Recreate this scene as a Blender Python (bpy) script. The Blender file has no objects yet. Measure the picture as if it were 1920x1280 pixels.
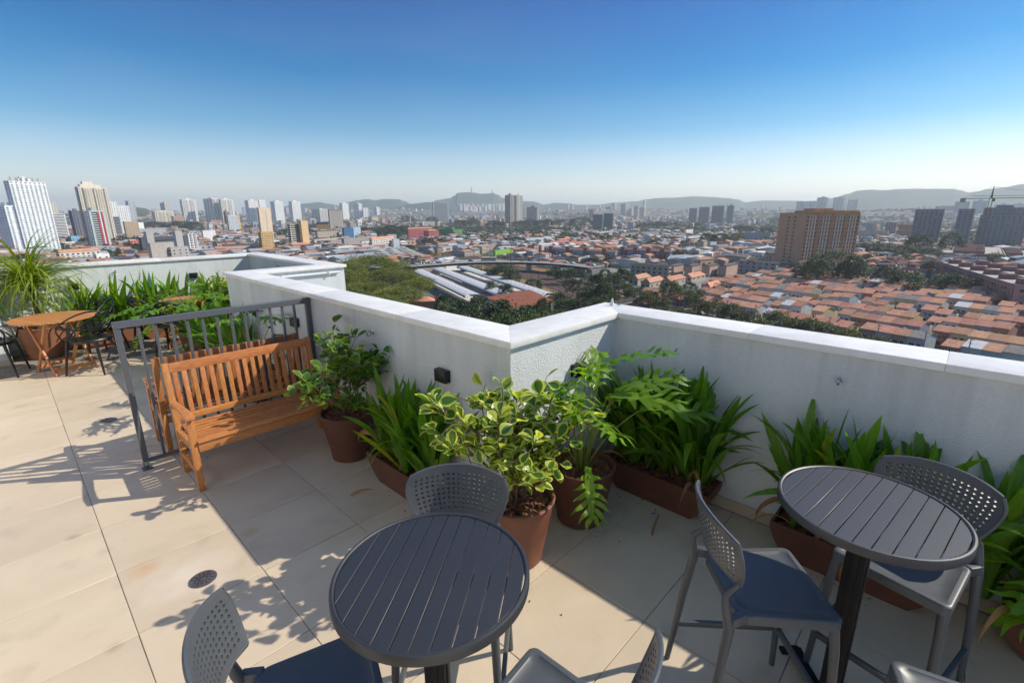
import bpy, bmesh, math, random
from math import sin, cos, pi, radians, sqrt, atan2, hypot
from mathutils import Vector, Matrix, noise
R = random.Random(7)
scn = bpy.context.scene
COL = scn.collection

# ------------------------------------------------------------------ camera
cd = bpy.data.cameras.new("camera"); cam = bpy.data.objects.new("camera", cd); COL.objects.link(cam)
cam.location = (0, 0, 2.04)
cam.rotation_mode = 'XYZ'
YAW, PITCH, ROLL = radians(-46.5), radians(-15.0), radians(-0.2)
cam.matrix_world = (Matrix.Translation((0, 0, 2.04)) @ Matrix.Rotation(YAW, 4, 'Z') @ Matrix.Rotation(pi/2 + PITCH, 4, 'X') @ Matrix.Rotation(ROLL, 4, 'Z'))
cd.sensor_width = 36; cd.lens = 36*900/1920; cd.clip_start = .02; cd.clip_end = 60000
scn.camera = cam

# ------------------------------------------------------------------ sky, sun, exposure
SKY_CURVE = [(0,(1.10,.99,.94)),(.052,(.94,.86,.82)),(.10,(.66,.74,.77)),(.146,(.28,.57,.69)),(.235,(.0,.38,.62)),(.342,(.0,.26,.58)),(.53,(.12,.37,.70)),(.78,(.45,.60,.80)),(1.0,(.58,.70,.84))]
SUN = Vector((0.99, -0.69, 1.0)).normalized()
w = bpy.data.worlds.new("World"); scn.world = w; w.use_nodes = True
nt = w.node_tree; nt.nodes.clear()
sky = nt.nodes.new('ShaderNodeTexSky'); sky.sky_type = 'NISHITA'; sky.sun_disc = False
sky.sun_elevation = math.asin(SUN.z); sky.sun_rotation = atan2(SUN.x, SUN.y)
sky.altitude = 750; sky.air_density = 1.0; sky.dust_density = 0.9; sky.ozone_density = 1.6
bg = nt.nodes.new('ShaderNodeBackground'); bg.inputs[1].default_value = 0.105
# sky tint for lens filter and haze, brightened overhead to lift the shade: one curve over height above the horizon, alike all round
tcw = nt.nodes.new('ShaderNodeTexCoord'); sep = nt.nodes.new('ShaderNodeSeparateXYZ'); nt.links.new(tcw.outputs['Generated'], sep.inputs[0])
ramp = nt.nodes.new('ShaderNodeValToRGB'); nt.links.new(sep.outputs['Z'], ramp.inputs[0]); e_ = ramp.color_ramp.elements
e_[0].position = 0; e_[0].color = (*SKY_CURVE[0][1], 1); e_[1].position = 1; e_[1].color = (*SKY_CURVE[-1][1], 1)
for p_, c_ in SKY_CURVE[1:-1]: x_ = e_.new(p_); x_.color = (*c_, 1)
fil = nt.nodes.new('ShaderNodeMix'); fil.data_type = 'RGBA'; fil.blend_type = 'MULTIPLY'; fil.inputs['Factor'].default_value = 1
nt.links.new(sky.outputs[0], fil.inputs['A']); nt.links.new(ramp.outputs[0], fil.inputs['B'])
# thin milky cirrus
cm = nt.nodes.new('ShaderNodeMapping'); cm.inputs['Scale'].default_value = (1.0, 1.0, 3.2); cm.inputs['Rotation'].default_value = (.35, .2, .6); nt.links.new(tcw.outputs['Generated'], cm.inputs[0])
cn = nt.nodes.new('ShaderNodeTexNoise'); cn.inputs['Scale'].default_value = 1.7; cn.inputs['Detail'].default_value = 7; cn.inputs['Roughness'].default_value = .55; cn.inputs['Distortion'].default_value = .5; nt.links.new(cm.outputs[0], cn.inputs['Vector'])
cr_ = nt.nodes.new('ShaderNodeMapRange'); cr_.inputs['From Min'].default_value = .42; cr_.inputs['From Max'].default_value = .72; cr_.inputs['To Max'].default_value = .035; nt.links.new(cn.outputs[0], cr_.inputs[0])
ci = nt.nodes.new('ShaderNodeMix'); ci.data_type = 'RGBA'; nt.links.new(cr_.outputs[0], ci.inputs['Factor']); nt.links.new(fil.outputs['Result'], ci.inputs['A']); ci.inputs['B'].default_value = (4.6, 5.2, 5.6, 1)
wo = nt.nodes.new('ShaderNodeOutputWorld')
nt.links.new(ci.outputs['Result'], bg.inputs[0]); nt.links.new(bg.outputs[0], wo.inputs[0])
sl = bpy.data.lights.new("sun", 'SUN'); sl.energy = 2.85; sl.angle = radians(.53); sl.color = (1.0, .90, .75)
so = bpy.data.objects.new("sun", sl); COL.objects.link(so); so.rotation_euler = SUN.to_track_quat('Z', 'Y').to_euler(); so.location = (0, 0, 60)
scn.view_settings.view_transform = 'Standard'; scn.view_settings.look = 'None'; scn.view_settings.gamma = 1; scn.view_settings.exposure = 0.88
scn.view_settings.use_curve_mapping = False
try:
    scn.cycles.max_bounces = 6; scn.cycles.diffuse_bounces = 4; scn.cycles.glossy_bounces = 2; scn.cycles.transmission_bounces = 3
    scn.cycles.volume_bounces = 1; scn.cycles.transparent_max_bounces = 6
    scn.cycles.use_denoising = True; scn.cycles.use_adaptive_sampling = True; scn.cycles.adaptive_threshold = 0.02
except Exception:
    pass

HZD, HZC, HZA, HZTOP = 1.2e-4, (.86,.95,1.0,1), .25, 385.0   # haze: density, colour, forward scattering, top of the layer

# ------------------------------------------------------------------ materials
MATS = {}
def pmat(name, c1, c2=None, scale=3.0, rough=.6, bump=0.0, bscale=40.0, metal=0.0, objrand=0.0, spec=.5, detail=4.0, trans=0.0, stretch=None, extra=None, coat=0.0):
    """principled material: two colours blended by noise, fine bump, optional per-object tint and leaf translucency"""
    if name in MATS: return MATS[name]
    m = bpy.data.materials.new(name); m.use_nodes = True; n = m.node_tree; n.nodes.clear(); L = n.links.new
    out = n.nodes.new('ShaderNodeOutputMaterial'); p = n.nodes.new('ShaderNodeBsdfPrincipled')
    p.inputs['Roughness'].default_value = rough; p.inputs['Metallic'].default_value = metal
    p.inputs['Specular IOR Level'].default_value = spec
    if coat: p.inputs['Coat Weight'].default_value = coat
    tc = n.nodes.new('ShaderNodeTexCoord'); vec = tc.outputs['Object']
    if stretch:
        mp = n.nodes.new('ShaderNodeMapping'); mp.inputs['Scale'].default_value = stretch; L(vec, mp.inputs[0]); vec = mp.outputs[0]
    nz = n.nodes.new('ShaderNodeTexNoise'); nz.inputs['Scale'].default_value = scale; nz.inputs['Detail'].default_value = detail
    L(vec, nz.inputs['Vector'])
    c2 = c2 or tuple(v*.75 for v in c1)
    cr = n.nodes.new('ShaderNodeValToRGB'); cr.color_ramp.elements[0].position = .3; cr.color_ramp.elements[1].position = .7
    cr.color_ramp.elements[0].color = (*c2, 1); cr.color_ramp.elements[1].color = (*c1, 1)
    L(nz.outputs[0], cr.inputs[0]); col = cr.outputs[0]
    if objrand:
        oi = n.nodes.new('ShaderNodeObjectInfo'); mr = n.nodes.new('ShaderNodeMapRange')
        mr.inputs['To Min'].default_value = 1-objrand; mr.inputs['To Max'].default_value = 1+objrand
        L(oi.outputs['Random'], mr.inputs[0]); hv = n.nodes.new('ShaderNodeHueSaturation'); L(mr.outputs[0], hv.inputs['Value']); L(col, hv.inputs['Color'])
        mr2 = n.nodes.new('ShaderNodeMapRange'); mr2.inputs['To Min'].default_value = .5-objrand*.06; mr2.inputs['To Max'].default_value = .5+objrand*.06
        ml = n.nodes.new('ShaderNodeMath'); ml.operation = 'FRACT'; mu = n.nodes.new('ShaderNodeMath'); mu.operation = 'MULTIPLY'; mu.inputs[1].default_value = 7.3
        L(oi.outputs['Random'], mu.inputs[0]); L(mu.outputs[0], ml.inputs[0]); L(ml.outputs[0], mr2.inputs[0]); L(mr2.outputs[0], hv.inputs['Hue'])
        col = hv.outputs[0]
    if extra: col = extra(n, L, vec, col, tc)
    L(col, p.inputs['Base Color'])
    if bump:
        nb = n.nodes.new('ShaderNodeTexNoise'); nb.inputs['Scale'].default_value = bscale; nb.inputs['Detail'].default_value = 3; L(vec, nb.inputs['Vector'])
        bp = n.nodes.new('ShaderNodeBump'); bp.inputs['Strength'].default_value = bump; bp.inputs['Distance'].default_value = .01
        L(nb.outputs[0], bp.inputs['Height']); L(bp.outputs[0], p.inputs['Normal'])
    if trans:
        tr = n.nodes.new('ShaderNodeBsdfTranslucent'); mx = n.nodes.new('ShaderNodeMixShader'); mx.inputs[0].default_value = trans
        tg = n.nodes.new('ShaderNodeHueSaturation'); tg.inputs['Value'].default_value = 1.9; tg.inputs['Hue'].default_value = .49; tg.inputs['Saturation'].default_value = 1.1
        L(col, tg.inputs['Color']); L(tg.outputs[0], tr.inputs[0]); L(p.outputs[0], mx.inputs[1]); L(tr.outputs[0], mx.inputs[2]); L(mx.outputs[0], out.inputs[0])
    else:
        L(p.outputs[0], out.inputs[0])
    MATS[name] = m; return m

# ------------------------------------------------------------------ mesh builder
class MB:
    def __init__(s): s.v = []; s.f = []; s.m = []; s.M = None
    def add(s, vs, fs, mi=0):
        b = len(s.v)
        if s.M is not None: vs = [tuple(s.M @ Vector(v)) for v in vs]
        s.v += vs; s.f += [tuple(b+i for i in f) for f in fs]; s.m += [mi]*len(fs)
    def box(s, x0, y0, z0, x1, y1, z1, mi=0):
        s.add([(x0,y0,z0),(x1,y0,z0),(x1,y1,z0),(x0,y1,z0),(x0,y0,z1),(x1,y0,z1),(x1,y1,z1),(x0,y1,z1)],
              [(0,3,2,1),(4,5,6,7),(0,1,5,4),(1,2,6,5),(2,3,7,6),(3,0,4,7)], mi)
    def bar(s, a, b, w, h, up=(0,0,1), mi=0):
        """rectangular bar from a to b, w across, h along up"""
        a, b = Vector(a), Vector(b); d = (b-a).normalized(); u = Vector(up); sd = d.cross(u)
        if sd.length < 1e-5: sd = d.cross(Vector((1,0,0)))
        sd.normalize(); u = sd.cross(d); sd *= w/2; u *= h/2
        s.add([tuple(p) for p in (a-sd-u, a+sd-u, a+sd+u, a-sd+u, b-sd-u, b+sd-u, b+sd+u, b-sd+u)],
              [(0,1,2,3),(7,6,5,4),(0,4,5,1),(1,5,6,2),(2,6,7,3),(3,7,4,0)], mi)
    def tube(s, pts, r, n=8, mi=0, cap=True):
        pts = [Vector(p) for p in pts]; k = len(pts)
        rs = r if isinstance(r, (list, tuple)) else [r]*k
        vs = []; t0 = (pts[1]-pts[0]).normalized(); nrm = t0.orthogonal().normalized()
        for i, p in enumerate(pts):
            t = (pts[min(i+1,k-1)]-pts[max(i-1,0)]).normalized()
            nrm = (nrm - t*nrm.dot(t)); nrm = nrm.normalized() if nrm.length > 1e-6 else t.orthogonal().normalized()
            bn = t.cross(nrm)
            for j in range(n):
                a = 2*pi*j/n; vs.append(tuple(p + (nrm*cos(a)+bn*sin(a))*rs[i]))
        fs = [(i*n+j, i*n+(j+1)%n, (i+1)*n+(j+1)%n, (i+1)*n+j) for i in range(k-1) for j in range(n)]
        if cap: fs += [tuple(reversed(range(n))), tuple((k-1)*n+j for j in range(n))]
        s.add(vs, fs, mi)
    def lathe(s, prof, n=40, mi=0, c=(0,0)):
        k = len(prof); vs = [(c[0]+r*cos(2*pi*j/n), c[1]+r*sin(2*pi*j/n), z) for r, z in prof for j in range(n)]
        fs = [(i*n+j, i*n+(j+1)%n, (i+1)*n+(j+1)%n, (i+1)*n+j) for i in range(k-1) for j in range(n)]
        s.add(vs, fs, mi)
    def prism(s, poly, z0, z1, mi=0):
        n = len(poly); vs = [(x,y,z0) for x,y in poly]+[(x,y,z1) for x,y in poly]
        fs = [tuple(reversed(range(n))), tuple(range(n,2*n))]+[(i,(i+1)%n,n+(i+1)%n,n+i) for i in range(n)]
        s.add(vs, fs, mi)
    def quad(s, a, b, c, d, mi=0): s.add([tuple(a),tuple(b),tuple(c),tuple(d)], [(0,1,2,3)], mi)
    def mesh(s, name, mats, smooth=False, bevel=0.0, segs=2):
        me = bpy.data.meshes.new(name); me.from_pydata(s.v, [], s.f)
        if not isinstance(mats, (list, tuple)): mats = [mats]
        for m in mats: me.materials.append(m)
        if len(mats) > 1: me.polygons.foreach_set('material_index', s.m)
        if bevel:
            b = bmesh.new(); b.from_mesh(me)
            es = [e for e in b.edges if len(e.link_faces) == 2 and e.calc_face_angle(0) > .6]
            bmesh.ops.bevel(b, geom=es, offset=bevel, segments=segs, affect='EDGES', profile=.6, clamp_overlap=True)
            b.normal_update(); b.to_mesh(me); b.free()
        if smooth or bevel: me.polygons.foreach_set('use_smooth', [True]*len(me.polygons))
        me.update(); 
        if smooth == 'auto' or bevel:
            try: me.set_sharp_from_angle(angle=radians(40))
            except Exception: pass
        return me
    def build(s, name, mats, parent=None, smooth=False, bevel=0.0, segs=2, loc=None, kind=None):
        return obj(name, s.mesh(name, mats, smooth, bevel, segs), parent, loc, kind=kind)

def obj(name, me, parent=None, loc=None, rot=None, scale=None, kind=None):
    o = bpy.data.objects.new(name, me); COL.objects.link(o)
    if parent: o.parent = parent
    if loc is not None: o.location = loc
    if rot is not None: o.rotation_euler = rot
    if scale is not None: o.scale = scale if isinstance(scale, (tuple, list)) else (scale,)*3
    if kind: o['kind'] = kind
    return o
def thing(name, label, cat, loc=(0,0,0), rz=0.0, group=None):
    o = bpy.data.objects.new(name, None); COL.objects.link(o); o.location = loc; o.rotation_euler = (0,0,rz); o.empty_display_size = .1
    o['label'] = label; o['category'] = cat
    if group: o['group'] = group
    return o
def tag(o, label, cat, group=None):
    o['label'] = label; o['category'] = cat
    if group: o['group'] = group
    return o
KIDS = {}
def dup(root, loc, rz, label, group=None):
    """copy of a thing with copies of its parts and their sub-parts"""
    r = root.copy(); COL.objects.link(r); r.location = loc; r.rotation_euler = (0,0,rz); r['label'] = label
    if group: r['group'] = group
    kids = KIDS.setdefault(root.name, list(root.children))
    for ch in kids:
        c = ch.copy(); COL.objects.link(c); c.parent = r
        for g in KIDS.setdefault(ch.name, list(ch.children)):
            d = g.copy(); COL.objects.link(d); d.parent = c
    return r
# ---- city tables: world coordinates in metres (x right-away, y left-away), generated from measurements
BX = [
  ('white tower block with light blue window panels, its left side stepped down', 'tower', 23.8, 825.0, 9.3, 36.3, 28, 82.9, (0.86, 0.88, 0.89), 'bluegrid', None, {'roofjunk': 1}),
  ('lower left wing of the white light blue panelled tower block', 'tower', 14.7, 822.4, 18.9, 15.6, 28, 55.4, (0.84, 0.86, 0.87), 'bluegrid', None, {}),
  ('cream stepped tower with balconies rising behind the red striped building', 'tower', 111.9, 1107.0, 7.5, 46.5, 28, 89.7, (0.8, 0.72, 0.58), 'balc', None, {'crown': 1}),
  ('glass office block with red vertical stripes and slanted balconies', 'office block', 88.8, 825.3, 12.4, 19.4, 28, 49.4, (0.5, 0.58, 0.57), 'redstripe', None, {}),
  ('dark slender office tower left of the cream stepped tower', 'office block', 104.4, 1189.1, 6.9, 15.6, 28, 51.6, (0.17, 0.19, 0.23), 'fins', None, {}),
  ('white office slab with dark band windows right of the light blue tower', 'office block', 80.3, 1266.3, 4, 23.8, 28, 45.9, (0.85, 0.86, 0.85), 'band', None, {}),
  ('distant cream apartment tower above the white office slab', 'tower', 135.7, 2131.2, 4, 19.8, 28, 78.3, (0.8, 0.72, 0.58), 'fins', None, {}),
  ('white tower with dark glass top right of the cream stepped tower', 'tower', 168.9, 1278.7, 4, 18.6, 28, 69.2, (0.85, 0.86, 0.85), 'grid', None, {}),
  ('dark ribbed block in front of the white tower with dark top', 'office block', 158.2, 1195.4, 4, 16.7, 28, 40.4, (0.2, 0.22, 0.25), 'band', None, {}),
  ('white gridded block next to the dark ribbed block', 'tower', 190.3, 1328.9, 4, 25.3, 28, 62.8, (0.85, 0.86, 0.85), 'grid', None, {}),
  ('slender grey tower at the left with pale upper panels', 'tower', 444.0, 2800.2, 15.8, 29.1, 28, 102.7, (0.55, 0.58, 0.61), 'fins', None, {}),
  ('wide cream slab of flats behind the low trees at the left', 'flats', 475.5, 2485.5, 17.0, 90, 28, 55.7, (0.8, 0.72, 0.58), 'balc', None, {}),
  ('square beige tower standing over the wide cream slab', 'tower', 626.5, 3029.0, 29.4, 31.2, 28, 100.1, (0.6, 0.57, 0.5), 'grid', None, {}),
  ('pink brown flats right of the wide cream slab', 'flats', 528.8, 2445.5, 11.5, 49.0, 28, 36.7, (0.5, 0.32, 0.25), 'grid', None, {}),
  ('white high rise with balconies, first of the row of white towers', 'tower', 591.3, 2539.6, 12.5, 70, 28, 106.1, (0.86, 0.84, 0.78), 'balc', None, {}),
  ('high rise with dark left face and cream right face, second of the row', 'tower', 690.3, 2466.7, 51.4, 32.9, 28, 109.4, (0.84, 0.79, 0.69), 'balc', None, {}),
  ('broad cream high rise behind the yellow edged building', 'tower', 716.7, 2447.3, 13.0, 70, 28, 107.4, (0.85, 0.81, 0.73), 'balc', None, {}),
  ('low pink brown flats between the second and third white high rises', 'flats', 642.2, 2360.6, 4, 60, 28, 19.7, (0.48, 0.27, 0.2), 'grid', None, {}),
  ('grey block with yellow right edge among the low roofs', 'office block', 393.8, 1311.0, 4, 31.8, 28, 41.1, (0.62, 0.65, 0.7), 'grid', None, {'edge': (0.75, 0.52, 0.08)}),
  ('narrow brown tower joined to the yellow edged block', 'tower', 402.1, 1350.2, 6.9, 10.8, 28, 51.1, (0.38, 0.28, 0.22), 'band', None, {}),
  ('white high rise left of the beige tower with tiny windows', 'tower', 700.3, 2066.9, 16.1, 53.9, 28, 94.2, (0.85, 0.86, 0.85), 'grid', None, {}),
  ('white high rise directly behind the beige tower with tiny windows', 'tower', 731.3, 2042.9, 4, 35.1, 28, 96.4, (0.85, 0.86, 0.85), 'grid', None, {}),
  ('beige windowless looking tower with one column of tiny windows', 'tower', 284.2, 799.2, 4.1, 24.4, 28, 54.1, (0.66, 0.55, 0.42), 'tiny', None, {}),
  ('ochre lower block with dark windows in front of the beige tower', 'office block', 223.8, 632.7, 4, 20.2, 28, 23.6, (0.62, 0.42, 0.18), 'grid', None, {}),
  ('white gridded high rise right of the beige tower', 'tower', 850.8, 2204.2, 21.1, 52.8, 28, 95.2, (0.85, 0.86, 0.85), 'grid', None, {}),
  ('white gridded high rise with a grey left side further right', 'tower', 1005.0, 2396.1, 17.8, 60, 28, 101.1, (0.85, 0.86, 0.85), 'grid', None, {}),
  ('ochre stair tower at the right end of the glass banded mid rise', 'office block', 283.2, 653.6, 4, 13.5, 28, 36.1, (0.66, 0.47, 0.25), 'blank', None, {}),
  ('glass banded mid rise with grey spandrels', 'office block', 268.4, 653.9, 4, 25.9, 28, 31.5, (0.45, 0.42, 0.36), 'band', None, {}),
  ('grey and cream pair of flats beyond the warehouses', 'flats', 1103.8, 2325.0, 45.3, 70.2, 28, 64.9, (0.66, 0.65, 0.6), 'fins', None, {}),
  ('brown and white striped block of flats', 'flats', 664.4, 1340.8, 4, 60, 28, 55.7, (0.3, 0.2, 0.17), 'bandw', None, {}),
  ('white tower right of the brown and white striped block', 'tower', 1337.8, 2542.3, 17.6, 58.7, 28, 98.7, (0.86, 0.84, 0.79), 'grid', None, {}),
  ('dark sided white tower in the middle distance', 'tower', 1607.7, 2848.4, 32.1, 39.4, 28, 103.7, (0.85, 0.83, 0.79), 'fins', None, {}),
  ('pair of short cream flats beside the dark sided white tower', 'flats', 1629.5, 2834.5, 5.4, 60, 28, 78.1, (0.85, 0.83, 0.79), 'fins', None, {}),
  ('last short cream block of the white group', 'flats', 1829.1, 3005.4, 18.4, 44.8, 28, 84.5, (0.85, 0.83, 0.79), 'fins', None, {}),
  ('wide grey glass slab with horizontal bands on the plain', 'office block', 1318.7, 1715.0, 5.8, 83.6, 0, 90.9, (0.34, 0.37, 0.41), 'band', None, {'sign': 1}),
  ('tall brown and cream twin tower, its dark left half', 'tower', 1173.7, 1120.5, 21.9, 22.8, 0, 100.8, (0.45, 0.4, 0.34), 'fins', None, {}),
  ('tall cream rounded half of the twin tower in the centre', 'tower', 1147.4, 1067.2, 7.0, 27.3, 0, 97.4, (0.7, 0.66, 0.58), 'fins', None, {}),
  ('square grey brown office tower with one cream lit side', 'office block', 1290.3, 1105.0, 47.0, 13.3, 0, 63.6, (0.5, 0.46, 0.42), 'grid', None, {}),
  ('dark glass office block, left one of the pair on the plain', 'office block', 1187.7, 774.7, 31.9, 4, 0, 39.4, (0.16, 0.19, 0.22), 'band', None, {}),
  ('dark glass office block, right one of the pair on the plain', 'office block', 1172.5, 731.9, 28.9, 5.4, 0, 42.5, (0.15, 0.18, 0.22), 'band', None, {}),
  ('red brown tower rising behind the dark glass pair', 'tower', 2229.6, 1514.1, 25.2, 17.9, 0, 60.8, (0.45, 0.18, 0.16), 'fins', None, {}),
  ('grey cream tower left of the lit slender one', 'tower', 3052.8, 1923.9, 41.4, 18.2, 0, 84.4, (0.55, 0.5, 0.46), 'fins', None, {}),
  ('slender lit cream tower behind the dark glass pair', 'tower', 3345.9, 2075.2, 25.4, 35.7, 0, 115.7, (0.72, 0.66, 0.56), 'fins', None, {}),
  ('broad cream tower, first of the cream group right of the glass pair', 'tower', 2533.0, 1499.0, 29.8, 50.5, 0, 92.2, (0.68, 0.62, 0.54), 'fins', None, {}),
  ('lower cream tower between two taller ones', 'tower', 2565.6, 1476.1, 15.6, 20.7, 0, 68.8, (0.7, 0.64, 0.55), 'fins', None, {}),
  ('cream tower, third of the cream group', 'tower', 2295.0, 1286.1, 20.2, 18.2, 0, 76.8, (0.7, 0.64, 0.55), 'fins', None, {}),
  ('cream tower, last of the cream group', 'tower', 2466.5, 1343.5, 27.7, 31.7, 0, 70.5, (0.66, 0.6, 0.52), 'fins', None, {}),
  ('dark glass tower next to the pale crane', 'office block', 2069.6, 881.1, 32.8, 4.7, 0, 61.4, (0.15, 0.18, 0.23), 'band', None, {}),
  ('dark glass tower right of the pale crane', 'office block', 2016.7, 807.3, 42.3, 4.0, 0, 65.1, (0.15, 0.18, 0.23), 'band', None, {}),
  ('dark glass tower with a raised roof box', 'office block', 1891.6, 702.6, 44.6, 4, 0, 67.6, (0.15, 0.18, 0.23), 'band', None, {}),
  ('rounded grey glass tower, right one of the dark four', 'office block', 1843.4, 650.5, 23.5, 7.5, 0, 66.9, (0.28, 0.32, 0.37), 'band', None, {}),
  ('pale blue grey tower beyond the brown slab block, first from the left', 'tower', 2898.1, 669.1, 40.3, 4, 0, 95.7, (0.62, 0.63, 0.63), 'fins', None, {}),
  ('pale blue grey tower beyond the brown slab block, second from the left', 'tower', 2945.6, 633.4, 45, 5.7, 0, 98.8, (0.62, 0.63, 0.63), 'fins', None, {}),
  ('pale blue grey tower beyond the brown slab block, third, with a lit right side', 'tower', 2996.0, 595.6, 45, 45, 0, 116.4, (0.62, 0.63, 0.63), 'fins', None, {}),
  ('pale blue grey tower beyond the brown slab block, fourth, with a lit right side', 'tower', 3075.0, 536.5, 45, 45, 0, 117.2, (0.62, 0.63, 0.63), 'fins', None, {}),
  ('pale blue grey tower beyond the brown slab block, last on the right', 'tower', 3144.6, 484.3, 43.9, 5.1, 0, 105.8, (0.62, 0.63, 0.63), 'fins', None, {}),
  ('unfinished grey concrete tower block left of the pair by the crane', 'tower', 844.4, 35.9, 29.1, 4, 0, 47.8, (0.22, 0.235, 0.26), 'holes', None, {'rods': 1}),
  ('narrow unfinished grey concrete tower between the two wide ones', 'tower', 780.1, 6.8, 14.1, 4, 0, 47.7, (0.23, 0.245, 0.27), 'holes', None, {}),
  ('wide unfinished grey concrete tower under the right crane', 'tower', 785.6, -37.6, 38.9, 60, 0, 41.0, (0.23, 0.245, 0.27), 'holes', None, {}),
  ('raised back part of the wide unfinished concrete tower', 'tower', 924.0, -40.7, 40.3, 60, 0, 49.5, (0.22, 0.235, 0.26), 'holes', None, {}),
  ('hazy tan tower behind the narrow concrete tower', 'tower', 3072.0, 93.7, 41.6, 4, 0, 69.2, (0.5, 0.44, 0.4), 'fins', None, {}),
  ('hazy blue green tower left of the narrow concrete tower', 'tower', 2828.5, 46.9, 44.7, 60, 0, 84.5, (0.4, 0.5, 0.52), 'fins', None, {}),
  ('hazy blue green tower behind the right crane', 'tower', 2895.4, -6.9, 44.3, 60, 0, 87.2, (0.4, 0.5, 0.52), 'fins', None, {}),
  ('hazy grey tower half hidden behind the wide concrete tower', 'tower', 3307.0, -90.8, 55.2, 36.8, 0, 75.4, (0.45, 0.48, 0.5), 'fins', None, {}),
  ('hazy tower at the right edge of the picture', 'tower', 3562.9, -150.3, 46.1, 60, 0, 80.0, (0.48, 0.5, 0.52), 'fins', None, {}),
  ('long brown orange slab block of flats with four window bays', 'flats', 430.8, 97.6, 30.1, 46.6, -38, 44.3, (0.56, 0.33, 0.19), 'bays', None, {}),
  ('striped red and green hall left of the unfinished towers', 'hall', 1118.6, 80.4, 24.9, 4, 0, 22.0, (0.5, 0.16, 0.12), 'stripes', None, {}),
  ('grey slab of flats right of the brown slab block', 'flats', 1341.3, 152.7, 39.5, 4, 0, 19.3, (0.36, 0.38, 0.42), 'grid', None, {}),
  ('brown grey block next to the grey slab', 'flats', 1186.1, 115.2, 16.2, 4, 0, 24.8, (0.35, 0.25, 0.25), 'grid', None, {}),
  ('long beige hall with a white strip below it', 'hall', 1020.7, 107.9, 42.0, 4, 0, 13.8, (0.55, 0.46, 0.36), 'blank', None, {}),
  ('big grey billboard hall with a pale frame at the centre right', 'hall', 786.1, 220.7, 36.7, 4, 0, 15.4, (0.36, 0.37, 0.38), 'blank', None, {}),
  ('pale concrete box building close behind the far parapet, left part', 'building', 93.0, 526.1, 4, 22.6, 28, 20.4, (0.46, 0.43, 0.39), 'blank', None, {}),
  ('pale concrete box building close behind the far parapet, right part', 'building', 108.4, 530.4, 4, 18.2, 28, 15.8, (0.44, 0.44, 0.42), 'few', None, {}),
  ('long dark glass office with pale stair towers', 'office block', 112.0, 675.0, 4, 68.3, 28, 19.8, (0.09, 0.1, 0.12), 'band', None, {}),
  ('pale stair tower on the left of the dark glass office', 'building', 113.9, 653.5, 4, 8, 28, 26.7, (0.45, 0.44, 0.42), 'blank', None, {}),
  ('pale stair tower in the middle of the dark glass office', 'building', 132.5, 616.7, 4, 8, 28, 27.8, (0.45, 0.44, 0.42), 'blank', None, {}),
  ('white finned end of the dark glass office', 'building', 153.0, 656.0, 4, 10, 28, 22.8, (0.75, 0.74, 0.72), 'fins', None, {}),
  ('white blank gable building behind the dark glass office', 'building', 232.7, 906.5, 4, 23.9, 28, 19.3, (0.76, 0.75, 0.73), 'blank', None, {}),
  ('tan flats with small dark windows at the left', 'flats', 167.8, 1131.0, 4, 25.5, 28, 32.2, (0.55, 0.42, 0.28), 'grid', None, {}),
  ('white narrow slab right of the tan flats', 'flats', 213.6, 1308.0, 4, 16.4, 28, 27.8, (0.85, 0.86, 0.85), 'blank', None, {}),
  ('light blue little building left of the red striped block', 'building', 79.6, 991.3, 4, 10.8, 28, 13.3, (0.25, 0.5, 0.68), 'grid', None, {}),
  ('grey long warehouse behind the dark glass office', 'warehouse', 202.4, 1216.1, 4, 55.8, 28, 16.6, (0.4, 0.41, 0.42), 'blank', None, {}),
  ('white building with orange tile roof and two rows of square windows', 'building', 37.2, 594.0, 4, 34.6, 28, 12.7, (0.7, 0.66, 0.62), 'grid', None, {'roof': 'tile', 'bigwin': 1}),
  ('white annex right of the orange roofed white building', 'building', 60.6, 577.6, 4, 11.3, 28, 10.5, (0.85, 0.86, 0.85), 'few', None, {}),
  ('low building with bright blue metal roof behind the far parapet', 'building', 63.1, 555.6, 4, 27.4, 28, 7.9, (0.42, 0.42, 0.42), 'few', None, {'roof': 'blue'}),
  ('salmon red house in front of the tan flats', 'house', 121.7, 807.7, 4, 16.2, 28, 11.7, (0.6, 0.22, 0.17), 'grid', None, {}),
  ('dark long building with a black sign band right of the notch', 'building', 215.0, 492.9, 4, 55.7, 28, 9.1, (0.16, 0.16, 0.18), 'band', None, {}),
  ('beige gabled warehouse with dark strip windows', 'warehouse', 371.4, 798.5, 4, 59.7, 28, 17.4, (0.45, 0.39, 0.31), 'few', None, {'roof': 'dark'}),
  ('long low pale wall building in front of the gabled warehouse', 'warehouse', 308.2, 674.3, 4, 71.9, 28, 9.6, (0.5, 0.47, 0.43), 'blank', None, {}),
  ('bare grey concrete warehouse wall in the left middle', 'warehouse', 317.6, 606.9, 4, 68.9, 28, 13.2, (0.33, 0.32, 0.31), 'blank', None, {}),
  ('blue building with a water tank beside the light blue one', 'building', 428.0, 815.1, 4, 29.8, 28, 20.3, (0.06, 0.16, 0.32), 'few', None, {}),
  ('light blue stepped building next to the blue one', 'building', 457.6, 838.8, 4, 26.2, 28, 20.2, (0.5, 0.66, 0.76), 'grid', None, {}),
  ('white building with orange tile roof near the vaulted hall', 'building', 338.7, 573.0, 4, 59.3, 28, 13.0, (0.72, 0.68, 0.64), 'grid', None, {'roof': 'tile'}),
  ('white slab standing beside the vaulted hall', 'building', 353.4, 545.7, 4, 8.9, 0, 12.9, (0.62, 0.65, 0.66), 'blank', None, {}),
  ('long pink school wing with orange roof', 'school', 490.7, 709.9, 4, 51.4, 0, 19.7, (0.55, 0.16, 0.16), 'grid', None, {'roof': 'tile'}),
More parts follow.
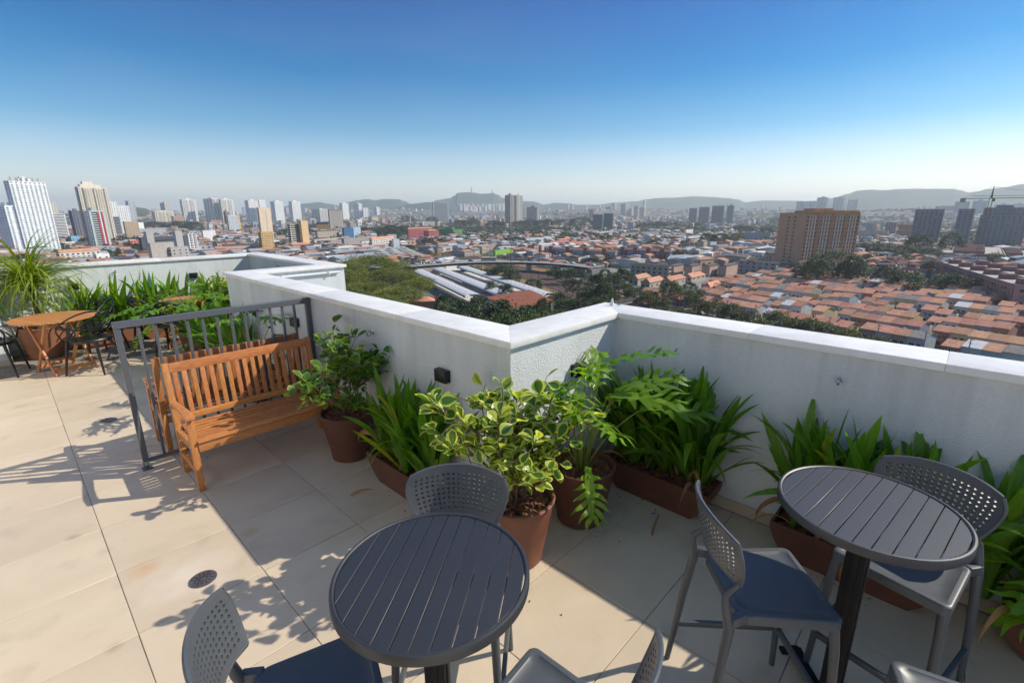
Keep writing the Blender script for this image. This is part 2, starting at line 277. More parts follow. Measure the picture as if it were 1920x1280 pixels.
  ('red and white school wing lit on its right side', 'school', 487.3, 648.2, 14.1, 20.8, 0, 17.8, (0.58, 0.2, 0.17), 'grid', None, {'roof': 'tile'}),
  ('green hall with a lime green end right of the pink school', 'hall', 606.7, 729.2, 44.5, 22.2, 0, 15.0, (0.16, 0.32, 0.14), 'blank', None, {}),
  ('white long low building in front of the banded glass slab', 'hall', 992.7, 1349.5, 4.0, 70.6, 0, 17.3, (0.85, 0.86, 0.85), 'band', None, {}),
  ('white factory with upright silos behind the viaduct', 'factory', 542.4, 484.8, 4, 67.5, 0, 8.5, (0.7, 0.72, 0.74), 'few', None, {}),
  ('pink gabled shed right of the white factory', 'shed', 494.1, 397.9, 5.1, 54.3, 0, 8.1, (0.55, 0.2, 0.2), 'few', None, {'roof': 'pink'}),
  ('long shed with bright red roof behind the small apartment houses', 'shed', 487.8, 355.0, 4, 54.1, 0, 5.2, (0.6, 0.52, 0.46), 'few', None, {'roof': 'red'}),
  ('lime green low hall behind the viaduct', 'hall', 361.5, 366.9, 4, 26.2, 0, 6.7, (0.3, 0.6, 0.08), 'blank', None, {}),
  ('long beige low wall building left of the lime green hall', 'hall', 409.8, 453.9, 4, 57.4, 0, 5.9, (0.52, 0.4, 0.32), 'blank', None, {}),
  ('white framed billboard building on the plain', 'billboard', 885.0, 393.2, 4.4, 30, 0, 13.5, (0.8, 0.8, 0.78), 'blank', None, {}),
  ('white striped flats below the white framed billboard', 'flats', 696.9, 305.4, 4.0, 59.1, 0, 10.7, (0.7, 0.7, 0.7), 'band', None, {}),
  ('long sawtooth shed in the centre right distance', 'shed', 747.6, 448.5, 4, 140, 0, 10.9, (0.4, 0.38, 0.36), 'few', None, {'roof': 'saw'}),
  ('white low roofed shed left of the sawtooth shed', 'shed', 794.6, 529.4, 5.0, 69.9, 0, 9.0, (0.66, 0.66, 0.66), 'blank', None, {}),
  ('grey arched store among the trees', 'hall', 609.0, 238.2, 4, 20.2, 0, 9.1, (0.44, 0.46, 0.48), 'blank', None, {}),
  ('gabled cream workshop on the right of the plain', 'workshop', 538.9, 176.4, 4.5, 50, 0, 8.3, (0.52, 0.47, 0.4), 'few', None, {'roof': 'dark'}),
  ('dark blue and white kiosk building in front of the trees', 'building', 473.3, 185.6, 4, 12.9, 0, 6.6, (0.1, 0.1, 0.2), 'few', None, {'roof': 'white'}),
  ('grey walk up flats with red tile roofs and brown stair towers, left row', 'flats', 386.3, 236.8, 83.8, 4, 0, 11.1, (0.34, 0.36, 0.42), 'grid', None, {'roof': 'tileflat', 'stairs': 1}),
  ('grey walk up flats with red tile roofs and brown stair towers, right row', 'flats', 409.6, 194.8, 54.0, 4, 0, 12.2, (0.34, 0.36, 0.42), 'grid', None, {'roof': 'tileflat', 'stairs': 1}),
  ('long dark roofed walk up block with a window front toward the tracks', 'flats', 314.9, 149.9, 29.6, 4, 0, 10.2, (0.48, 0.4, 0.3), 'grid', None, {'roof': 'dark'}),
  ('pink end wall of the dark roofed walk up blocks, first from the left', 'flats', 336.2, 156.2, 5.5, 16.1, 0, 8.1, (0.56, 0.4, 0.32), 'blank', None, {'roof': 'dark'}),
  ('pink end wall of the dark roofed walk up blocks, second from the left', 'flats', 345.7, 146.7, 5.6, 13.7, 0, 8.1, (0.56, 0.4, 0.32), 'blank', None, {'roof': 'dark'}),
  ('pink end wall of the dark roofed walk up blocks, third from the left', 'flats', 354.9, 137.5, 5.7, 15.1, 0, 8.1, (0.56, 0.4, 0.32), 'blank', None, {'roof': 'dark'}),
  ('pink end wall of the dark roofed walk up blocks, fourth from the left', 'flats', 363.6, 128.8, 5.8, 23.4, 0, 8.1, (0.56, 0.4, 0.32), 'blank', None, {'roof': 'dark'}),
  ('grey walk up block with window front left of the brown slab', 'flats', 396.4, 104.6, 27.0, 4, 0, 9.1, (0.4, 0.4, 0.4), 'grid', None, {'roof': 'dark'}),
  ('pale walk up block with red trim near the viaduct end', 'flats', 315.0, 208.2, 12.2, 10.3, 0, 7.4, (0.45, 0.38, 0.33), 'few', None, {'roof': 'dark'}),
  ('first orange roofed house in front of the dark roofed walk up block', 'house', 281.9, 154.8, 6.1, 17.6, 0, 4.2, (0.52, 0.46, 0.38), 'few', None, {'roof': 'tile'}),
  ('second orange roofed house in front of the dark roofed walk up block', 'house', 271.0, 140.6, 5.9, 19.6, 0, 4.3, (0.52, 0.46, 0.38), 'few', None, {'roof': 'tile'}),
  ('third orange roofed house in front of the dark roofed walk up block', 'house', 288.1, 135.7, 5.8, 22.7, 0, 4.0, (0.52, 0.46, 0.38), 'few', None, {'roof': 'tile'}),
  ('fourth orange roofed house in front of the dark roofed walk up block', 'house', 318.8, 135.0, 7.6, 23.1, 0, 3.2, (0.52, 0.46, 0.38), 'few', None, {'roof': 'tile'}),
  ('two storey pale blue house above the first red roofed row', 'house', 268.4, 102.8, 4, 16.1, 0, 5.7, (0.5, 0.55, 0.6), 'grid', None, {'roof': 'tile'}),
  ('small flat roofed block with grey wall, first right of the dark tree', 'flats', 387.8, 55.2, 4.6, 16.6, -20, 9.8, (0.3, 0.25, 0.24), 'blank', None, {'tanks': 1}),
  ('flat roofed block with grey end and pink window front, second right', 'flats', 404.7, 38.2, 11.1, 14.8, -20, 8.8, (0.33, 0.27, 0.26), 'grid', None, {'tanks': 1}),
  ('flat roofed block with grey end and pink window front, third right', 'flats', 432.8, 20.6, 15.9, 14.0, -20, 7.2, (0.33, 0.27, 0.26), 'grid', None, {'tanks': 1}),
  ('flat roofed pink block behind the second one', 'flats', 486.6, 42.0, 11.2, 15.4, -20, 7.5, (0.36, 0.22, 0.2), 'grid', None, {'tanks': 1}),
  ('long pink slab of flats on the right, nearest row', 'flats', 318.1, -16.9, 125.9, 11, -74.51, 12.5, (0.42, 0.25, 0.24), 'pinkgrid', None, {'tanks': 6}),
  ('long pink slab of flats on the right, second row', 'flats', 351.1, -23.6, 91.7, 11, -72.98, 12.5, (0.42, 0.25, 0.24), 'pinkgrid', None, {'tanks': 5}),
  ('long pink slab of flats on the right, third row', 'flats', 379.6, -29.9, 46.4, 11, -72.63, 12.5, (0.42, 0.25, 0.24), 'pinkgrid', None, {'tanks': 4}),
  ('long beige low block behind the pink slabs', 'flats', 597.1, -20.4, 42.4, 130, 0, 8.6, (0.38, 0.34, 0.29), 'blank', None, {'tanks': 1}),
  ('beige low block at the right edge behind the pink slabs', 'flats', 603.8, -38.3, 21.1, 89.5, 0, 8.0, (0.38, 0.34, 0.29), 'blank', None, {'tanks': 1}),
]
CLUSTER = [(3400.0,3994.0,19,18,138),(2889.0,3369.0,22,24,119),(3308.0,3828.0,17,17,130),(2971.0,3410.0,22,24,122),(3103.0,3544.0,22,25,103),(3130.0,3552.0,21,21,126),(3516.0,3958.0,23,25,122),(2978.0,3331.0,21,25,102),(3307.0,3671.0,21,20,130),(3063.0,3378.0,16,16,110),(3254.0,3564.0,20,19,101),(3354.0,3649.0,18,22,127),(3148.0,3399.0,19,22,102),(3660.0,3927.0,18,24,122),(3464.0,3689.0,17,21,137),(3103.0,3277.0,24,23,99),(3527.0,3708.0,24,24,125),(3310.0,3445.0,23,19,127),(3689.0,3819.0,19,26,131),(3782.0,3893.0,17,24,132),(3757.0,3837.0,24,20,137),(3810.0,3867.0,17,23,140),(3475.0,3503.0,18,26,132),(3297.0,3294.0,19,26,117),(3570.0,3546.0,16,20,130),(3292.0,3240.0,20,16,123),(3769.0,3692.0,18,25,138)]
FARB = [(1300.0,4232.0,17,27,46),(1333.0,4214.0,24,28,34),(1612.0,4067.0,22,27,56),(1632.0,4056.0,25,25,68),(1968.0,3878.0,26,22,79),(2250.0,3729.0,17,19,72),(2466.0,3615.0,28,27,56),(3559.0,3036.0,29,20,65),(3655.0,2986.0,25,26,85),(3832.0,2892.0,25,26,121),(3872.0,2871.0,23,24,116),(4003.0,2801.0,26,19,108),(4132.0,2733.0,29,27,114),(4169.0,2714.0,17,28,104),(4584.0,2494.0,29,24,164),(5858.0,1820.0,17,27,100),(5931.0,1782.0,18,28,129),(5971.0,1760.0,25,17,129),(6066.0,1710.0,18,24,72),(8001.0,687.0,24,25,107),(8035.0,669.0,29,19,114),(8166.0,599.0,16,27,82),(7638.0,878.0,16,27,80),(7516.0,943.0,18,26,85),(7315.0,1050.0,27,27,66),(8505.0,420.0,24,27,97),(265.0,4779.0,19,24,38),(359.0,4729.0,21,27,42),(580.0,4612.0,27,22,39),(812.0,4490.0,23,16,48),(777.0,4508.0,16,23,44),(759.0,4518.0,23,26,36),(1093.0,4341.0,25,18,49),(1409.0,4174.0,21,25,51),(1780.0,3978.0,23,16,57),(2079.0,3820.0,28,26,54),(2387.0,3657.0,17,23,42),(4759.0,2402.0,21,25,61),(4903.0,2326.0,20,19,67),(4990.0,2279.0,23,28,73),(5733.0,1886.0,17,17,65),(1030.0,4374.0,25,27,64),(1074.0,4351.0,23,21,80),(1111.0,4331.0,28,25,69),(1155.0,4308.0,17,27,93),(1187.0,4291.0,19,20,77),(1268.0,4249.0,28,21,86),(1375.0,4192.0,27,18,95),(1445.0,4155.0,28,18,91),(1540.0,4105.0,18,22,84),(1646.0,4048.0,21,23,93),(1769.0,3983.0,29,25,86),(1797.0,3968.0,16,20,73),(1895.0,3917.0,24,22,82),(1968.0,3878.0,26,22,96),(2083.0,3818.0,17,19,79),(2135.0,3790.0,28,20,76),(2208.0,3751.0,27,28,67),(2316.0,3694.0,25,24,77),(2359.0,3671.0,25,20,68),(926.0,4429.0,29,22,79),(842.0,4474.0,29,20,82),(789.0,4502.0,28,25,86),(654.0,4573.0,25,21,96),(594.0,4605.0,18,25,84),(353.0,4732.0,21,24,71),(394.0,4711.0,18,17,82)]
RAIL = [(467.0,688.0),(414.0,558.5),(354.7,419.8),(308.9,306.7),(283.1,254.4),(239.0,172.9),(221.3,138.7),(205.7,108.0),(195.6,80.3),(181.8,54.3),(164.6,24.3)]
VIA = [(178.8,350.5),(190.0,323.1),(195.7,307.0),(223.4,301.0),(253.9,294.1),(281.4,273.3),(296.3,246.5),(298.1,216.5),(294.2,194.8)]
PLAT = [[(211.3,297.3),(162.5,181.3)],[(229.0,295.2),(172.1,162.4)],[(249.6,291.1),(190.7,155.3)]]
PFLOOR = [(226.0,335.0),(281.0,340.2),(212.0,171.9),(167.5,145.2),(154.4,167.8)]
BRICK = [(148.4,157.0),(140.1,137.6),(170.8,144.9),(172.1,141.4)]
TUR = [(121.6,178.2),(128.2,167.6)]
HALL = [(236.5,391.0),(268.2,353.4),(297.7,516.2),(382.9,558.6)]
REGION = [(215.0,98.6),(198.5,63.9),(189.9,29.1),(189.1,12.7),(179.7,-16.3),(270.3,-31.2),(330.3,-18.8),(361.9,3.3),(362.5,39.7),(393.1,67.7),(397.0,95.4),(308.1,118.7)]
TREES = [(167.8,293.7,17.8,21.6,0),(138.4,274.3,17.6,17.7,0),(116.3,223.6,18.7,14.6,0),(132.5,217.5,17.9,15.0,0),(136.1,203.5,18.0,11.9,0),(155.7,216.9,11.8,10.2,0),(95.4,165.7,19.9,12.2,0),(80.7,163.4,20.7,9.5,0),(95.7,147.9,19.8,9.5,0),(121.4,173.9,17.7,9.2,0),(190.4,332.4,14.1,18.3,0),(134.2,293.7,13.3,10.0,0),(75.6,123.4,19.0,7.0,0),(101.7,194.0,18.8,11.5,0),(197.3,303.4,11.6,11.7,0),(98.4,197.4,22.2,9.2,0),(84.0,139.9,19.2,8.7,0),(117.1,126.1,16.4,6.7,1),(98.9,115.6,18.5,6.7,1),(110.6,112.5,17.6,7.9,1),(111.7,102.3,17.0,7.6,1),(120.8,102.0,13.9,6.1,1),(92.7,113.6,16.4,4.8,1),(85.2,93.1,19.7,7.0,1),(91.4,86.7,18.2,7.0,1),(123.9,156.4,13.2,4.0,1),(129.9,102.3,12.6,5.5,2),(105.1,93.0,15.9,5.5,2),(112.4,142.2,13.5,3.0,2),(89.2,102.1,16.2,6.0,2),(103.3,102.7,15.6,4.9,2),(231.4,229.8,11.5,11.2,1),(218.7,208.6,10.8,6.7,1),(213.0,184.9,8.5,6.3,1),(183.0,189.3,9.5,3.8,1),(255.2,156.6,10.8,5.5,1),(224.4,124.3,8.4,5.0,1),(222.6,115.7,7.4,4.8,1),(241.6,118.0,5.8,4.3,1),(247.8,111.8,7.2,4.9,1),(275.3,116.5,6.3,4.4,1),(233.9,94.2,9.3,4.4,1),(232.7,139.0,9.5,4.4,1),(271.0,172.5,10.5,5.3,1),(282.2,161.2,7.0,4.2,1),(325.0,151.2,5.3,3.4,1),(177.3,172.2,10.3,4.1,1),(204.8,296.0,8.5,5.1,3),(159.4,120.1,11.4,5.5,1),(155.6,110.4,13.1,5.2,1),(168.9,110.4,12.5,5.5,1),(196.5,122.8,11.6,4.5,1),(214.9,157.0,10.4,5.3,1),(160.3,134.2,9.6,3.5,1),(204.4,134.1,16.2,5.3,1),(190.2,129.2,12.1,6.3,1),(189.3,121.1,16.3,4.9,1),(183.2,127.4,11.3,4.9,1),(252.3,191.2,10.5,7.0,1),(267.5,193.7,8.0,7.3,1),(267.7,212.5,7.2,5.7,1),(243.7,168.2,8.8,5.5,1),(175.6,135.1,10.1,2.9,1),(259.9,151.9,13.0,5.9,1),(246.5,151.1,11.0,6.3,1),(342.5,232.0,9.4,9.1,1),(370.8,233.2,8.4,6.2,1),(334.4,240.0,4.9,5.9,1),(230.2,107.9,12.8,6.2,4),(228.4,131.4,8.7,3.7,4),(203.7,115.4,10.3,4.3,4),(204.0,124.5,9.3,3.9,4),(204.3,105.9,10.1,4.9,4),(197.9,95.9,9.6,4.7,4),(217.6,92.4,11.3,4.9,4),(207.9,85.6,10.8,4.7,4),(197.5,74.3,11.1,5.4,4),(188.4,64.4,11.5,5.0,4),(184.3,57.0,11.0,5.8,4),(180.6,50.3,10.0,5.5,4),(192.7,48.4,10.0,5.8,4),(184.8,41.0,10.4,4.5,4),(184.9,36.1,11.5,5.3,4),(182.1,29.9,10.7,5.1,4),(179.4,24.2,10.7,4.9,4),(176.4,19.5,9.0,4.7,4),(176.7,15.5,9.0,3.9,4),(167.4,8.2,8.8,3.5,4),(171.6,3.9,7.8,3.5,4),(175.2,0.1,7.2,2.8,4),(170.8,-7.1,7.4,3.3,4),(169.5,-11.1,7.2,3.2,4),(179.1,86.4,9.8,5.3,4),(169.0,72.8,12.0,5.8,4),(167.2,64.0,10.6,5.5,4),(160.4,52.3,10.8,5.1,4),(364.2,62.3,21.8,18.8,1),(344.2,66.9,19.5,11.5,1),(358.3,52.6,17.9,9.9,1),(377.2,83.7,10.9,7.4,1),(441.0,19.7,12.7,5.6,1),(347.3,23.0,13.3,8.9,1),(350.0,33.0,15.3,7.7,1),(363.4,6.7,11.8,8.9,1),(357.2,0.9,11.5,7.2,1),(363.1,-5.0,8.6,3.8,1),(326.6,-18.7,7.5,7.5,1),(332.1,-24.3,11.2,7.5,1),(637.5,80.1,13.9,13.2,1),(612.9,63.5,14.7,13.6,1),(594.6,45.0,14.9,12.9,1),(588.5,30.8,14.5,12.5,1),(636.6,40.2,25.1,13.6,1),(660.4,16.9,25.2,12.0,1),(668.4,9.0,10.5,8.2,1),(590.3,-13.6,11.3,9.3,1),(535.8,70.1,9.5,7.3,1),(546.4,59.7,9.5,7.3,1),(533.0,43.1,12.2,9.3,1),(629.9,87.4,11.1,6.9,1),(605.6,265.5,12.0,10.4,1),(509.4,213.8,8.9,7.5,1),(453.1,205.5,11.2,10.5,1),(453.8,219.6,11.4,10.7,1),(458.4,230.5,8.5,8.2,1),(707.7,279.2,16.5,14.1,1),(685.4,255.5,17.9,15.0,1),(730.6,257.5,12.8,15.7,1),(791.1,267.2,14.5,12.6,1),(521.5,346.5,5.3,6.9,1),(516.4,327.5,7.7,8.0,1),(515.6,352.1,6.6,8.9,1),(456.5,321.0,10.7,7.4,1),(443.4,333.7,9.5,9.2,1),(597.9,325.2,9.9,7.3,1),(605.8,317.6,9.9,8.8,1),(1167.9,379.8,17.5,37.0,1),(1000.8,286.3,17.6,20.5,1),(1346.9,580.8,17.4,45.9,1),(1387.1,663.2,18.4,56.9,1),(1253.8,661.5,20.1,45.5,1),(1261.2,900.9,32.2,51.2,1),(1351.0,1055.1,23.2,37.9,1),(1139.3,1003.7,25.5,30.4,1),(1094.9,913.2,26.9,31.6,1),(1114.0,1025.0,20.7,33.6,1),(1116.4,1247.9,31.4,27.8,1),(983.2,1135.3,25.1,33.2,1),(989.3,1003.4,23.7,28.2,1),(1000.9,993.5,20.7,23.5,1),(1248.8,1642.1,29.8,33.9,1),(1291.3,1873.9,34.9,37.1,1),(616.6,948.4,20.9,24.4,1),(603.4,887.7,19.9,23.3,1),(590.4,971.8,15.1,30.5,1),(603.5,1039.6,14.6,32.0,1),(527.3,830.2,20.2,31.8,1),(416.6,555.9,12.4,9.1,1),(410.4,518.3,14.0,8.7,1),(342.7,494.9,8.9,6.5,1),(583.3,1242.3,18.8,28.4,1),(451.3,1024.6,16.4,22.9,1),(403.7,1002.6,17.7,21.8,1),(361.2,1868.4,22.7,51.6,1),(371.9,1785.5,20.4,41.6,1),(381.8,1707.6,25.9,40.3,1),(391.2,1634.4,23.6,39.1,1),(340.0,1965.0,21.8,26.6,1),(75.7,654.2,10.9,11.2,1),(77.4,619.3,10.4,10.7,1),(107.8,679.1,14.0,6.7,1),(109.7,742.5,12.6,5.2,1),(246.7,893.4,11.8,6.2,1),(14.6,616.2,11.7,9.7,1),(4.0,595.6,11.1,11.5,1),(23.9,594.2,6.9,9.5,1),(3240.6,1001.4,34.8,50.7,1),(1998.1,523.3,28.4,60.4,1),(4082.1,409.6,50.6,108.2,1),(3677.9,471.0,37.4,66.5,1),(1497.8,248.5,21.1,28.0,1),(746.3,212.0,8.8,11.5,1)]
PALMS = [(228.5,345.0,12.8),(230.6,337.4,12.2),(232.4,325.0,14.6),(226.6,310.6,12.4),(233.8,313.3,9.3),(537.0,397.3,14.0)]
RIDGES = [[(-464,3772,8),(-72,3799,11),(294,3789,5),(582,3755,16),(631,3747,41),(667,3741,35),(711,3733,16),(816,3711,4),(1101,3637,5)],[(2246,6100,34),(2573,5969,110),(2655,5933,117),(2792,5870,131),(2889,5823,113),(3008,5762,89),(3094,5717,134),(3178,5670,154),(3289,5607,169),(3371,5558,157),(3465,5499,174),(3608,5407,172),(3673,5363,147),(3737,5318,115),(3889,5208,129),(4051,5083,151),(4208,4954,112),(4414,4771,73)],[(2423,4144,30),(2629,4016,56),(2792,3905,86),(2892,3831,101),(2932,3801,97),(3068,3691,54),(3183,3592,25)],[(3715,5088,61),(3901,4947,159),(4004,4864,179),(4045,4830,204),(4086,4795,243),(4182,4712,250),(4246,4654,245),(4299,4605,232),(4353,4554,236),(4406,4503,243),(4448,4461,220),(4496,4414,182),(4566,4341,157),(4680,4218,141),(4755,4132,138),(4843,4030,100),(4939,3911,119),(5021,3805,113),(5101,3698,94),(5214,3536,94),(5304,3400,101)],[(5558,4256,68),(5814,3899,105),(5969,3657,133),(6094,3444,147),(6161,3323,171),(6225,3202,184),(6301,3050,187),(6366,2910,193),(6412,2808,199),(6500,2597,190),(6569,2418,176),(6612,2298,155),(6643,2207,122),(6680,2093,135),(6723,1951,140),(6762,1811,136),(6804,1645,132),(6853,1426,106),(6911,1111,68)],[(6236,1833,89),(6319,1524,99),(6368,1304,126),(6391,1187,153),(6407,1097,185),(6423,1000,217),(6436,910,223),(6453,784,215),(6467,655,223),(6478,528,222),(6487,404,215),(6495,246,211),(6497,193,195),(6499,132,174),(6500,71,182),(6500,12,200),(6499,-86,212),(6496,-219,236),(6487,-413,243),(6454,-772,218),(6325,-1499,126)],[(5091,1057,61),(5127,867,78),(5147,739,90),(5160,647,77),(5172,538,59),(5193,270,50),(5200,22,41),(5196,-201,55),(5160,-641,63)]]
ANT = [(4212,4685,314),(4401,4508,284)]
MOUNDS = [(2916,2111,520,62),(3646,2280,600,60),(3241,2826,600,50),(3892,1827,500,46),(3919,3418,700,60),(3839,1122,600,40),(3563,516,700,44),(3287,293,600,42),(2369,3468,600,70),(2462,4121,600,60),(695,3532,500,50),(4519,860,600,50),(1625,4196,700,45),(3600,-29,700,45)]
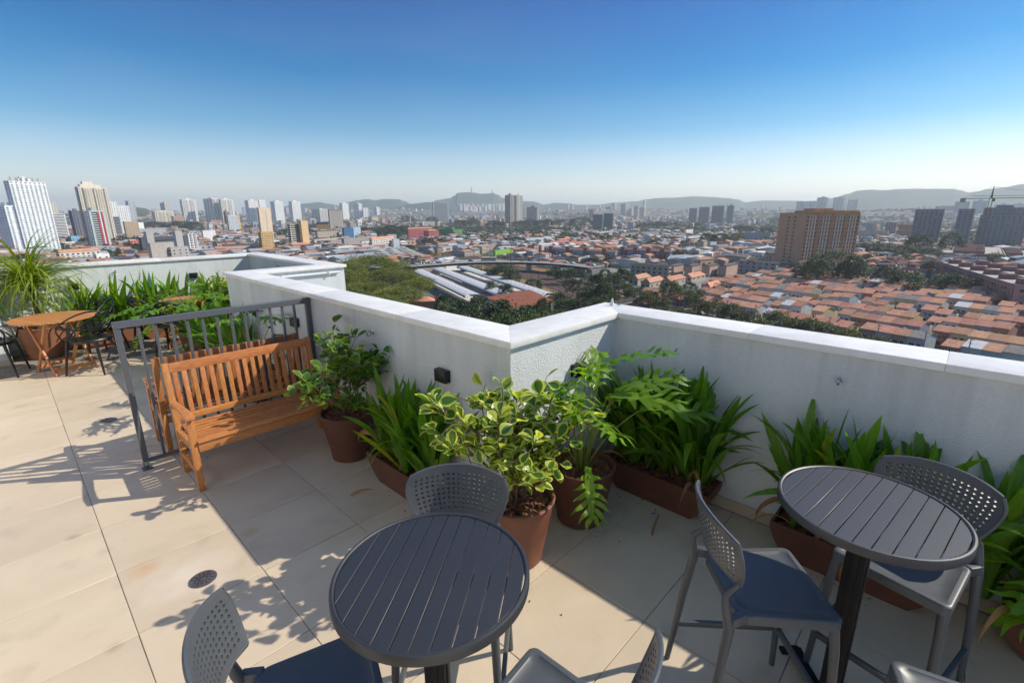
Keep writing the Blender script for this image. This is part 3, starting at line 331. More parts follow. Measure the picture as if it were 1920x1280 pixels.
HOUSES = [(128.9,924.7,18.9,8.5,6.5,0,4),(326.9,806.4,10.9,8.3,4.6,1,4),(212.3,609.1,19.1,9.2,5.0,6,1),(230.0,973.6,9.5,12.3,4.0,6,0),(233.8,608.9,10.5,9.4,7.3,1,6),(106.3,774.5,11.2,13.1,5.5,1,2),(362.3,1304.7,9.9,11.0,8.1,6,1),(182.5,776.9,10.0,11.5,4.8,0,0),(155.9,774.2,18.4,12.5,7.3,0,1),(315.2,835.7,19.0,9.0,6.3,5,6),(196.5,682.3,10.0,10.1,7.9,5,5),(217.5,1149.0,19.4,12.5,5.7,5,0),(267.8,1084.4,13.9,9.9,4.4,4,1),(340.4,1255.2,13.2,11.4,5.9,5,3),(349.8,1227.6,16.1,8.6,7.4,5,6),(268.5,1327.1,19.7,9.0,8.3,1,6),(237.7,1357.2,14.0,12.7,5.3,0,4),(183.8,890.5,12.1,13.8,7.4,4,1),(145.7,950.7,16.7,12.6,5.7,2,3),(317.8,1201.7,9.5,11.2,4.8,1,2),(348.9,999.1,9.1,9.1,6.1,6,1),(162.4,909.7,19.4,11.2,8.2,0,6),(242.1,579.5,15.0,11.1,6.4,1,6),(271.0,979.2,17.0,12.3,4.5,7,5),(232.3,704.0,9.3,9.5,6.1,5,6),(189.5,636.7,9.4,11.6,6.8,6,4),(350.5,1202.6,9.4,12.5,4.4,0,4),(236.4,789.7,14.2,12.2,4.3,1,4),(94.9,691.8,15.5,13.9,8.4,2,1),(296.4,1174.3,19.7,8.7,4.2,1,1),(211.7,831.8,13.1,11.8,5.1,4,6),(406.3,1269.8,11.8,11.7,8.3,6,0),(303.0,783.0,12.5,13.2,6.9,4,2),(255.3,619.5,18.9,13.6,7.9,4,1),(140.1,966.2,13.6,9.9,6.5,6,4),(201.6,1069.6,14.1,11.7,6.6,7,4),(176.0,965.6,12.6,9.0,6.4,3,3),(232.9,716.1,10.5,11.8,5.5,7,6),(178.7,616.7,16.4,10.3,7.1,5,1),(126.3,889.6,14.2,13.2,5.5,1,5),(314.6,956.5,14.9,8.4,4.0,5,0),(167.2,1045.1,16.6,11.1,7.6,6,4),(188.0,807.0,18.6,11.1,5.6,4,3),(206.0,953.6,11.0,11.7,7.9,2,0),(176.7,864.4,17.3,10.6,8.4,1,3),(156.6,614.6,11.0,8.9,7.1,0,6),(204.4,994.7,15.4,11.2,8.3,1,5),(174.6,638.3,11.4,9.2,7.1,6,0),(206.7,563.9,19.3,12.3,6.2,0,4),(303.7,850.0,14.1,11.8,8.3,1,2),(454.2,1103.3,12.9,13.3,7.5,2,6),(242.0,1095.9,20.0,8.2,7.2,3,4),(284.1,1339.0,13.5,12.7,6.0,0,4),(306.0,1067.4,16.3,11.1,6.6,2,4),(95.7,671.6,10.5,10.5,7.4,1,6),(161.0,814.6,19.4,10.1,4.1,3,0),(256.4,836.8,19.2,8.6,7.9,3,5),(324.4,982.1,12.2,8.1,7.0,6,3),(361.2,1283.5,17.2,9.3,4.2,0,3),(246.0,672.0,12.9,11.3,7.2,1,1),(461.2,1141.1,15.3,11.0,7.8,5,3),(336.1,868.2,14.7,13.4,4.2,5,3),(255.1,1007.9,17.8,11.2,7.4,1,0),(235.1,620.5,16.5,9.3,5.2,7,4),(150.4,638.3,11.0,11.9,7.6,5,4),(258.4,981.5,9.9,9.6,4.9,7,2),(301.6,1018.1,16.8,11.1,6.7,0,3),(302.2,1211.1,14.6,12.1,8.0,1,6),(190.5,1048.3,12.1,12.4,7.6,5,6),(216.0,747.8,14.2,8.5,5.8,5,1),(374.3,1055.8,19.5,11.7,8.5,7,4),(376.0,1302.6,12.1,12.2,4.4,4,6),(256.2,1418.4,18.6,11.1,6.0,5,4),(339.5,889.0,16.7,13.5,8.3,4,3),(255.9,727.4,17.9,8.4,5.9,7,3),(175.3,1174.0,18.1,13.3,6.6,1,1),(276.5,1314.7,17.1,9.0,4.4,1,1),(193.8,977.1,11.5,12.2,8.4,3,5),(176.2,1103.9,10.7,12.5,7.4,6,2),(135.3,837.0,13.3,13.4,5.5,3,4),(350.8,980.1,15.0,11.8,4.5,0,4),(218.8,717.4,15.0,11.9,4.0,7,3),(292.5,917.5,13.0,9.8,4.9,2,4),(396.9,1094.6,11.6,8.9,8.0,2,6),(129.8,780.2,16.6,11.5,6.2,6,2),(161.8,791.6,10.7,10.9,5.2,5,1),(263.6,782.7,18.3,13.7,5.2,2,4),(212.6,684.7,18.3,9.1,7.4,0,5),(337.8,918.2,18.4,9.8,4.3,3,6),(260.2,1358.0,18.1,9.1,6.6,4,6),(281.0,1007.2,17.2,8.9,4.2,1,2),(235.7,689.5,19.2,13.6,6.6,2,0),(250.5,873.7,16.8,10.1,4.3,3,2),(239.0,774.3,14.0,10.8,8.5,7,6),(287.2,1088.5,20.0,10.7,6.1,3,2),(520.3,893.7,11.8,13.0,4.5,4,5),(291.5,587.6,19.7,9.3,6.9,5,4),(436.9,969.5,9.5,8.3,7.3,1,5),(436.4,707.3,13.0,13.3,7.0,5,2),(319.0,563.4,11.8,13.8,7.5,7,3),(257.3,605.2,19.3,8.3,5.9,5,0),(485.2,888.2,15.6,13.5,5.3,3,0),(325.1,586.0,13.5,8.3,5.6,6,4),(342.7,790.5,16.3,13.8,4.9,5,4),(293.8,602.7,19.4,8.4,6.7,4,5),(390.3,778.6,12.8,12.6,4.3,0,5),(422.2,871.6,10.1,11.7,6.6,5,3),(333.4,557.0,10.8,8.7,4.6,0,0),(446.8,932.9,9.6,12.7,7.5,7,3),(519.9,916.0,12.5,8.5,7.9,0,1),(312.5,549.0,17.2,11.9,6.1,1,4),(435.1,993.1,9.6,13.9,4.7,0,4),(532.0,949.9,9.6,9.4,6.0,0,3),(407.9,684.7,13.8,8.1,4.4,0,1),(446.5,763.1,16.9,9.5,7.3,0,6),(311.1,583.0,17.5,8.7,7.3,2,1),(291.1,637.6,18.4,8.4,6.1,0,3),(529.0,866.6,20.0,10.0,5.6,2,3),(466.3,990.4,19.5,8.6,7.6,0,4),(424.2,960.7,11.4,10.5,4.1,4,4),(327.6,761.4,15.9,11.0,6.4,5,5),(404.1,775.3,12.3,12.4,7.2,2,6),(411.2,733.2,9.7,12.2,6.9,2,0),(416.3,916.3,17.7,9.4,6.6,3,6),(486.5,960.0,18.7,13.0,8.4,1,3),(279.7,616.0,11.1,9.9,7.6,7,5),(302.3,624.8,14.5,13.2,6.5,5,4),(405.7,659.0,14.7,11.6,7.0,4,2),(463.3,979.3,15.4,11.4,5.5,5,0),(661.7,710.5,14.0,11.1,6.0,0,4),(723.0,607.6,11.7,12.0,6.7,7,4),(369.8,426.7,15.5,13.1,5.8,7,6),(487.3,500.9,13.5,10.7,6.9,1,6),(468.1,410.0,13.8,8.2,6.2,2,3),(416.1,383.8,14.9,13.3,5.6,5,3),(701.1,736.5,11.5,13.6,6.0,7,4),(401.6,373.9,15.9,12.7,5.6,4,0),(529.2,500.0,10.2,12.7,4.8,4,3),(646.9,707.5,20.0,11.2,6.3,3,3),(486.9,557.1,19.4,8.9,5.8,4,6),(555.4,649.1,13.6,11.8,8.0,6,3),(712.1,698.1,15.9,9.5,7.0,6,6),(405.7,441.0,14.5,12.2,5.9,1,1),(528.6,462.9,13.3,11.5,4.7,3,1),(491.2,522.6,13.9,11.4,4.1,0,4),(550.1,614.1,14.6,12.4,4.2,0,4),(669.7,759.7,17.0,9.6,5.4,0,6),(422.7,408.3,18.0,8.0,5.4,0,4),(661.5,567.4,15.8,14.0,7.0,4,0),(387.5,415.0,9.5,13.2,8.3,2,3),(685.8,742.5,14.0,9.4,7.9,2,1),(425.9,423.7,14.6,8.3,4.5,7,4),(432.4,374.2,16.1,8.5,8.5,5,5),(706.1,661.9,10.1,10.5,7.6,6,3),(368.5,410.3,10.3,12.7,6.1,1,6),(397.4,357.9,17.8,12.0,6.0,4,5),(496.6,484.5,11.0,13.3,5.1,2,3),(640.5,594.3,20.0,9.4,7.4,5,6),(741.5,739.4,18.6,11.5,4.6,5,4),(343.9,396.0,13.6,10.3,5.6,3,0),(770.4,719.1,14.0,9.6,4.7,4,0),(392.5,444.7,10.0,11.8,4.9,5,3),(501.4,560.6,14.9,11.2,8.4,3,4),(459.1,532.7,15.2,13.1,6.6,5,4),(398.5,468.4,13.8,11.3,6.4,2,3),(381.9,429.9,18.3,8.2,6.5,5,2),(671.6,633.2,17.4,8.2,7.5,1,6),(718.3,762.3,14.2,11.8,4.4,5,4),(468.9,434.9,10.2,12.3,8.0,0,3),(527.0,483.4,17.3,12.4,5.6,5,6),(467.8,398.3,11.4,10.0,8.2,0,5),(477.7,469.0,13.0,12.1,7.6,1,4),(375.1,443.1,14.2,11.0,8.1,1,3),(742.3,665.4,18.5,9.9,6.4,1,2),(448.5,441.7,12.1,12.7,6.3,7,6),(610.3,675.3,12.9,10.9,8.2,2,6),(351.7,411.7,17.9,13.2,4.8,2,5),(694.7,616.5,11.5,12.4,4.1,1,1),(624.8,572.2,10.5,8.6,6.8,5,4),(597.7,584.8,16.2,13.4,7.2,7,5),(569.2,597.6,13.0,9.5,6.3,0,4),(666.3,432.2,18.4,10.2,5.6,4,3),(696.1,481.0,18.5,10.7,7.6,2,3),(652.5,334.3,19.3,10.5,5.4,1,0),(805.3,368.1,10.9,11.4,8.5,4,6),(593.7,394.7,18.0,13.9,4.3,7,5),(649.3,320.9,14.1,9.3,8.5,7,4),(573.2,390.9,19.7,13.0,7.2,2,4),(634.2,390.2,15.5,12.6,8.0,0,2),(608.3,281.5,18.7,9.8,5.4,2,4),(469.5,381.2,15.5,10.9,8.1,6,6),(830.9,425.7,10.7,10.0,4.9,5,5),(570.6,351.7,17.0,13.5,8.1,1,3),(657.9,490.9,16.8,11.6,5.8,2,6),(728.2,433.9,18.8,13.8,7.0,5,1),(639.4,348.0,13.2,10.3,5.3,7,3),(615.5,468.6,13.4,12.2,5.0,5,5),(528.8,304.9,12.8,12.1,4.8,5,4),(648.8,432.0,9.2,9.1,6.2,7,0),(626.6,290.4,15.9,9.1,5.2,0,2),(562.4,314.1,19.5,8.4,5.4,0,6),(707.9,389.9,9.3,13.0,6.9,4,6),(765.4,436.7,17.5,9.4,5.5,3,3),(609.8,364.5,11.2,8.4,5.6,4,6),(787.8,385.5,11.1,14.0,5.5,5,3),(627.0,480.1,18.8,10.8,6.0,0,0),(556.9,432.7,18.6,12.2,8.1,6,0),(576.4,407.6,13.0,13.5,8.1,5,3),(559.2,264.3,16.8,10.8,7.1,3,5),(565.5,377.3,14.1,8.3,6.7,0,2),(696.9,447.1,14.4,11.4,8.0,5,5),(771.4,405.8,13.9,12.8,8.4,7,4),(643.3,508.4,14.5,8.7,7.6,5,3),(702.2,568.7,13.9,10.2,7.0,1,3),(569.5,281.7,9.6,12.6,7.9,0,6),(622.8,335.1,11.3,9.5,5.7,0,6),(593.8,447.9,14.4,12.5,6.8,6,0),(624.9,364.1,19.1,13.4,5.3,0,1),(590.8,300.9,10.0,12.0,6.8,5,4),(713.3,423.6,9.9,10.7,4.1,7,1),(684.7,293.1,15.3,8.9,7.3,7,3),(608.1,391.6,18.8,11.2,7.8,1,5),(628.4,499.5,15.0,11.9,6.0,4,4),(563.7,326.0,18.1,8.7,8.2,6,2),(585.7,349.8,13.8,11.2,7.8,6,5),(591.9,320.9,15.6,11.5,7.4,6,6),(597.0,262.9,10.1,9.1,7.6,0,6),(553.7,350.9,15.3,13.3,6.5,2,3),(668.9,306.2,13.9,11.9,7.9,1,0),(648.0,278.3,17.2,9.8,7.8,0,6),(771.2,355.0,19.7,8.1,8.0,6,3),(713.7,489.7,16.7,11.5,6.4,6,5),(680.6,389.2,12.8,8.9,4.5,5,4),(544.3,327.1,16.4,10.6,5.0,1,4),(684.4,309.4,10.0,12.3,7.9,1,4),(724.5,506.8,9.6,10.9,8.1,3,0),(628.8,269.0,13.4,11.0,7.1,4,6),(609.0,299.2,19.4,9.2,6.6,1,6),(675.4,449.5,11.9,9.5,4.2,5,3),(630.2,440.6,15.2,12.6,6.5,1,1),(516.4,324.7,14.8,11.7,8.4,5,0),(513.8,218.3,14.9,8.6,5.9,7,4),(634.3,198.5,10.7,11.8,4.5,2,6),(665.0,207.6,17.2,13.9,7.1,7,3),(501.9,192.2,12.4,8.4,6.1,6,4),(505.2,205.2,18.2,11.4,7.2,1,5),(672.6,221.9,19.6,11.4,7.7,6,4),(534.9,150.4,17.2,10.6,5.7,2,6),(503.0,146.0,18.4,13.1,8.2,7,4),(526.9,227.9,19.9,8.4,5.7,2,3),(444.2,182.3,12.6,13.4,6.0,2,4),(613.0,218.2,19.6,8.5,5.6,2,6),(531.1,162.9,13.3,9.3,7.6,3,3),(493.1,213.0,10.1,9.1,6.7,6,6),(613.9,267.8,10.8,13.5,8.2,7,0),(611.1,162.2,10.9,9.5,8.0,3,6),(495.3,132.0,13.9,12.2,7.2,2,5),(552.1,152.6,9.1,11.3,5.1,4,3),(490.6,152.0,15.4,9.7,4.6,0,1),(527.2,207.8,11.7,12.2,8.2,2,4),(467.9,159.9,14.7,13.3,6.5,6,4),(500.6,174.8,12.4,8.9,7.0,1,3),(461.6,177.9,15.1,8.1,8.2,7,4),(615.1,195.8,9.4,9.1,4.1,1,1),(706.8,219.8,19.7,8.6,5.1,0,5),(565.8,157.3,10.9,9.6,4.4,2,1),(637.5,258.2,13.1,9.4,8.5,4,6),(590.2,158.9,16.4,10.0,6.7,4,4),(511.1,158.9,12.0,8.8,4.2,1,4),(659.9,232.5,12.4,13.8,8.4,1,2),(647.6,212.4,12.2,11.6,4.6,4,3),(646.2,187.9,17.5,13.6,8.1,1,0),(676.2,240.2,14.8,8.8,8.0,7,3),(623.7,174.6,18.7,10.3,5.9,4,6),(552.2,238.7,19.7,13.6,5.4,0,3),(940.4,102.4,10.5,11.5,4.8,4,1),(815.3,99.2,12.2,9.9,6.7,0,6),(894.0,127.3,10.7,11.2,7.3,4,3),(1006.3,104.3,12.2,13.9,5.7,0,3),(943.7,63.6,13.7,9.1,4.5,0,0),(905.6,80.8,18.9,12.2,7.4,5,6),(845.5,86.3,17.2,9.8,4.2,0,4),(1039.5,93.5,17.2,12.9,8.2,4,4)]
# ================================================================== ROOF TERRACE
# ---- materials
SPOTS = [(.24,3.26,0,.10,(.50,.27,.08),.55),(.80,3.15,0,.07,(.48,.28,.10),.5),(.42,2.98,0,.26,(.80,.76,.70),.35),(-.02,3.95,0,.05,(.25,.19,.13),.5),(.02,2.70,0,.05,(.25,.19,.13),.45)]
def stains(n, L, vec, col, tc):
    g = n.nodes.new('ShaderNodeNewGeometry')
    s1 = n.nodes.new('ShaderNodeTexNoise'); s1.inputs['Scale'].default_value = 1.15; s1.inputs['Detail'].default_value = 5; s1.inputs['Roughness'].default_value = .65; L(g.outputs['Position'], s1.inputs['Vector'])
    r1 = n.nodes.new('ShaderNodeValToRGB'); r1.color_ramp.elements[0].position = .60; r1.color_ramp.elements[1].position = .74; L(s1.outputs[0], r1.inputs[0])
    m1 = n.nodes.new('ShaderNodeMix'); m1.data_type = 'RGBA'; m1.blend_type = 'MULTIPLY'
    fm = n.nodes.new('ShaderNodeMath'); fm.operation = 'MULTIPLY'; fm.inputs[1].default_value = .38; L(r1.outputs[0], fm.inputs[0]); L(fm.outputs[0], m1.inputs['Factor'])
    L(col, m1.inputs['A']); m1.inputs['B'].default_value = (.92, .68, .42, 1)
    # broad veining, streaked across the slab like a cement look porcelain
    mp = n.nodes.new('ShaderNodeMapping'); mp.inputs['Rotation'].default_value = (0,0,.9); mp.inputs['Scale'].default_value = (1.2, 2.6, 1); L(g.outputs['Position'], mp.inputs[0])
    s2 = n.nodes.new('ShaderNodeTexNoise'); s2.inputs['Scale'].default_value = 1.0; s2.inputs['Detail'].default_value = 7; s2.inputs['Roughness'].default_value = .62; s2.inputs['Distortion'].default_value = .6; L(mp.outputs[0], s2.inputs['Vector'])
    r2 = n.nodes.new('ShaderNodeMapRange'); r2.inputs['From Min'].default_value = .3; r2.inputs['From Max'].default_value = .7; r2.inputs['To Min'].default_value = .94; r2.inputs['To Max'].default_value = 1.04; L(s2.outputs[0], r2.inputs[0])
    m2 = n.nodes.new('ShaderNodeMix'); m2.data_type = 'RGBA'; m2.blend_type = 'MULTIPLY'; m2.inputs['Factor'].default_value = 1
    L(m1.outputs['Result'], m2.inputs['A']); L(r2.outputs[0], m2.inputs['B'])
    # dark foot marks and grime
    s3 = n.nodes.new('ShaderNodeTexNoise'); s3.inputs['Scale'].default_value = 4.3; s3.inputs['Detail'].default_value = 8; L(g.outputs['Position'], s3.inputs['Vector'])
    r3 = n.nodes.new('ShaderNodeMapRange'); r3.inputs['From Min'].default_value = .58; r3.inputs['From Max'].default_value = .72; r3.inputs['To Min'].default_value = 1; r3.inputs['To Max'].default_value = .88; L(s3.outputs[0], r3.inputs[0])
    m3 = n.nodes.new('ShaderNodeMix'); m3.data_type = 'RGBA'; m3.blend_type = 'MULTIPLY'; m3.inputs['Factor'].default_value = 1
    L(m2.outputs['Result'], m3.inputs['A']); L(r3.outputs[0], m3.inputs['B'])
    # a few spills of their own: rust brown drips, a chalky patch round the drain, a pot's ring
    warp = n.nodes.new('ShaderNodeTexNoise'); warp.inputs['Scale'].default_value = 7; warp.inputs['Detail'].default_value = 6; L(g.outputs['Position'], warp.inputs['Vector'])
    out = m3.outputs['Result']
    for (x, y, r0, r1, c, f) in SPOTS:
        sb = n.nodes.new('ShaderNodeVectorMath'); sb.operation = 'SUBTRACT'; sb.inputs[1].default_value = (x, y, 0); L(g.outputs['Position'], sb.inputs[0])
        ln = n.nodes.new('ShaderNodeVectorMath'); ln.operation = 'LENGTH'; L(sb.outputs[0], ln.inputs[0])
        ad = n.nodes.new('ShaderNodeMath'); ad.operation = 'MULTIPLY_ADD'; L(warp.outputs[0], ad.inputs[0]); ad.inputs[1].default_value = max(r1, .05)*1.6; L(ln.outputs['Value'], ad.inputs[2])
        rp = n.nodes.new('ShaderNodeValToRGB'); e = rp.color_ramp.elements; k = max(r1, .05)*.8
        if r0 > 0:
            e[0].position = r0+k-.012; e[0].color = (0,0,0,1); e[1].position = r0+k+.012; e[1].color = (0,0,0,1); q = e.new(r0+k); q.color = (f,f,f,1)
        else:
            e[0].position = k; e[0].color = (f,f,f,1); e[1].position = k+r1; e[1].color = (0,0,0,1)
        L(ad.outputs[0], rp.inputs[0])
        mm = n.nodes.new('ShaderNodeMix'); mm.data_type = 'RGBA'; L(rp.outputs[0], mm.inputs['Factor']); L(out, mm.inputs['A']); mm.inputs['B'].default_value = (*c, 1); out = mm.outputs['Result']
    return out
M_tile = pmat('floor_porcelain', (.64,.545,.415), (.58,.485,.36), scale=2.2, rough=.42, bump=.05, bscale=160, objrand=.05, extra=stains, spec=.4)
M_grout = pmat('grout', (.30,.26,.22), (.18,.16,.14), scale=12, rough=.9)
M_skirt = pmat('skirting_porcelain', (.50,.43,.34), (.44,.37,.29), scale=4, rough=.4, objrand=.04)
def stucco_extra(n, L, vec, col, tc):
    s = n.nodes.new('ShaderNodeTexNoise'); s.inputs['Scale'].default_value = 1.1; s.inputs['Detail'].default_value = 6
    mp = n.nodes.new('ShaderNodeMapping'); mp.inputs['Scale'].default_value = (2.2,2.2,.6); L(vec, mp.inputs[0]); L(mp.outputs[0], s.inputs['Vector'])
    r = n.nodes.new('ShaderNodeMapRange'); r.inputs['From Min'].default_value = .3; r.inputs['From Max'].default_value = .7; r.inputs['To Min'].default_value = .88; r.inputs['To Max'].default_value = 1.05; L(s.outputs[0], r.inputs[0])
    m = n.nodes.new('ShaderNodeMix'); m.data_type = 'RGBA'; m.blend_type = 'MULTIPLY'; m.inputs['Factor'].default_value = 1; L(col, m.inputs['A']); L(r.outputs[0], m.inputs['B'])
    # rain streaks hanging from the coping and dirt splashed up from the floor
    sx = n.nodes.new('ShaderNodeSeparateXYZ'); L(vec, sx.inputs[0])
    st = n.nodes.new('ShaderNodeTexNoise'); st.inputs['Scale'].default_value = 1; st.inputs['Detail'].default_value = 5
    mp2 = n.nodes.new('ShaderNodeMapping'); mp2.inputs['Scale'].default_value = (11,11,.5); L(vec, mp2.inputs[0]); L(mp2.outputs[0], st.inputs['Vector'])
    rs = n.nodes.new('ShaderNodeMapRange'); rs.inputs['From Min'].default_value = .50; rs.inputs['From Max'].default_value = .75; L(st.outputs[0], rs.inputs[0])
    up = n.nodes.new('ShaderNodeMapRange'); up.inputs['From Min'].default_value = .65; up.inputs['From Max'].default_value = 1.25; up.inputs['To Max'].default_value = .20; L(sx.outputs['Z'], up.inputs[0])
    lo = n.nodes.new('ShaderNodeMapRange'); lo.inputs['From Min'].default_value = .32; lo.inputs['From Max'].default_value = .08; lo.inputs['To Max'].default_value = .26; L(sx.outputs['Z'], lo.inputs[0])
    m1 = n.nodes.new('ShaderNodeMath'); m1.operation = 'MULTIPLY'; L(rs.outputs[0], m1.inputs[0]); L(up.outputs[0], m1.inputs[1])
    m2 = n.nodes.new('ShaderNodeMath'); m2.operation = 'MULTIPLY'; L(s.outputs[0], m2.inputs[0]); L(lo.outputs[0], m2.inputs[1])
    ad = n.nodes.new('ShaderNodeMath'); ad.operation = 'ADD'; L(m1.outputs[0], ad.inputs[0]); L(m2.outputs[0], ad.inputs[1])
    mx = n.nodes.new('ShaderNodeMix'); mx.data_type = 'RGBA'; L(ad.outputs[0], mx.inputs['Factor']); L(m.outputs['Result'], mx.inputs['A']); mx.inputs['B'].default_value = (.20,.19,.16,1)
    return mx.outputs['Result']
M_stucco = pmat('textured_wall_paint', (.69,.725,.72), (.64,.675,.67), scale=70, rough=.85, bump=.55, bscale=95, extra=stucco_extra, spec=.2)
def cap_extra(n, L, vec, col, tc):
    mp = n.nodes.new('ShaderNodeMapping'); mp.inputs['Scale'].default_value = (3,3,3); L(vec, mp.inputs[0])
    s = n.nodes.new('ShaderNodeTexNoise'); s.inputs['Scale'].default_value = 1.3; s.inputs['Detail'].default_value = 8; s.inputs['Roughness'].default_value = .7; L(mp.outputs[0], s.inputs['Vector'])
    r = n.nodes.new('ShaderNodeValToRGB'); r.color_ramp.elements[0].position = .3; r.color_ramp.elements[1].position = .62
    r.color_ramp.elements[0].color = (.70,.66,.58,1); r.color_ramp.elements[1].color = (1,1,1,1); L(s.outputs[0], r.inputs[0])
    m = n.nodes.new('ShaderNodeMix'); m.data_type = 'RGBA'; m.blend_type = 'MULTIPLY'; m.inputs['Factor'].default_value = .5; L(col, m.inputs['A']); L(r.outputs[0], m.inputs['B'])
    return m.outputs['Result']
M_cap = pmat('white_coping_stone', (.90,.90,.87), (.84,.84,.81), scale=9, rough=.45, bump=.12, bscale=60, extra=cap_extra)
M_joint = pmat('joint_filler', (.72,.70,.66), rough=.9)
M_rail = pmat('grey_steel_paint', (.105,.115,.13), (.095,.105,.12), scale=30, rough=.42, bump=.06, bscale=150)
def grain(n, L, vec, col, tc):
    return col
M_wood = pmat('oiled_eucalyptus', (.60,.27,.095), (.40,.150,.045), scale=14, rough=.42, bump=.10, bscale=70, objrand=.12, stretch=(1,9,9), detail=6)
M_woody = pmat('oiled_eucalyptus_upright', (.60,.27,.095), (.40,.150,.045), scale=14, rough=.42, bump=.10, bscale=70, objrand=.12, stretch=(9,9,1), detail=6)
M_table = pmat('dark_grey_table_paint', (.019,.020,.023), (.015,.016,.019), scale=6, rough=.50, bump=.05, bscale=400, objrand=.05, spec=1.0)
M_poleblack = pmat('black_powder_coat', (.011,.011,.013), (.009,.009,.010), scale=20, rough=.5, spec=.25)
M_stool = pmat('grey_moulded_plastic', (.086,.096,.106), (.077,.087,.097), scale=20, rough=.42, bump=.05, bscale=500)
M_black = pmat('black_plastic', (.012,.012,.013), (.010,.010,.011), scale=20, rough=.38)
M_chrome = pmat('stainless_steel', (.55,.55,.56), (.45,.45,.46), scale=20, rough=.25, metal=1)
M_drain = pmat('drain_steel', (.32,.32,.34), (.22,.14,.09), scale=14, rough=.4, metal=.8)
M_dark = pmat('dark_hole', (.01,.01,.01), rough=.9)
M_white = pmat('white_plastic', (.75,.76,.76), rough=.4)

# ---- deck: one slab of grout with a porcelain tile as an object for each tile
TS = .605; TX0 = .12 - TS*8; TY0 = .900 - TS*6
deck = bpy.data.objects.new('terrace_floor', None); COL.objects.link(deck); deck['kind'] = 'structure'
b = MB(); b.prism([(-6,-4),(3.3,-4),(3.3,2.0),(2.1,2.0),(2.1,7.05),(3.4,7.05),(3.4,10.2),(-6,10.2)], -.20, -.004); b.build('grout_bed', M_grout, deck)
def clip_tile(x0, y0, x1, y1):
    return x0, y0, x1, y1
def tile_mesh(wx, wy):
    b = MB(); b.box(0,0,-.009,wx,wy,0); return b.mesh('tile', M_tile, bevel=.0015, segs=1)
TM = {}
def put_tile(x0, y0, x1, y1, g=.0020):
    wx, wy = round(x1-x0-2*g,3), round(y1-y0-2*g,3)
    if wx < .02 or wy < .02: return
    k = (wx, wy)
    if k not in TM: TM[k] = tile_mesh(wx, wy)
    o = obj('tile', TM[k], deck, (x0+g, y0+g, R.uniform(-.0004,.0004)))
def floor_ok(x, y):
    if x > 3.2 or y > 10.08: return False
    if x > 2.0 and 1.95 < y < 7.1: return False
    return True
for i in range(-0, 18):
    for j in range(-1, 19):
        x0 = TX0 + i*TS; y0 = TY0 + j*TS; x1, y1 = x0+TS, y0+TS
        if x1 < -3.6 or y1 < -1.6: continue
        # cut to the plan of the terrace
        def cut(a0, b0, a1, b1):
            if a1-a0 > .01 and b1-b0 > .01: put_tile(a0, b0, a1, b1)
        yl, yh = y0, min(y1, 10.08)
        if yh <= yl: continue
        segs = []
        for (sa, sb, xm) in ((-9, 1.93, 3.205), (1.93, 7.15, 2.005), (7.15, 10.08, 3.285)):
            a, c = max(yl, sa), min(yh, sb)
            if c-a > .001: segs.append([a, c, xm])
        for a, c, xm in segs: cut(x0, a, min(x1, xm), c)

# ---- parapet: plan of the inner face, walked from the near right to the far left
PL = [(3.22,-5.0),(3.22,1.93),(2.02,1.93),(2.02,7.15),(3.30,7.15),(3.30,10.10),(-.16,10.10),(-.16,9.50),(-6.0,9.50)]
def offs(P, d):
    out = []
    for i, p in enumerate(P):
        p = Vector(p)
        if i == 0: t = (Vector(P[1])-p).normalized(); out.append(p+Vector((t.y,-t.x))*d); continue
        if i == len(P)-1: t = (p-Vector(P[i-1])).normalized(); out.append(p+Vector((t.y,-t.x))*d); continue
        t1 = (p-Vector(P[i-1])).normalized(); t2 = (Vector(P[i+1])-p).normalized()
        n1 = Vector((t1.y,-t1.x)); n2 = Vector((t2.y,-t2.x))
        out.append(p+(n1+n2)*d)
    return out
Wi, Wo = offs(PL, 0), offs(PL, .26)
Ci, Co = offs(PL, -.03), offs(PL, .29)
names = ['grey white stucco parapet on the right with three strap leaf boxes and a steel ring at its foot',
 'short parapet between the two inner corners, sunlit, with the cut leaf plant pot against it',
 'long stucco parapet running away from the near corner past the wooden bench to the railing',
 'short parapet beyond the railing with a white pipe on its outer face',
 'far parapet piece in shade carrying a steel ring, right end of the far corner',
 'far sunlit stucco parapet behind the terracotta boxes and the drooping palm',
 'short wall return beside the drooping palm at the left edge',
 'parapet at the far left edge behind the black chair']
joints = {0:[-3.0,-1.5,0,.95], 2:[3.1,4.55,6.05], 5:[.45,1.9], 1:[], 3:[], 4:[8.6], 6:[], 7:[-3.1,-1.6]}
SKT = .085
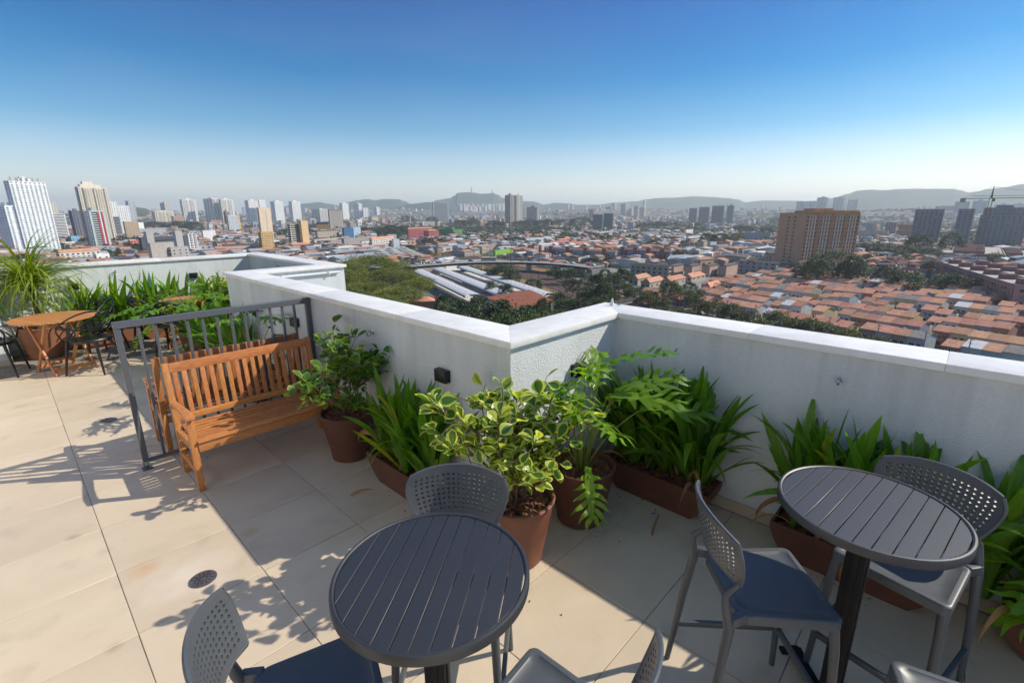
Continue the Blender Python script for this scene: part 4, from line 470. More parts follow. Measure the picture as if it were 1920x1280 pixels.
for i in range(len(PL)-1):
    t = thing('parapet_wall', names[i], 'wall', (0,0,0))
    bb = MB(); q = [Wi[i], Wi[i+1], Wo[i+1], Wo[i]]
    bb.prism([tuple(v) for v in q], -.3, 1.25)
    bb.build('wall', M_stucco, t)
    ax = 1 if abs(PL[i][0]-PL[i+1][0]) < 1e-6 else 0
    js = joints[i]; a0, a1 = PL[i][ax], PL[i+1][ax]; js = sorted(js, reverse=a1 < a0)
    ends = [(Ci[i], Co[i])]
    for k in js:
        v = Ci[i].copy(); v[ax] = k; u = Co[i].copy(); u[ax] = k; ends.append((v, u))
    ends.append((Ci[i+1], Co[i+1]))
    tdir = (Vector(PL[i+1])-Vector(PL[i])).normalized()*.0016
    for k in range(len(ends)-1):
        (p0, r0), (p1, r1) = ends[k], ends[k+1]
        c = MB(); s0 = tdir if k > 0 else tdir*0; s1 = tdir if k < len(ends)-2 else tdir*0
        c.prism([tuple(p0+s0), tuple(p1-s1), tuple(r1-s1), tuple(r0+s0)], 1.252, 1.295+R.uniform(-.0008,.0008))
        c.build('coping_slab', M_cap, t, bevel=.003, segs=2)
    if js:
        c = MB()
        for k in js:
            v = Ci[i].copy(); v[ax] = k; u = Co[i].copy(); u[ax] = k; e = (u-v).normalized()*.004
            c.prism([tuple(v+e-tdir*1.2), tuple(v+e+tdir*1.2), tuple(u-e+tdir*1.2), tuple(u-e-tdir*1.2)], 1.256, 1.2915)
        c.build('coping_joint', M_joint, t)
    # skirting tiles
    n_in = -Vector((tdir.y, -tdir.x)).normalized()
    L_ = (Vector(PL[i+1])-Vector(PL[i])).length; n = max(1, round(L_/TS)); du = (Vector(PL[i+1])-Vector(PL[i]))/n
    off0 = 0
    for k in range(n):
        p0 = Vector(PL[i])+du*k+tdir.normalized()*.0015; p1 = Vector(PL[i])+du*(k+1)-tdir.normalized()*.0015
        if max(p0.y, p1.y) < -1.6 or max(p0.x,p1.x) < -3: continue
        if k == 0 and i in (1,4,5,7): p0 = p0 + tdir.normalized()*.012
        if k == n-1 and i in (0,3,4,6): p1 = p1 - tdir.normalized()*.012
        c = MB(); c.prism([tuple(p0), tuple(p1), tuple(p1+n_in*.011), tuple(p0+n_in*.011)], .002, SKT)
        c.build('skirting_tile', M_skirt, t)

# the tower carrying the terrace
b = MB(); o2 = offs(PL, .255); foot = [tuple(v) for v in o2]+[(-6.0,-12),(3.475,-12)]
b.prism(foot, -38.0, -.31)
tag(b.build('apartment_tower', M_stucco), 'pale stucco tower carrying the roof terrace, seen below the notch in the parapet', 'building')

# unseen white house wall added beyond the left edge to bounce sun into shade
t = thing('bounce_wall', 'unseen white stucco wall with glass doors, added behind the viewer to bounce sunlight', 'building', (-1.5,-3,0))
b = MB(); b.box(-3.4,-2,-.3,0,12.2,3.1); b.build('wall', pmat('white_wall_paint', (.86,.85,.82), (.82,.81,.78), scale=20, rough=.8, bump=.3, bscale=90), t)
b = MB(); b.box(-3.5,-2.1,3.105,.12,12.3,3.22); b.build('roof_edge', M_cap, t)
for y in (2.2, 6.2):
    b = MB(); b.box(.003,y,.05,.03,y+1.7,2.25); b.build('door_frame', M_rail, t)
    b = MB(); b.box(.031,y+.08,.12,.036,y+1.62,2.17); b.build('door_glass', pmat('door_glass', (.03,.035,.04), rough=.1), t)

# seal cone on the corner of the coping, rings, bulkhead lamps, pipe
b = MB(); b.lathe([(.0,0),(.018,0),(.016,.012),(.009,.035),(.010,.045),(.004,.058),(0,.060)], 14)
tag(b.build('seal_cap', M_white, smooth='auto', loc=(3.42,2.10,1.296)), 'little white plastic cone standing on the corner of the white coping', 'seal cap')
b = MB(); b.tube([(.02*cos(a)*1.0,.012*sin(a)+.004*cos(3*a),.004) for a in [k*pi/6 for k in range(10)]], .003, 6)
tag(b.build('cord_scrap', pmat('green_cord',(.02,.35,.18),rough=.6), loc=(3.47,2.06,1.297)), 'scrap of green cord beside the white cone on the coping corner', 'cord')
def ring(loc, rz, label):
    t = thing('anchor_ring', label, 'anchor ring', loc, rz, 'steel anchor rings on the parapet')
    b = MB(); b.M = Matrix.Rotation(pi/2, 4, 'X'); b.lathe([(0,0),(.014,0),(.014,.004),(.006,.006),(.006,.022),(0,.022)], 16); b.build('bolt', M_chrome, t, smooth='auto')
    b = MB(); b.tube([(.006*sin(a)*1.0, -.034, 0) for a in [0]]+[] if False else [(0, -.040+.021*cos(a), .021*sin(a)) for a in [2*pi*k/20 for k in range(21)]], .0055, 8); b.build('ring', M_chrome, t, smooth=True)
ring((2.02,3.51,1.08), -pi/2, 'steel ring bolted to the long parapet above the potted bush by the bench')
ring((3.22,.43,1.10), -pi/2, 'steel ring bolted to the right parapet above the strap leaf boxes')
ring((3.30,8.66,1.16), -pi/2, 'steel ring on the shaded far parapet by the notch')
ring((1.25,10.10,1.14), 0, 'steel ring on the sunlit far parapet above the strap leaves')
def bulkhead(loc, rz, label):
    t = thing('wall_lamp', label, 'wall lamp', loc, rz, 'black box lamps on the parapet')
    b = MB(); b.box(-.062,-.05,-.045,.062,-.001,.045); b.build('housing', M_black, t, bevel=.003)
    b = MB(); b.box(-.052,-.046,-.0475,.052,-.008,-.0455); b.build('lens', pmat('frosted_glass',(.5,.5,.5),rough=.3), t)
bulkhead((2.02,2.575,.93), -pi/2, 'black box lamp on the parapet between the strap leaf box and the corner')
bulkhead((2.02,5.04,.94), -pi/2, 'black box lamp seen through the right end of the railing')
bulkhead((2.70,1.93,.955), 0, 'black box lamp hidden behind the cut leaf plant')
bulkhead((.70,10.10,.95), 0, 'black box lamp on the far wall right of the drooping palm')
bulkhead((2.33,10.10,.975), 0, 'black box lamp on the far wall above the second wooden table')
t = thing('wall_pipe', 'white pipe clamped under the coping on the outer face of the notch wall', 'pipe', (0,0,0))
b = MB(); b.tube([(2.30,6.865,1.19),(3.46,6.865,1.19)], .016, 10); b.build('pipe', M_white, t, smooth='auto')
for x in (2.62,3.30):
    b = MB(); b.box(x-.012,6.84,1.165,x+.012,6.889,1.213); b.build('clamp', M_white, t, bevel=.004)

# ---- railing
t = thing('steel_railing', 'grey steel railing with upright bars behind the wooden bench', 'railing', (.512,4.665,0))
LR = 2.015-.512
def rpart(nm, *a):
    b = MB(); b.box(*a); return b.build(nm, M_rail, t, bevel=.002, segs=1)
rpart('post', -.02,-.02,.03, .02,.02,1.192); rpart('post', LR-.045,-.02,.03, LR-.005,.02,1.192)
rpart('top_rail', -.022,-.025,1.193, LR-.002,.025,1.243)
rpart('bottom_rail', .021,-.014,.055, LR-.046,.014,.085)
nb = 12
for k in range(nb):
    x = .02+(LR-.065)*(k+1)/(nb+1); rpart('baluster', x-.010,-.012,.086, x+.010,.012,1.192)
b = MB(); b.box(-.035,-.035,0,.035,.035,.008); b.tube([(0,0,.008),(0,0,.032)], .014, 8); b.build('foot_plate', M_rail, t, bevel=.002)

# ---- wooden bench
def make_bench(label, loc, rz):
    W, D = 1.19, .50
    t = thing('wooden_bench', label, 'bench', loc, rz, 'wooden benches back to back at the railing')
    def P(nm, fn, mat=M_wood, bev=.004):
        b = MB(); fn(b); return b.build(nm, mat, t, bevel=bev, segs=2)
    for s in (0, 1):
        x = .0275 if s == 0 else W-.0275
        P('leg', lambda b: b.bar((x, .03, 0), (x, .03, .585), .045, .045, (0,1,0)), M_woody)
        P('leg', lambda b: (b.bar((x, D-.055, 0), (x, D-.035, .41), .042, .05, (0,1,0)), b.bar((x, D-.0353, .40), (x, D+.035, .905), .042, .045, (0,1,0))), M_woody)
        def arm(b):
            pts = [(-.02,.60),(.10,.612),(.25,.606),(.38,.594),(.475,.592)]; w = [.066,.062,.052,.05,.05]
            vs = []
            for (y,z), ww in zip(pts, w): vs += [(x-ww/2,y,z-.013),(x+ww/2,y,z-.013),(x+ww/2,y,z+.013),(x-ww/2,y,z+.013)]
            n = len(pts); fs = [(k*4+j, (k+1)*4+j, (k+1)*4+(j+1)%4, k*4+(j+1)%4) for k in range(n-1) for j in range(4)]
            fs += [(0,1,2,3), tuple((n-1)*4+j for j in (3,2,1,0))]; b.add(vs, fs)
        P('armrest', arm, pmat('oiled_eucalyptus_arm', (.60,.27,.095), (.40,.150,.045), scale=14, rough=.42, bump=.10, bscale=70, objrand=.12, stretch=(9,1,9), detail=6), .008)
        P('stretcher', lambda b: b.bar((x, .055, .16), (x, D-.075, .16), .03, .045), M_wood)
        P('seat_rail', lambda b: b.bar((x, .054, .352), (x, D-.066, .345), .034, .06), M_wood)
    P('apron', lambda b: b.bar((.051, .012, .352), (W-.051, .012, .352), .022, .066))
    P('apron', lambda b: b.bar((.051, D-.03, .335), (W-.051, D-.03, .335), .02, .06))
    ns = 9
    for k in range(ns):
        y = -.012+(D-.06)*k/(ns-1)+.018; z = .395-.012*sin(pi*k/(ns-1))*1.2+.006*(k == 0)
        P('seat_slat', lambda b: b.bar((.052 if 0 < k else .05, y, z), (W-.052, y, z), .036, .018))
    P('top_rail', lambda b: b.bar((.05, D+.027, .862), (W-.05, D+.027, .862), .026, .075))
    P('lower_rail', lambda b: b.bar((.05, D-.022, .455), (W-.05, D-.022, .455), .026, .05))
    nb = 17
    for k in range(nb):
        x = .05+(W-.10)*(k+.5)/nb
        P('back_slat', lambda b: b.bar((x, D-.018, .481), (x, D+.022, .824), .034, .013, (0,1,0)), M_woody, .002)
    return t
b1 = make_bench('wooden slatted bench in front of the railing facing the viewer', (.70,3.93,0), 0)
b2 = dup(b1, (1.87,5.235,0), pi, 'second wooden slatted bench behind the railing, back to the first')

# ---- round slatted bar table
def make_bartable(label, loc, rz):
    t = thing('bar_table', label, 'bar table', loc, rz, 'round dark metal bar tables')
    r, z = .294, 1.0
    b = MB(); n = 72
    b.lathe([(r-.015,z-.006),(r-.014,z-.001),(r-.009,z+.002),(r-.003,z+.001),(r,z-.003),(r,z-.030),(r-.003,z-.032),(r-.015,z-.031),(r-.015,z-.006)], n)
    b.build('rim', M_table, t, smooth='auto')
    ri = r-.0155; ns = 11; wd = 2*ri/ns; g = .0014
    for k in range(ns):
        x0, x1 = -ri+k*wd+g, -ri+(k+1)*wd-g
        if k == 0: x0 = -ri+.004
        if k == ns-1: x1 = ri-.004
        top = [(x0+(x1-x0)*i/6, sqrt(max(ri*ri-(x0+(x1-x0)*i/6)**2, 1e-6))) for i in range(7)]
        poly = [(x, -y) for x, y in top]+[(x, y) for x, y in reversed(top)]
        b = MB(); b.prism(poly, z-.012, z-.003); b.build('slat', M_table, t, bevel=.001, segs=1)
    b = MB(); b.bar((-.25,0,z-.024),(.25,0,z-.024),.04,.02); b.bar((0,-.25,z-.0245),(0,-.021,z-.0245),.04,.019); b.bar((0,.021,z-.0245),(0,.25,z-.0245),.04,.019); b.build('top_brace', M_table, t)
    b = MB(); b.box(-.033,-.033,.05,.033,.033,z-.036); b.box(-.038,-.012,.055,.038,.012,z-.04); b.box(-.012,-.038,.055,.012,.038,z-.04); b.build('pole', M_poleblack, t, bevel=.003)
    for k in range(4):
        a = k*pi/2+pi/4
        b = MB(); c, s = cos(a), sin(a)
        b.bar((.03*c,.03*s,.050),(.30*c,.30*s,.030),.05,.026); b.build('foot_bar', M_poleblack, t, bevel=.003)
        b = MB(); b.bar((.30*c-.05*s,.30*s+.05*c,.009),(.30*c+.05*s,.30*s-.05*c,.009),.035,.016); b.build('foot_end', M_poleblack, t, bevel=.003)
    return t
T1 = (.717,1.016,0); T2 = (2.017,.114,0)
bt = make_bartable('round slatted bar table nearest the viewer, left of centre', T1, radians(35.4-90))
dup(bt, T2, radians(-7-90), 'round slatted bar table on the right by the parapet, bright in the sun')

# ---- perforated stool
def make_stool(label, loc, rz):
    """faces +y; origin on the floor under the seat centre"""
    t = thing('bar_stool', label, 'bar stool', loc, rz, 'grey perforated bar stools round the two bar tables')
    # seat: rounded trapezoid shell with a shallow inset
    def outline(sc, ins=0):
        wf, wb, yf, yb, rc = .198-ins, .182-ins, .185-ins, -.185+ins, .028
        pts = []
        for (cx_, cy_, a0, rr) in ((wf-rc, yf-rc, 0, rc), (-wf+rc, yf-rc, 90, rc), (-wb+.06, yb+.06, 180, .06), (wb-.06, yb+.06, 270, .06)):
            for k in range(7):
                a = radians(a0+90*k/6); pts.append((cx_+rr*cos(a), cy_+rr*sin(a)))
        return pts
    Z = .645
    rings = [(outline(1,.012), Z-.042), (outline(1,0), Z-.040), (outline(1,0), Z-.006), (outline(1,.004), Z-.001), (outline(1,.010), Z), (outline(1,.022), Z), (outline(1,.025), Z-.003), (outline(1,.06), Z-.005)]
    vs = []; n = 28
    for o_, z in rings: vs += [(x, y, z-.006*max(0, (y+.1))*0) for x, y in o_]
    fs = [(k*n+j, k*n+(j+1)%n, (k+1)*n+(j+1)%n, (k+1)*n+j) for k in range(len(rings)-1) for j in range(n)]
    fs.append(tuple((len(rings)-1)*n+j for j in range(n)))
    b = MB(); b.add(vs, fs); b.add([(x,y,Z-.03) for x,y in outline(1,.02)], [tuple(reversed(range(n)))])
    b.build('seat', M_stool, t, smooth='auto')
    # backrest: perforated shell
    NX, NY = 17, 8
    def surf(u, v, th):  # u -1..1, v 0..1
        hw = .168+.048*sin(min(1, v*1.25)*pi/2)-.018*max(0, v-.75)/.25*abs(u)
        x = u*hw
        zt = .985-.030*abs(u)**2.2; zb = .765+.012*(1-u*u)
        z = zb+(zt-zb)*v
        y = -.235-.045*v+.055*u*u*1.0
        nx, ny = .50*u, 1.0; ln = sqrt(nx*nx+ny*ny)
        return Vector((x-nx/ln*th*(1), y+ny/ln*th, z))
    b = MB(); hh = .0055
    mar_u, mar_v = .10, .13
    us = [-1, -1+mar_u*.5]+[-1+mar_u+(2-2*mar_u)*k/NX for k in range(NX+1)]+[1-mar_u*.5, 1]
    vsl = [0, mar_v*.4]+[mar_v*.8+(1-mar_v*1.8)*k/NY for k in range(NY+1)]+[1-mar_v*.45, 1]
    oct8 = [(cos(pi/8+pi/4*k), sin(pi/8+pi/4*k)) for k in range(8)]
    for i in range(len(us)-1):
        for j in range(len(vsl)-1):
            u0,u1,v0,v1 = us[i],us[i+1],vsl[j],vsl[j+1]
            hole = 2 <= i < 2+NX and 2 <= j < 2+NY
            uc, vc = (u0+u1)/2, (v0+v1)/2
            if hole and (abs(uc) > .97-.30*max(0, vc-.72) ): hole = False
            if not hole:
                for th, fl in ((hh, 0), (-hh, 1)):
                    q = [surf(u0,v0,th), surf(u1,v0,th), surf(u1,v1,th), surf(u0,v1,th)]
                    if fl: q.reverse()
                    b.quad(*q)
            else:
                ru, rv = (u1-u0)*.30, (v1-v0)*.30
                # square frame corners + mids and an octagon
                sq = [(u1,vc+ (v1-vc)*.41),(uc+(u1-uc)*.41,v1),(uc-(u1-uc)*.41,v1),(u0,vc+(v1-vc)*.41),(u0,vc-(v1-vc)*.41),(uc-(u1-uc)*.41,v0),(uc+(u1-uc)*.41,v0),(u1,vc-(v1-vc)*.41)]
                oc = [(uc+ru*x, vc+rv*y) for x, y in oct8]
                cor = {0:(u1,v1), 2:(u0,v1), 4:(u0,v0), 6:(u1,v0)}
                for th, fl in ((hh, 0), (-hh, 1)):
                    A = [surf(*p, th) for p in sq]; Bv = [surf(*p, th) for p in oc]
                    vs_ = [tuple(x) for x in A+Bv]; fs_ = []
                    for k in range(8):
                        f = (k, (k+1)%8, 8+(k+1)%8, 8+k)
                        if k in cor:
                            vs_.append(tuple(surf(*cor[k], th))); f = (k, len(vs_)-1, (k+1)%8, 8+(k+1)%8, 8+k)
                        fs_.append(f if not fl else tuple(reversed(f)))
                    b.add(vs_, fs_)
                A = [surf(*p, hh) for p in oc]; Bv = [surf(*p, -hh) for p in oc]
                b.add([tuple(x) for x in A+Bv], [(k, (k+1)%8, 8+(k+1)%8, 8+k) for k in range(8)])
    # edge roll
    edge = [(u, 1.0) for u in [-1+.1*k for k in range(21)]]+[(1, 1-.1*k) for k in range(1, 11)]+[(1-.1*k, 0) for k in range(1, 21)]+[(-1, .1*k) for k in range(1, 11)]
    b.tube([surf(u, v, 0) for u, v in edge], .0075, 6, cap=False)
    b.build('backrest', M_stool, t, smooth='auto')
    # legs
    for s in (-1, 1):
        b = MB(); b.tube([(s*.178,.160,Z-.03),(s*.186,.175,.50),(s*.206,.205,.02),(s*.207,.206,0)], [.0185,.0165,.0125,.012], 10); b.build('leg', M_stool, t, smooth='auto')
        top = surf(s*.97, .25, 0); bot = surf(s*.96, .0, 0)
        b = MB(); b.tube([top, bot, (s*.168,-.232,.72), (s*.178,-.225,.66), (s*.190,-.213,.60), (s*.205,-.235,.40), (s*.222,-.272,.02), (s*.223,-.274,0)], [.006,.010,.014,.0185,.019,.0165,.0125,.012], 10); b.build('leg', M_stool, t, smooth='auto')
        b = MB(); b.bar((s*.19,-.212,.625),(s*.165,-.15,.63),.03,.04); b.build('seat_bracket', M_stool, t, bevel=.005)
        b = MB(); b.bar((s*.2025,.195,.215),(s*.214,-.250,.215),.020,.026); b.build('footrest', M_stool, t, bevel=.005)
    b = MB(); b.bar((-.196,.198,.215),(.196,.198,.215),.020,.026); b.build('footrest', M_stool, t, bevel=.005)
    return t
def face(c, f): return atan2(f[1], f[0]) - pi/2
S1 = make_stool('grey bar stool seen from behind, left of the sunlit bar table', (1.83,.365,0), face(0,(.66,-.75)))
dup(S1, (2.35,-.015,0), face(0,(-.98,.21)), 'grey bar stool behind the sunlit bar table, against the parapet boxes')
dup(S1, (1.61,-.27,0), face(0,(.97,.25)), 'grey bar stool cut by the bottom right corner, only its seat corner in view')
dup(S1, (.99,1.275,0), face(0,(-.75,-.66)), 'grey bar stool behind the nearest bar table with its back to the ficus pot')
dup(S1, (.405,1.19,0), face(0,(.93,-.36)), 'grey bar stool left of the nearest bar table, its back half in the sun')
dup(S1, (.805,.64,0), face(0,(-.10,.995)), 'grey bar stool at the bottom centre, right of the nearest bar table pole')

# ---- floor drains
def make_drain(label, loc):
    t = thing('floor_drain', label, 'floor drain', loc, .4, 'round steel drains in the floor')
    b = MB(); b.lathe([(.070,.0005),(.070,.004),(.058,.004),(.058,.0015)], 36); b.build('frame', M_drain, t, smooth='auto')
    b = MB(); b.lathe([(.0565,.0006),(.0565,.0034),(.0,.0036)], 36); b.build('grate', M_drain, t, smooth='auto')
    b = MB()
    for k in range(12):
        a = k*pi/6
        for r0, r1, w_ in ((.016,.029,.005),(.034,.048,.0065)):
            aa = a + (.26 if r0 > .03 else 0); c, s = cos(aa), sin(aa)
            b.add([(r0*c-w_/2*s, r0*s+w_/2*c,.0040),(r0*c+w_/2*s, r0*s-w_/2*c,.0040),(r1*c+w_/2*s, r1*s-w_/2*c,.0040),(r1*c-w_/2*s, r1*s+w_/2*c,.0040)], [(0,1,2,3)])
    b.build('slots', M_dark, t, kind='stuff')
    return t
d1 = make_drain('round steel floor drain in the sun near the front left stool', (.456,2.903,.0012))
dup(d1, (.447,6.126,.0012), 1.1, 'round steel floor drain beyond the railing end, in leaf shadow')

# ---- folding wooden cafe tables and woven loop chairs on the far side
def make_woodtable(label, loc, rz, r):
    t = thing('folding_table', label, 'table', loc, rz, 'round folding wooden tables on the far side of the terrace')
    ns = 9; wd = 2*r/ns; g = .002
    for k in range(ns):
        x0, x1 = -r+k*wd+g, -r+(k+1)*wd-g
        top = [(x0+(x1-x0)*i/6, sqrt(max(r*r-(x0+(x1-x0)*i/6)**2, 1e-4))) for i in range(7)]
        b = MB(); b.prism([(x,-y) for x,y in top]+[(x,y) for x,y in reversed(top)], .708, .73); b.build('slat', M_wood, t, bevel=.001, segs=1)
    for x in (-.22,.22):
        b = MB(); b.bar((x,-.28,.697),(x,.28,.697),.03,.02); b.build('batten', M_wood, t)
        b = MB(); b.bar((x,-.26,0),(x,.20,.69),.022,.04,(0,1,0)); b.build('leg', M_woody, t, bevel=.003)
        xx = x*.86; b = MB(); b.bar((xx,.26,0),(xx,-.20,.69),.022,.04,(0,1,0)); b.build('leg', M_woody, t, bevel=.003)
    for y, x in ((-.22,.208),(.22,.178)):
        b = MB(); b.bar((-x,y,.07),(x,y,.07),.022,.05); b.build('stretcher', M_wood, t)
    return t
wt = make_woodtable('large round wooden folding table under the drooping palm', (.34,8.68,0), .35, .44)
make_woodtable('small round wooden folding table half hidden by the cut leaf plants', (1.88,9.02,0), -.5, .32)
def make_chair(label, loc, rz):
    t = thing('loop_chair', label, 'chair', loc, rz, 'black chairs with looped tube backs')
    b = MB(); n = 24; vs = []
    for k, (s, z) in enumerate([(1.0,.425),(1.0,.445),(.96,.458),(.6,.450),(.2,.444)]):
        vs += [(s*(.225+.02*cos(2*a))*cos(a), s*(.225)*sin(a), z) for a in [2*pi*j/n for j in range(n)]]
    fs = [(k*n+j, k*n+(j+1)%n, (k+1)*n+(j+1)%n, (k+1)*n+j) for k in range(4) for j in range(n)]+[tuple(4*n+j for j in range(n)), tuple(reversed(range(n)))]
    b.add(vs, fs); b.build('seat', M_black, t, smooth='auto')
    for sx in (-1,1):
        for sy in (-1,1):
            b = MB(); b.tube([(sx*.17,sy*.17,.44),(sx*.195,sy*.20,.25),(sx*.225,sy*.235,0)], [.020,.016,.011], 8); b.build('leg', M_black, t, smooth='auto')
    def loop(fn, nm='back_loop'):
        b = MB(); b.tube([fn(k/28) for k in range(29)], .010, 7); b.build(nm, M_black, t, smooth=True)
    loop(lambda u: (.245*cos(pi*u), .14-.40*sin(pi*u), .45+.36*sin(pi*u)**.8*1.0-.0+.0))
    loop(lambda u: (.235*cos(pi*u)*(1.05), .20-.46*sin(pi*u)**1.2, .64+.06*sin(pi*u)+.08*sin(2*pi*u)))
    loop(lambda u: (.235*cos(pi*u)*(1.05), .20-.45*sin(pi*u)**1.2, .64+.14*sin(pi*u)-.08*sin(2*pi*u)))
    loop(lambda u: (.20*cos(pi*u), .05-.30*sin(pi*u), .46+.18*sin(pi*u)), 'inner_loop')
    for s in (-1,1):
        b = MB(); b.tube([(s*.2465,.20,.645),(s*.24,.22,.58),(s*.20,.19,.45)], .010, 7); b.build('arm_post', M_black, t, smooth=True)
    return t
def fc(f): return atan2(f[1], f[0]) - pi/2
c1 = make_chair('black loop chair nearest the railing end, at the large wooden table', (.63,8.32,0), fc((-.75,.66)))
dup(c1, (.80,9.25,0), fc((-.8,-.5)), 'black loop chair behind the large wooden table, next to the strap leaves')
dup(c1, (-.29,8.97,0), fc((1,-.3)), 'black loop chair cut by the left edge of the picture')
dup(c1, (1.46,9.22,0), fc((.85,-.35)), 'black loop chair left of the small wooden table')
dup(c1, (1.62,8.55,0), fc((.5,.85)), 'black loop chair seen through the railing in front of the small wooden table')
# ================================================================== POTS AND PLANTS
M_pot = pmat('terracotta_resin', (.135,.052,.030), (.10,.040,.025), scale=7, rough=.5, bump=.08, bscale=90, objrand=.05)
def pot2_extra(n, L, vec, col, tc):
    mp = n.nodes.new('ShaderNodeMapping'); mp.inputs['Scale'].default_value = (9,9,2.5); mp.inputs['Rotation'].default_value = (.3,.5,0); L(vec, mp.inputs[0])
    s = n.nodes.new('ShaderNodeTexNoise'); s.inputs['Scale'].default_value = 3.3; s.inputs['Detail'].default_value = 9; s.inputs['Roughness'].default_value = .75; s.inputs['Distortion'].default_value = 1.5; L(mp.outputs[0], s.inputs['Vector'])
    r = n.nodes.new('ShaderNodeMapRange'); r.inputs['From Min'].default_value = .58; r.inputs['From Max'].default_value = .70; r.inputs['To Max'].default_value = .5; L(s.outputs[0], r.inputs[0])
    m = n.nodes.new('ShaderNodeMix'); m.data_type = 'RGBA'; L(r.outputs[0], m.inputs['Factor']); L(col, m.inputs['A']); m.inputs['B'].default_value = (.42,.26,.20,1)
    return m.outputs['Result']
M_pot2 = pmat('weathered_terracotta', (.21,.082,.047), (.17,.062,.036), scale=5, rough=.6, bump=.12, bscale=70, extra=pot2_extra)
M_soil = pmat('potting_soil', (.035,.018,.012), (.02,.012,.008), scale=30, rough=.95, bump=.8, bscale=60)
M_bark = pmat('bark_chips', (.22,.095,.045), (.09,.035,.02), scale=25, rough=.85, bump=.3, bscale=80)
def leafmat(name, c1, c2, trans=.35, rough=.38, scale=9, rnd=.16, stretch=None):
    return pmat(name, c1, c2, scale=scale, rough=rough, objrand=rnd, trans=trans, bump=.12, bscale=110, spec=.5, stretch=stretch)
M_strap = leafmat('strap_leaf_green', (.15,.30,.028), (.085,.205,.018), .40, stretch=(10,10,1.2))
M_strap2 = leafmat('strap_leaf_yellowing', (.30,.34,.03), (.16,.26,.02), .40, stretch=(10,10,1.2))
M_dry = leafmat('dry_leaf', (.42,.24,.10), (.26,.13,.05), .2, .7)
M_fic = leafmat('ficus_leaf_green', (.10,.215,.035), (.06,.145,.022), .28, .30)
M_ficedge = leafmat('ficus_leaf_cream_edge', (.60,.64,.14), (.45,.54,.09), .35, .35)
M_ficg = leafmat('ficus_leaf_light', (.34,.46,.05), (.20,.34,.035), .35, .33)
M_phil = leafmat('cut_leaf_green', (.20,.37,.026), (.11,.25,.016), .40, .33)
M_phild = leafmat('cut_leaf_dark', (.040,.105,.018), (.028,.075,.012), .2, .35)
M_stem = pmat('woody_stem', (.17,.12,.075), (.10,.07,.04), scale=30, rough=.8, bump=.4, bscale=90)
M_pet = pmat('green_stalk', (.22,.27,.05), (.15,.20,.03), scale=12, rough=.45)
M_palm = leafmat('drooping_leaf_green', (.24,.32,.03), (.13,.21,.018), .40, .4, stretch=(8,8,1))

def chips_mesh(name, fn, n, z, seed):
    r = random.Random(seed); b = MB()
    for _ in range(n):
        x, y = fn(r); l, w_, h = r.uniform(.012,.036), r.uniform(.007,.016), r.uniform(.003,.008)
        b.M = Matrix.Translation((x, y, z+r.uniform(0,.018))) @ Matrix.Rotation(r.uniform(0,6.3),4,'Z') @ Matrix.Rotation(r.uniform(-.6,.6),4,'Y') @ Matrix.Rotation(r.uniform(-.5,.5),4,'X')
        k = r.uniform(.5,1)
        b.add([(-l,-w_*k,-h),(l*k,-w_,-h),(l,w_*k,-h),(-l*k,w_,-h),(-l*.9,-w_*k,h),(l*k,-w_*.8,h),(l*.9,w_*k,h),(-l*k,w_*.7,h)],
              [(0,3,2,1),(4,5,6,7),(0,1,5,4),(1,2,6,5),(2,3,7,6),(3,0,4,7)])
    return b.mesh(name, M_bark)
CH_R = chips_mesh('bark_chips', lambda r: (lambda a, q: (q*cos(a), q*sin(a)))(r.uniform(0,6.3), .195*sqrt(r.random())), 420, 0, 1)
def make_pot(label, loc, mat, r1=.225, r0=.155, h=.42, group='round terracotta pots'):
    t = thing('plant_pot', label, 'plant pot', loc, R.uniform(0,6), group)
    pr = [(0,.002),(r0-.012,.002),(r0,.010),(r0+.004,.05)]
    for k in range(1,9):
        u = k/9; pr.append((r0+(r1-r0)*(u**.85), h*(.05/h+(1-.05/h)*u)))
    pr += [(r1-.003,h-.025),(r1+.002,h-.022),(r1+.004,h-.006),(r1-.002,h),(r1-.014,h),(r1-.019,h-.008),(r1-.024,h-.06)]
    b = MB(); b.lathe(pr, 48); b.build('pot_body', mat, t, smooth='auto')
    b = MB(); b.lathe([(r1-.023,h-.058),(0,h-.045)], 32); b.build('soil', M_soil, t)
    obj('bark_mulch', CH_R, t, (0,0,h-.056), scale=(r1/.225*.98, r1/.225*.98, 1), kind='stuff')
    return t
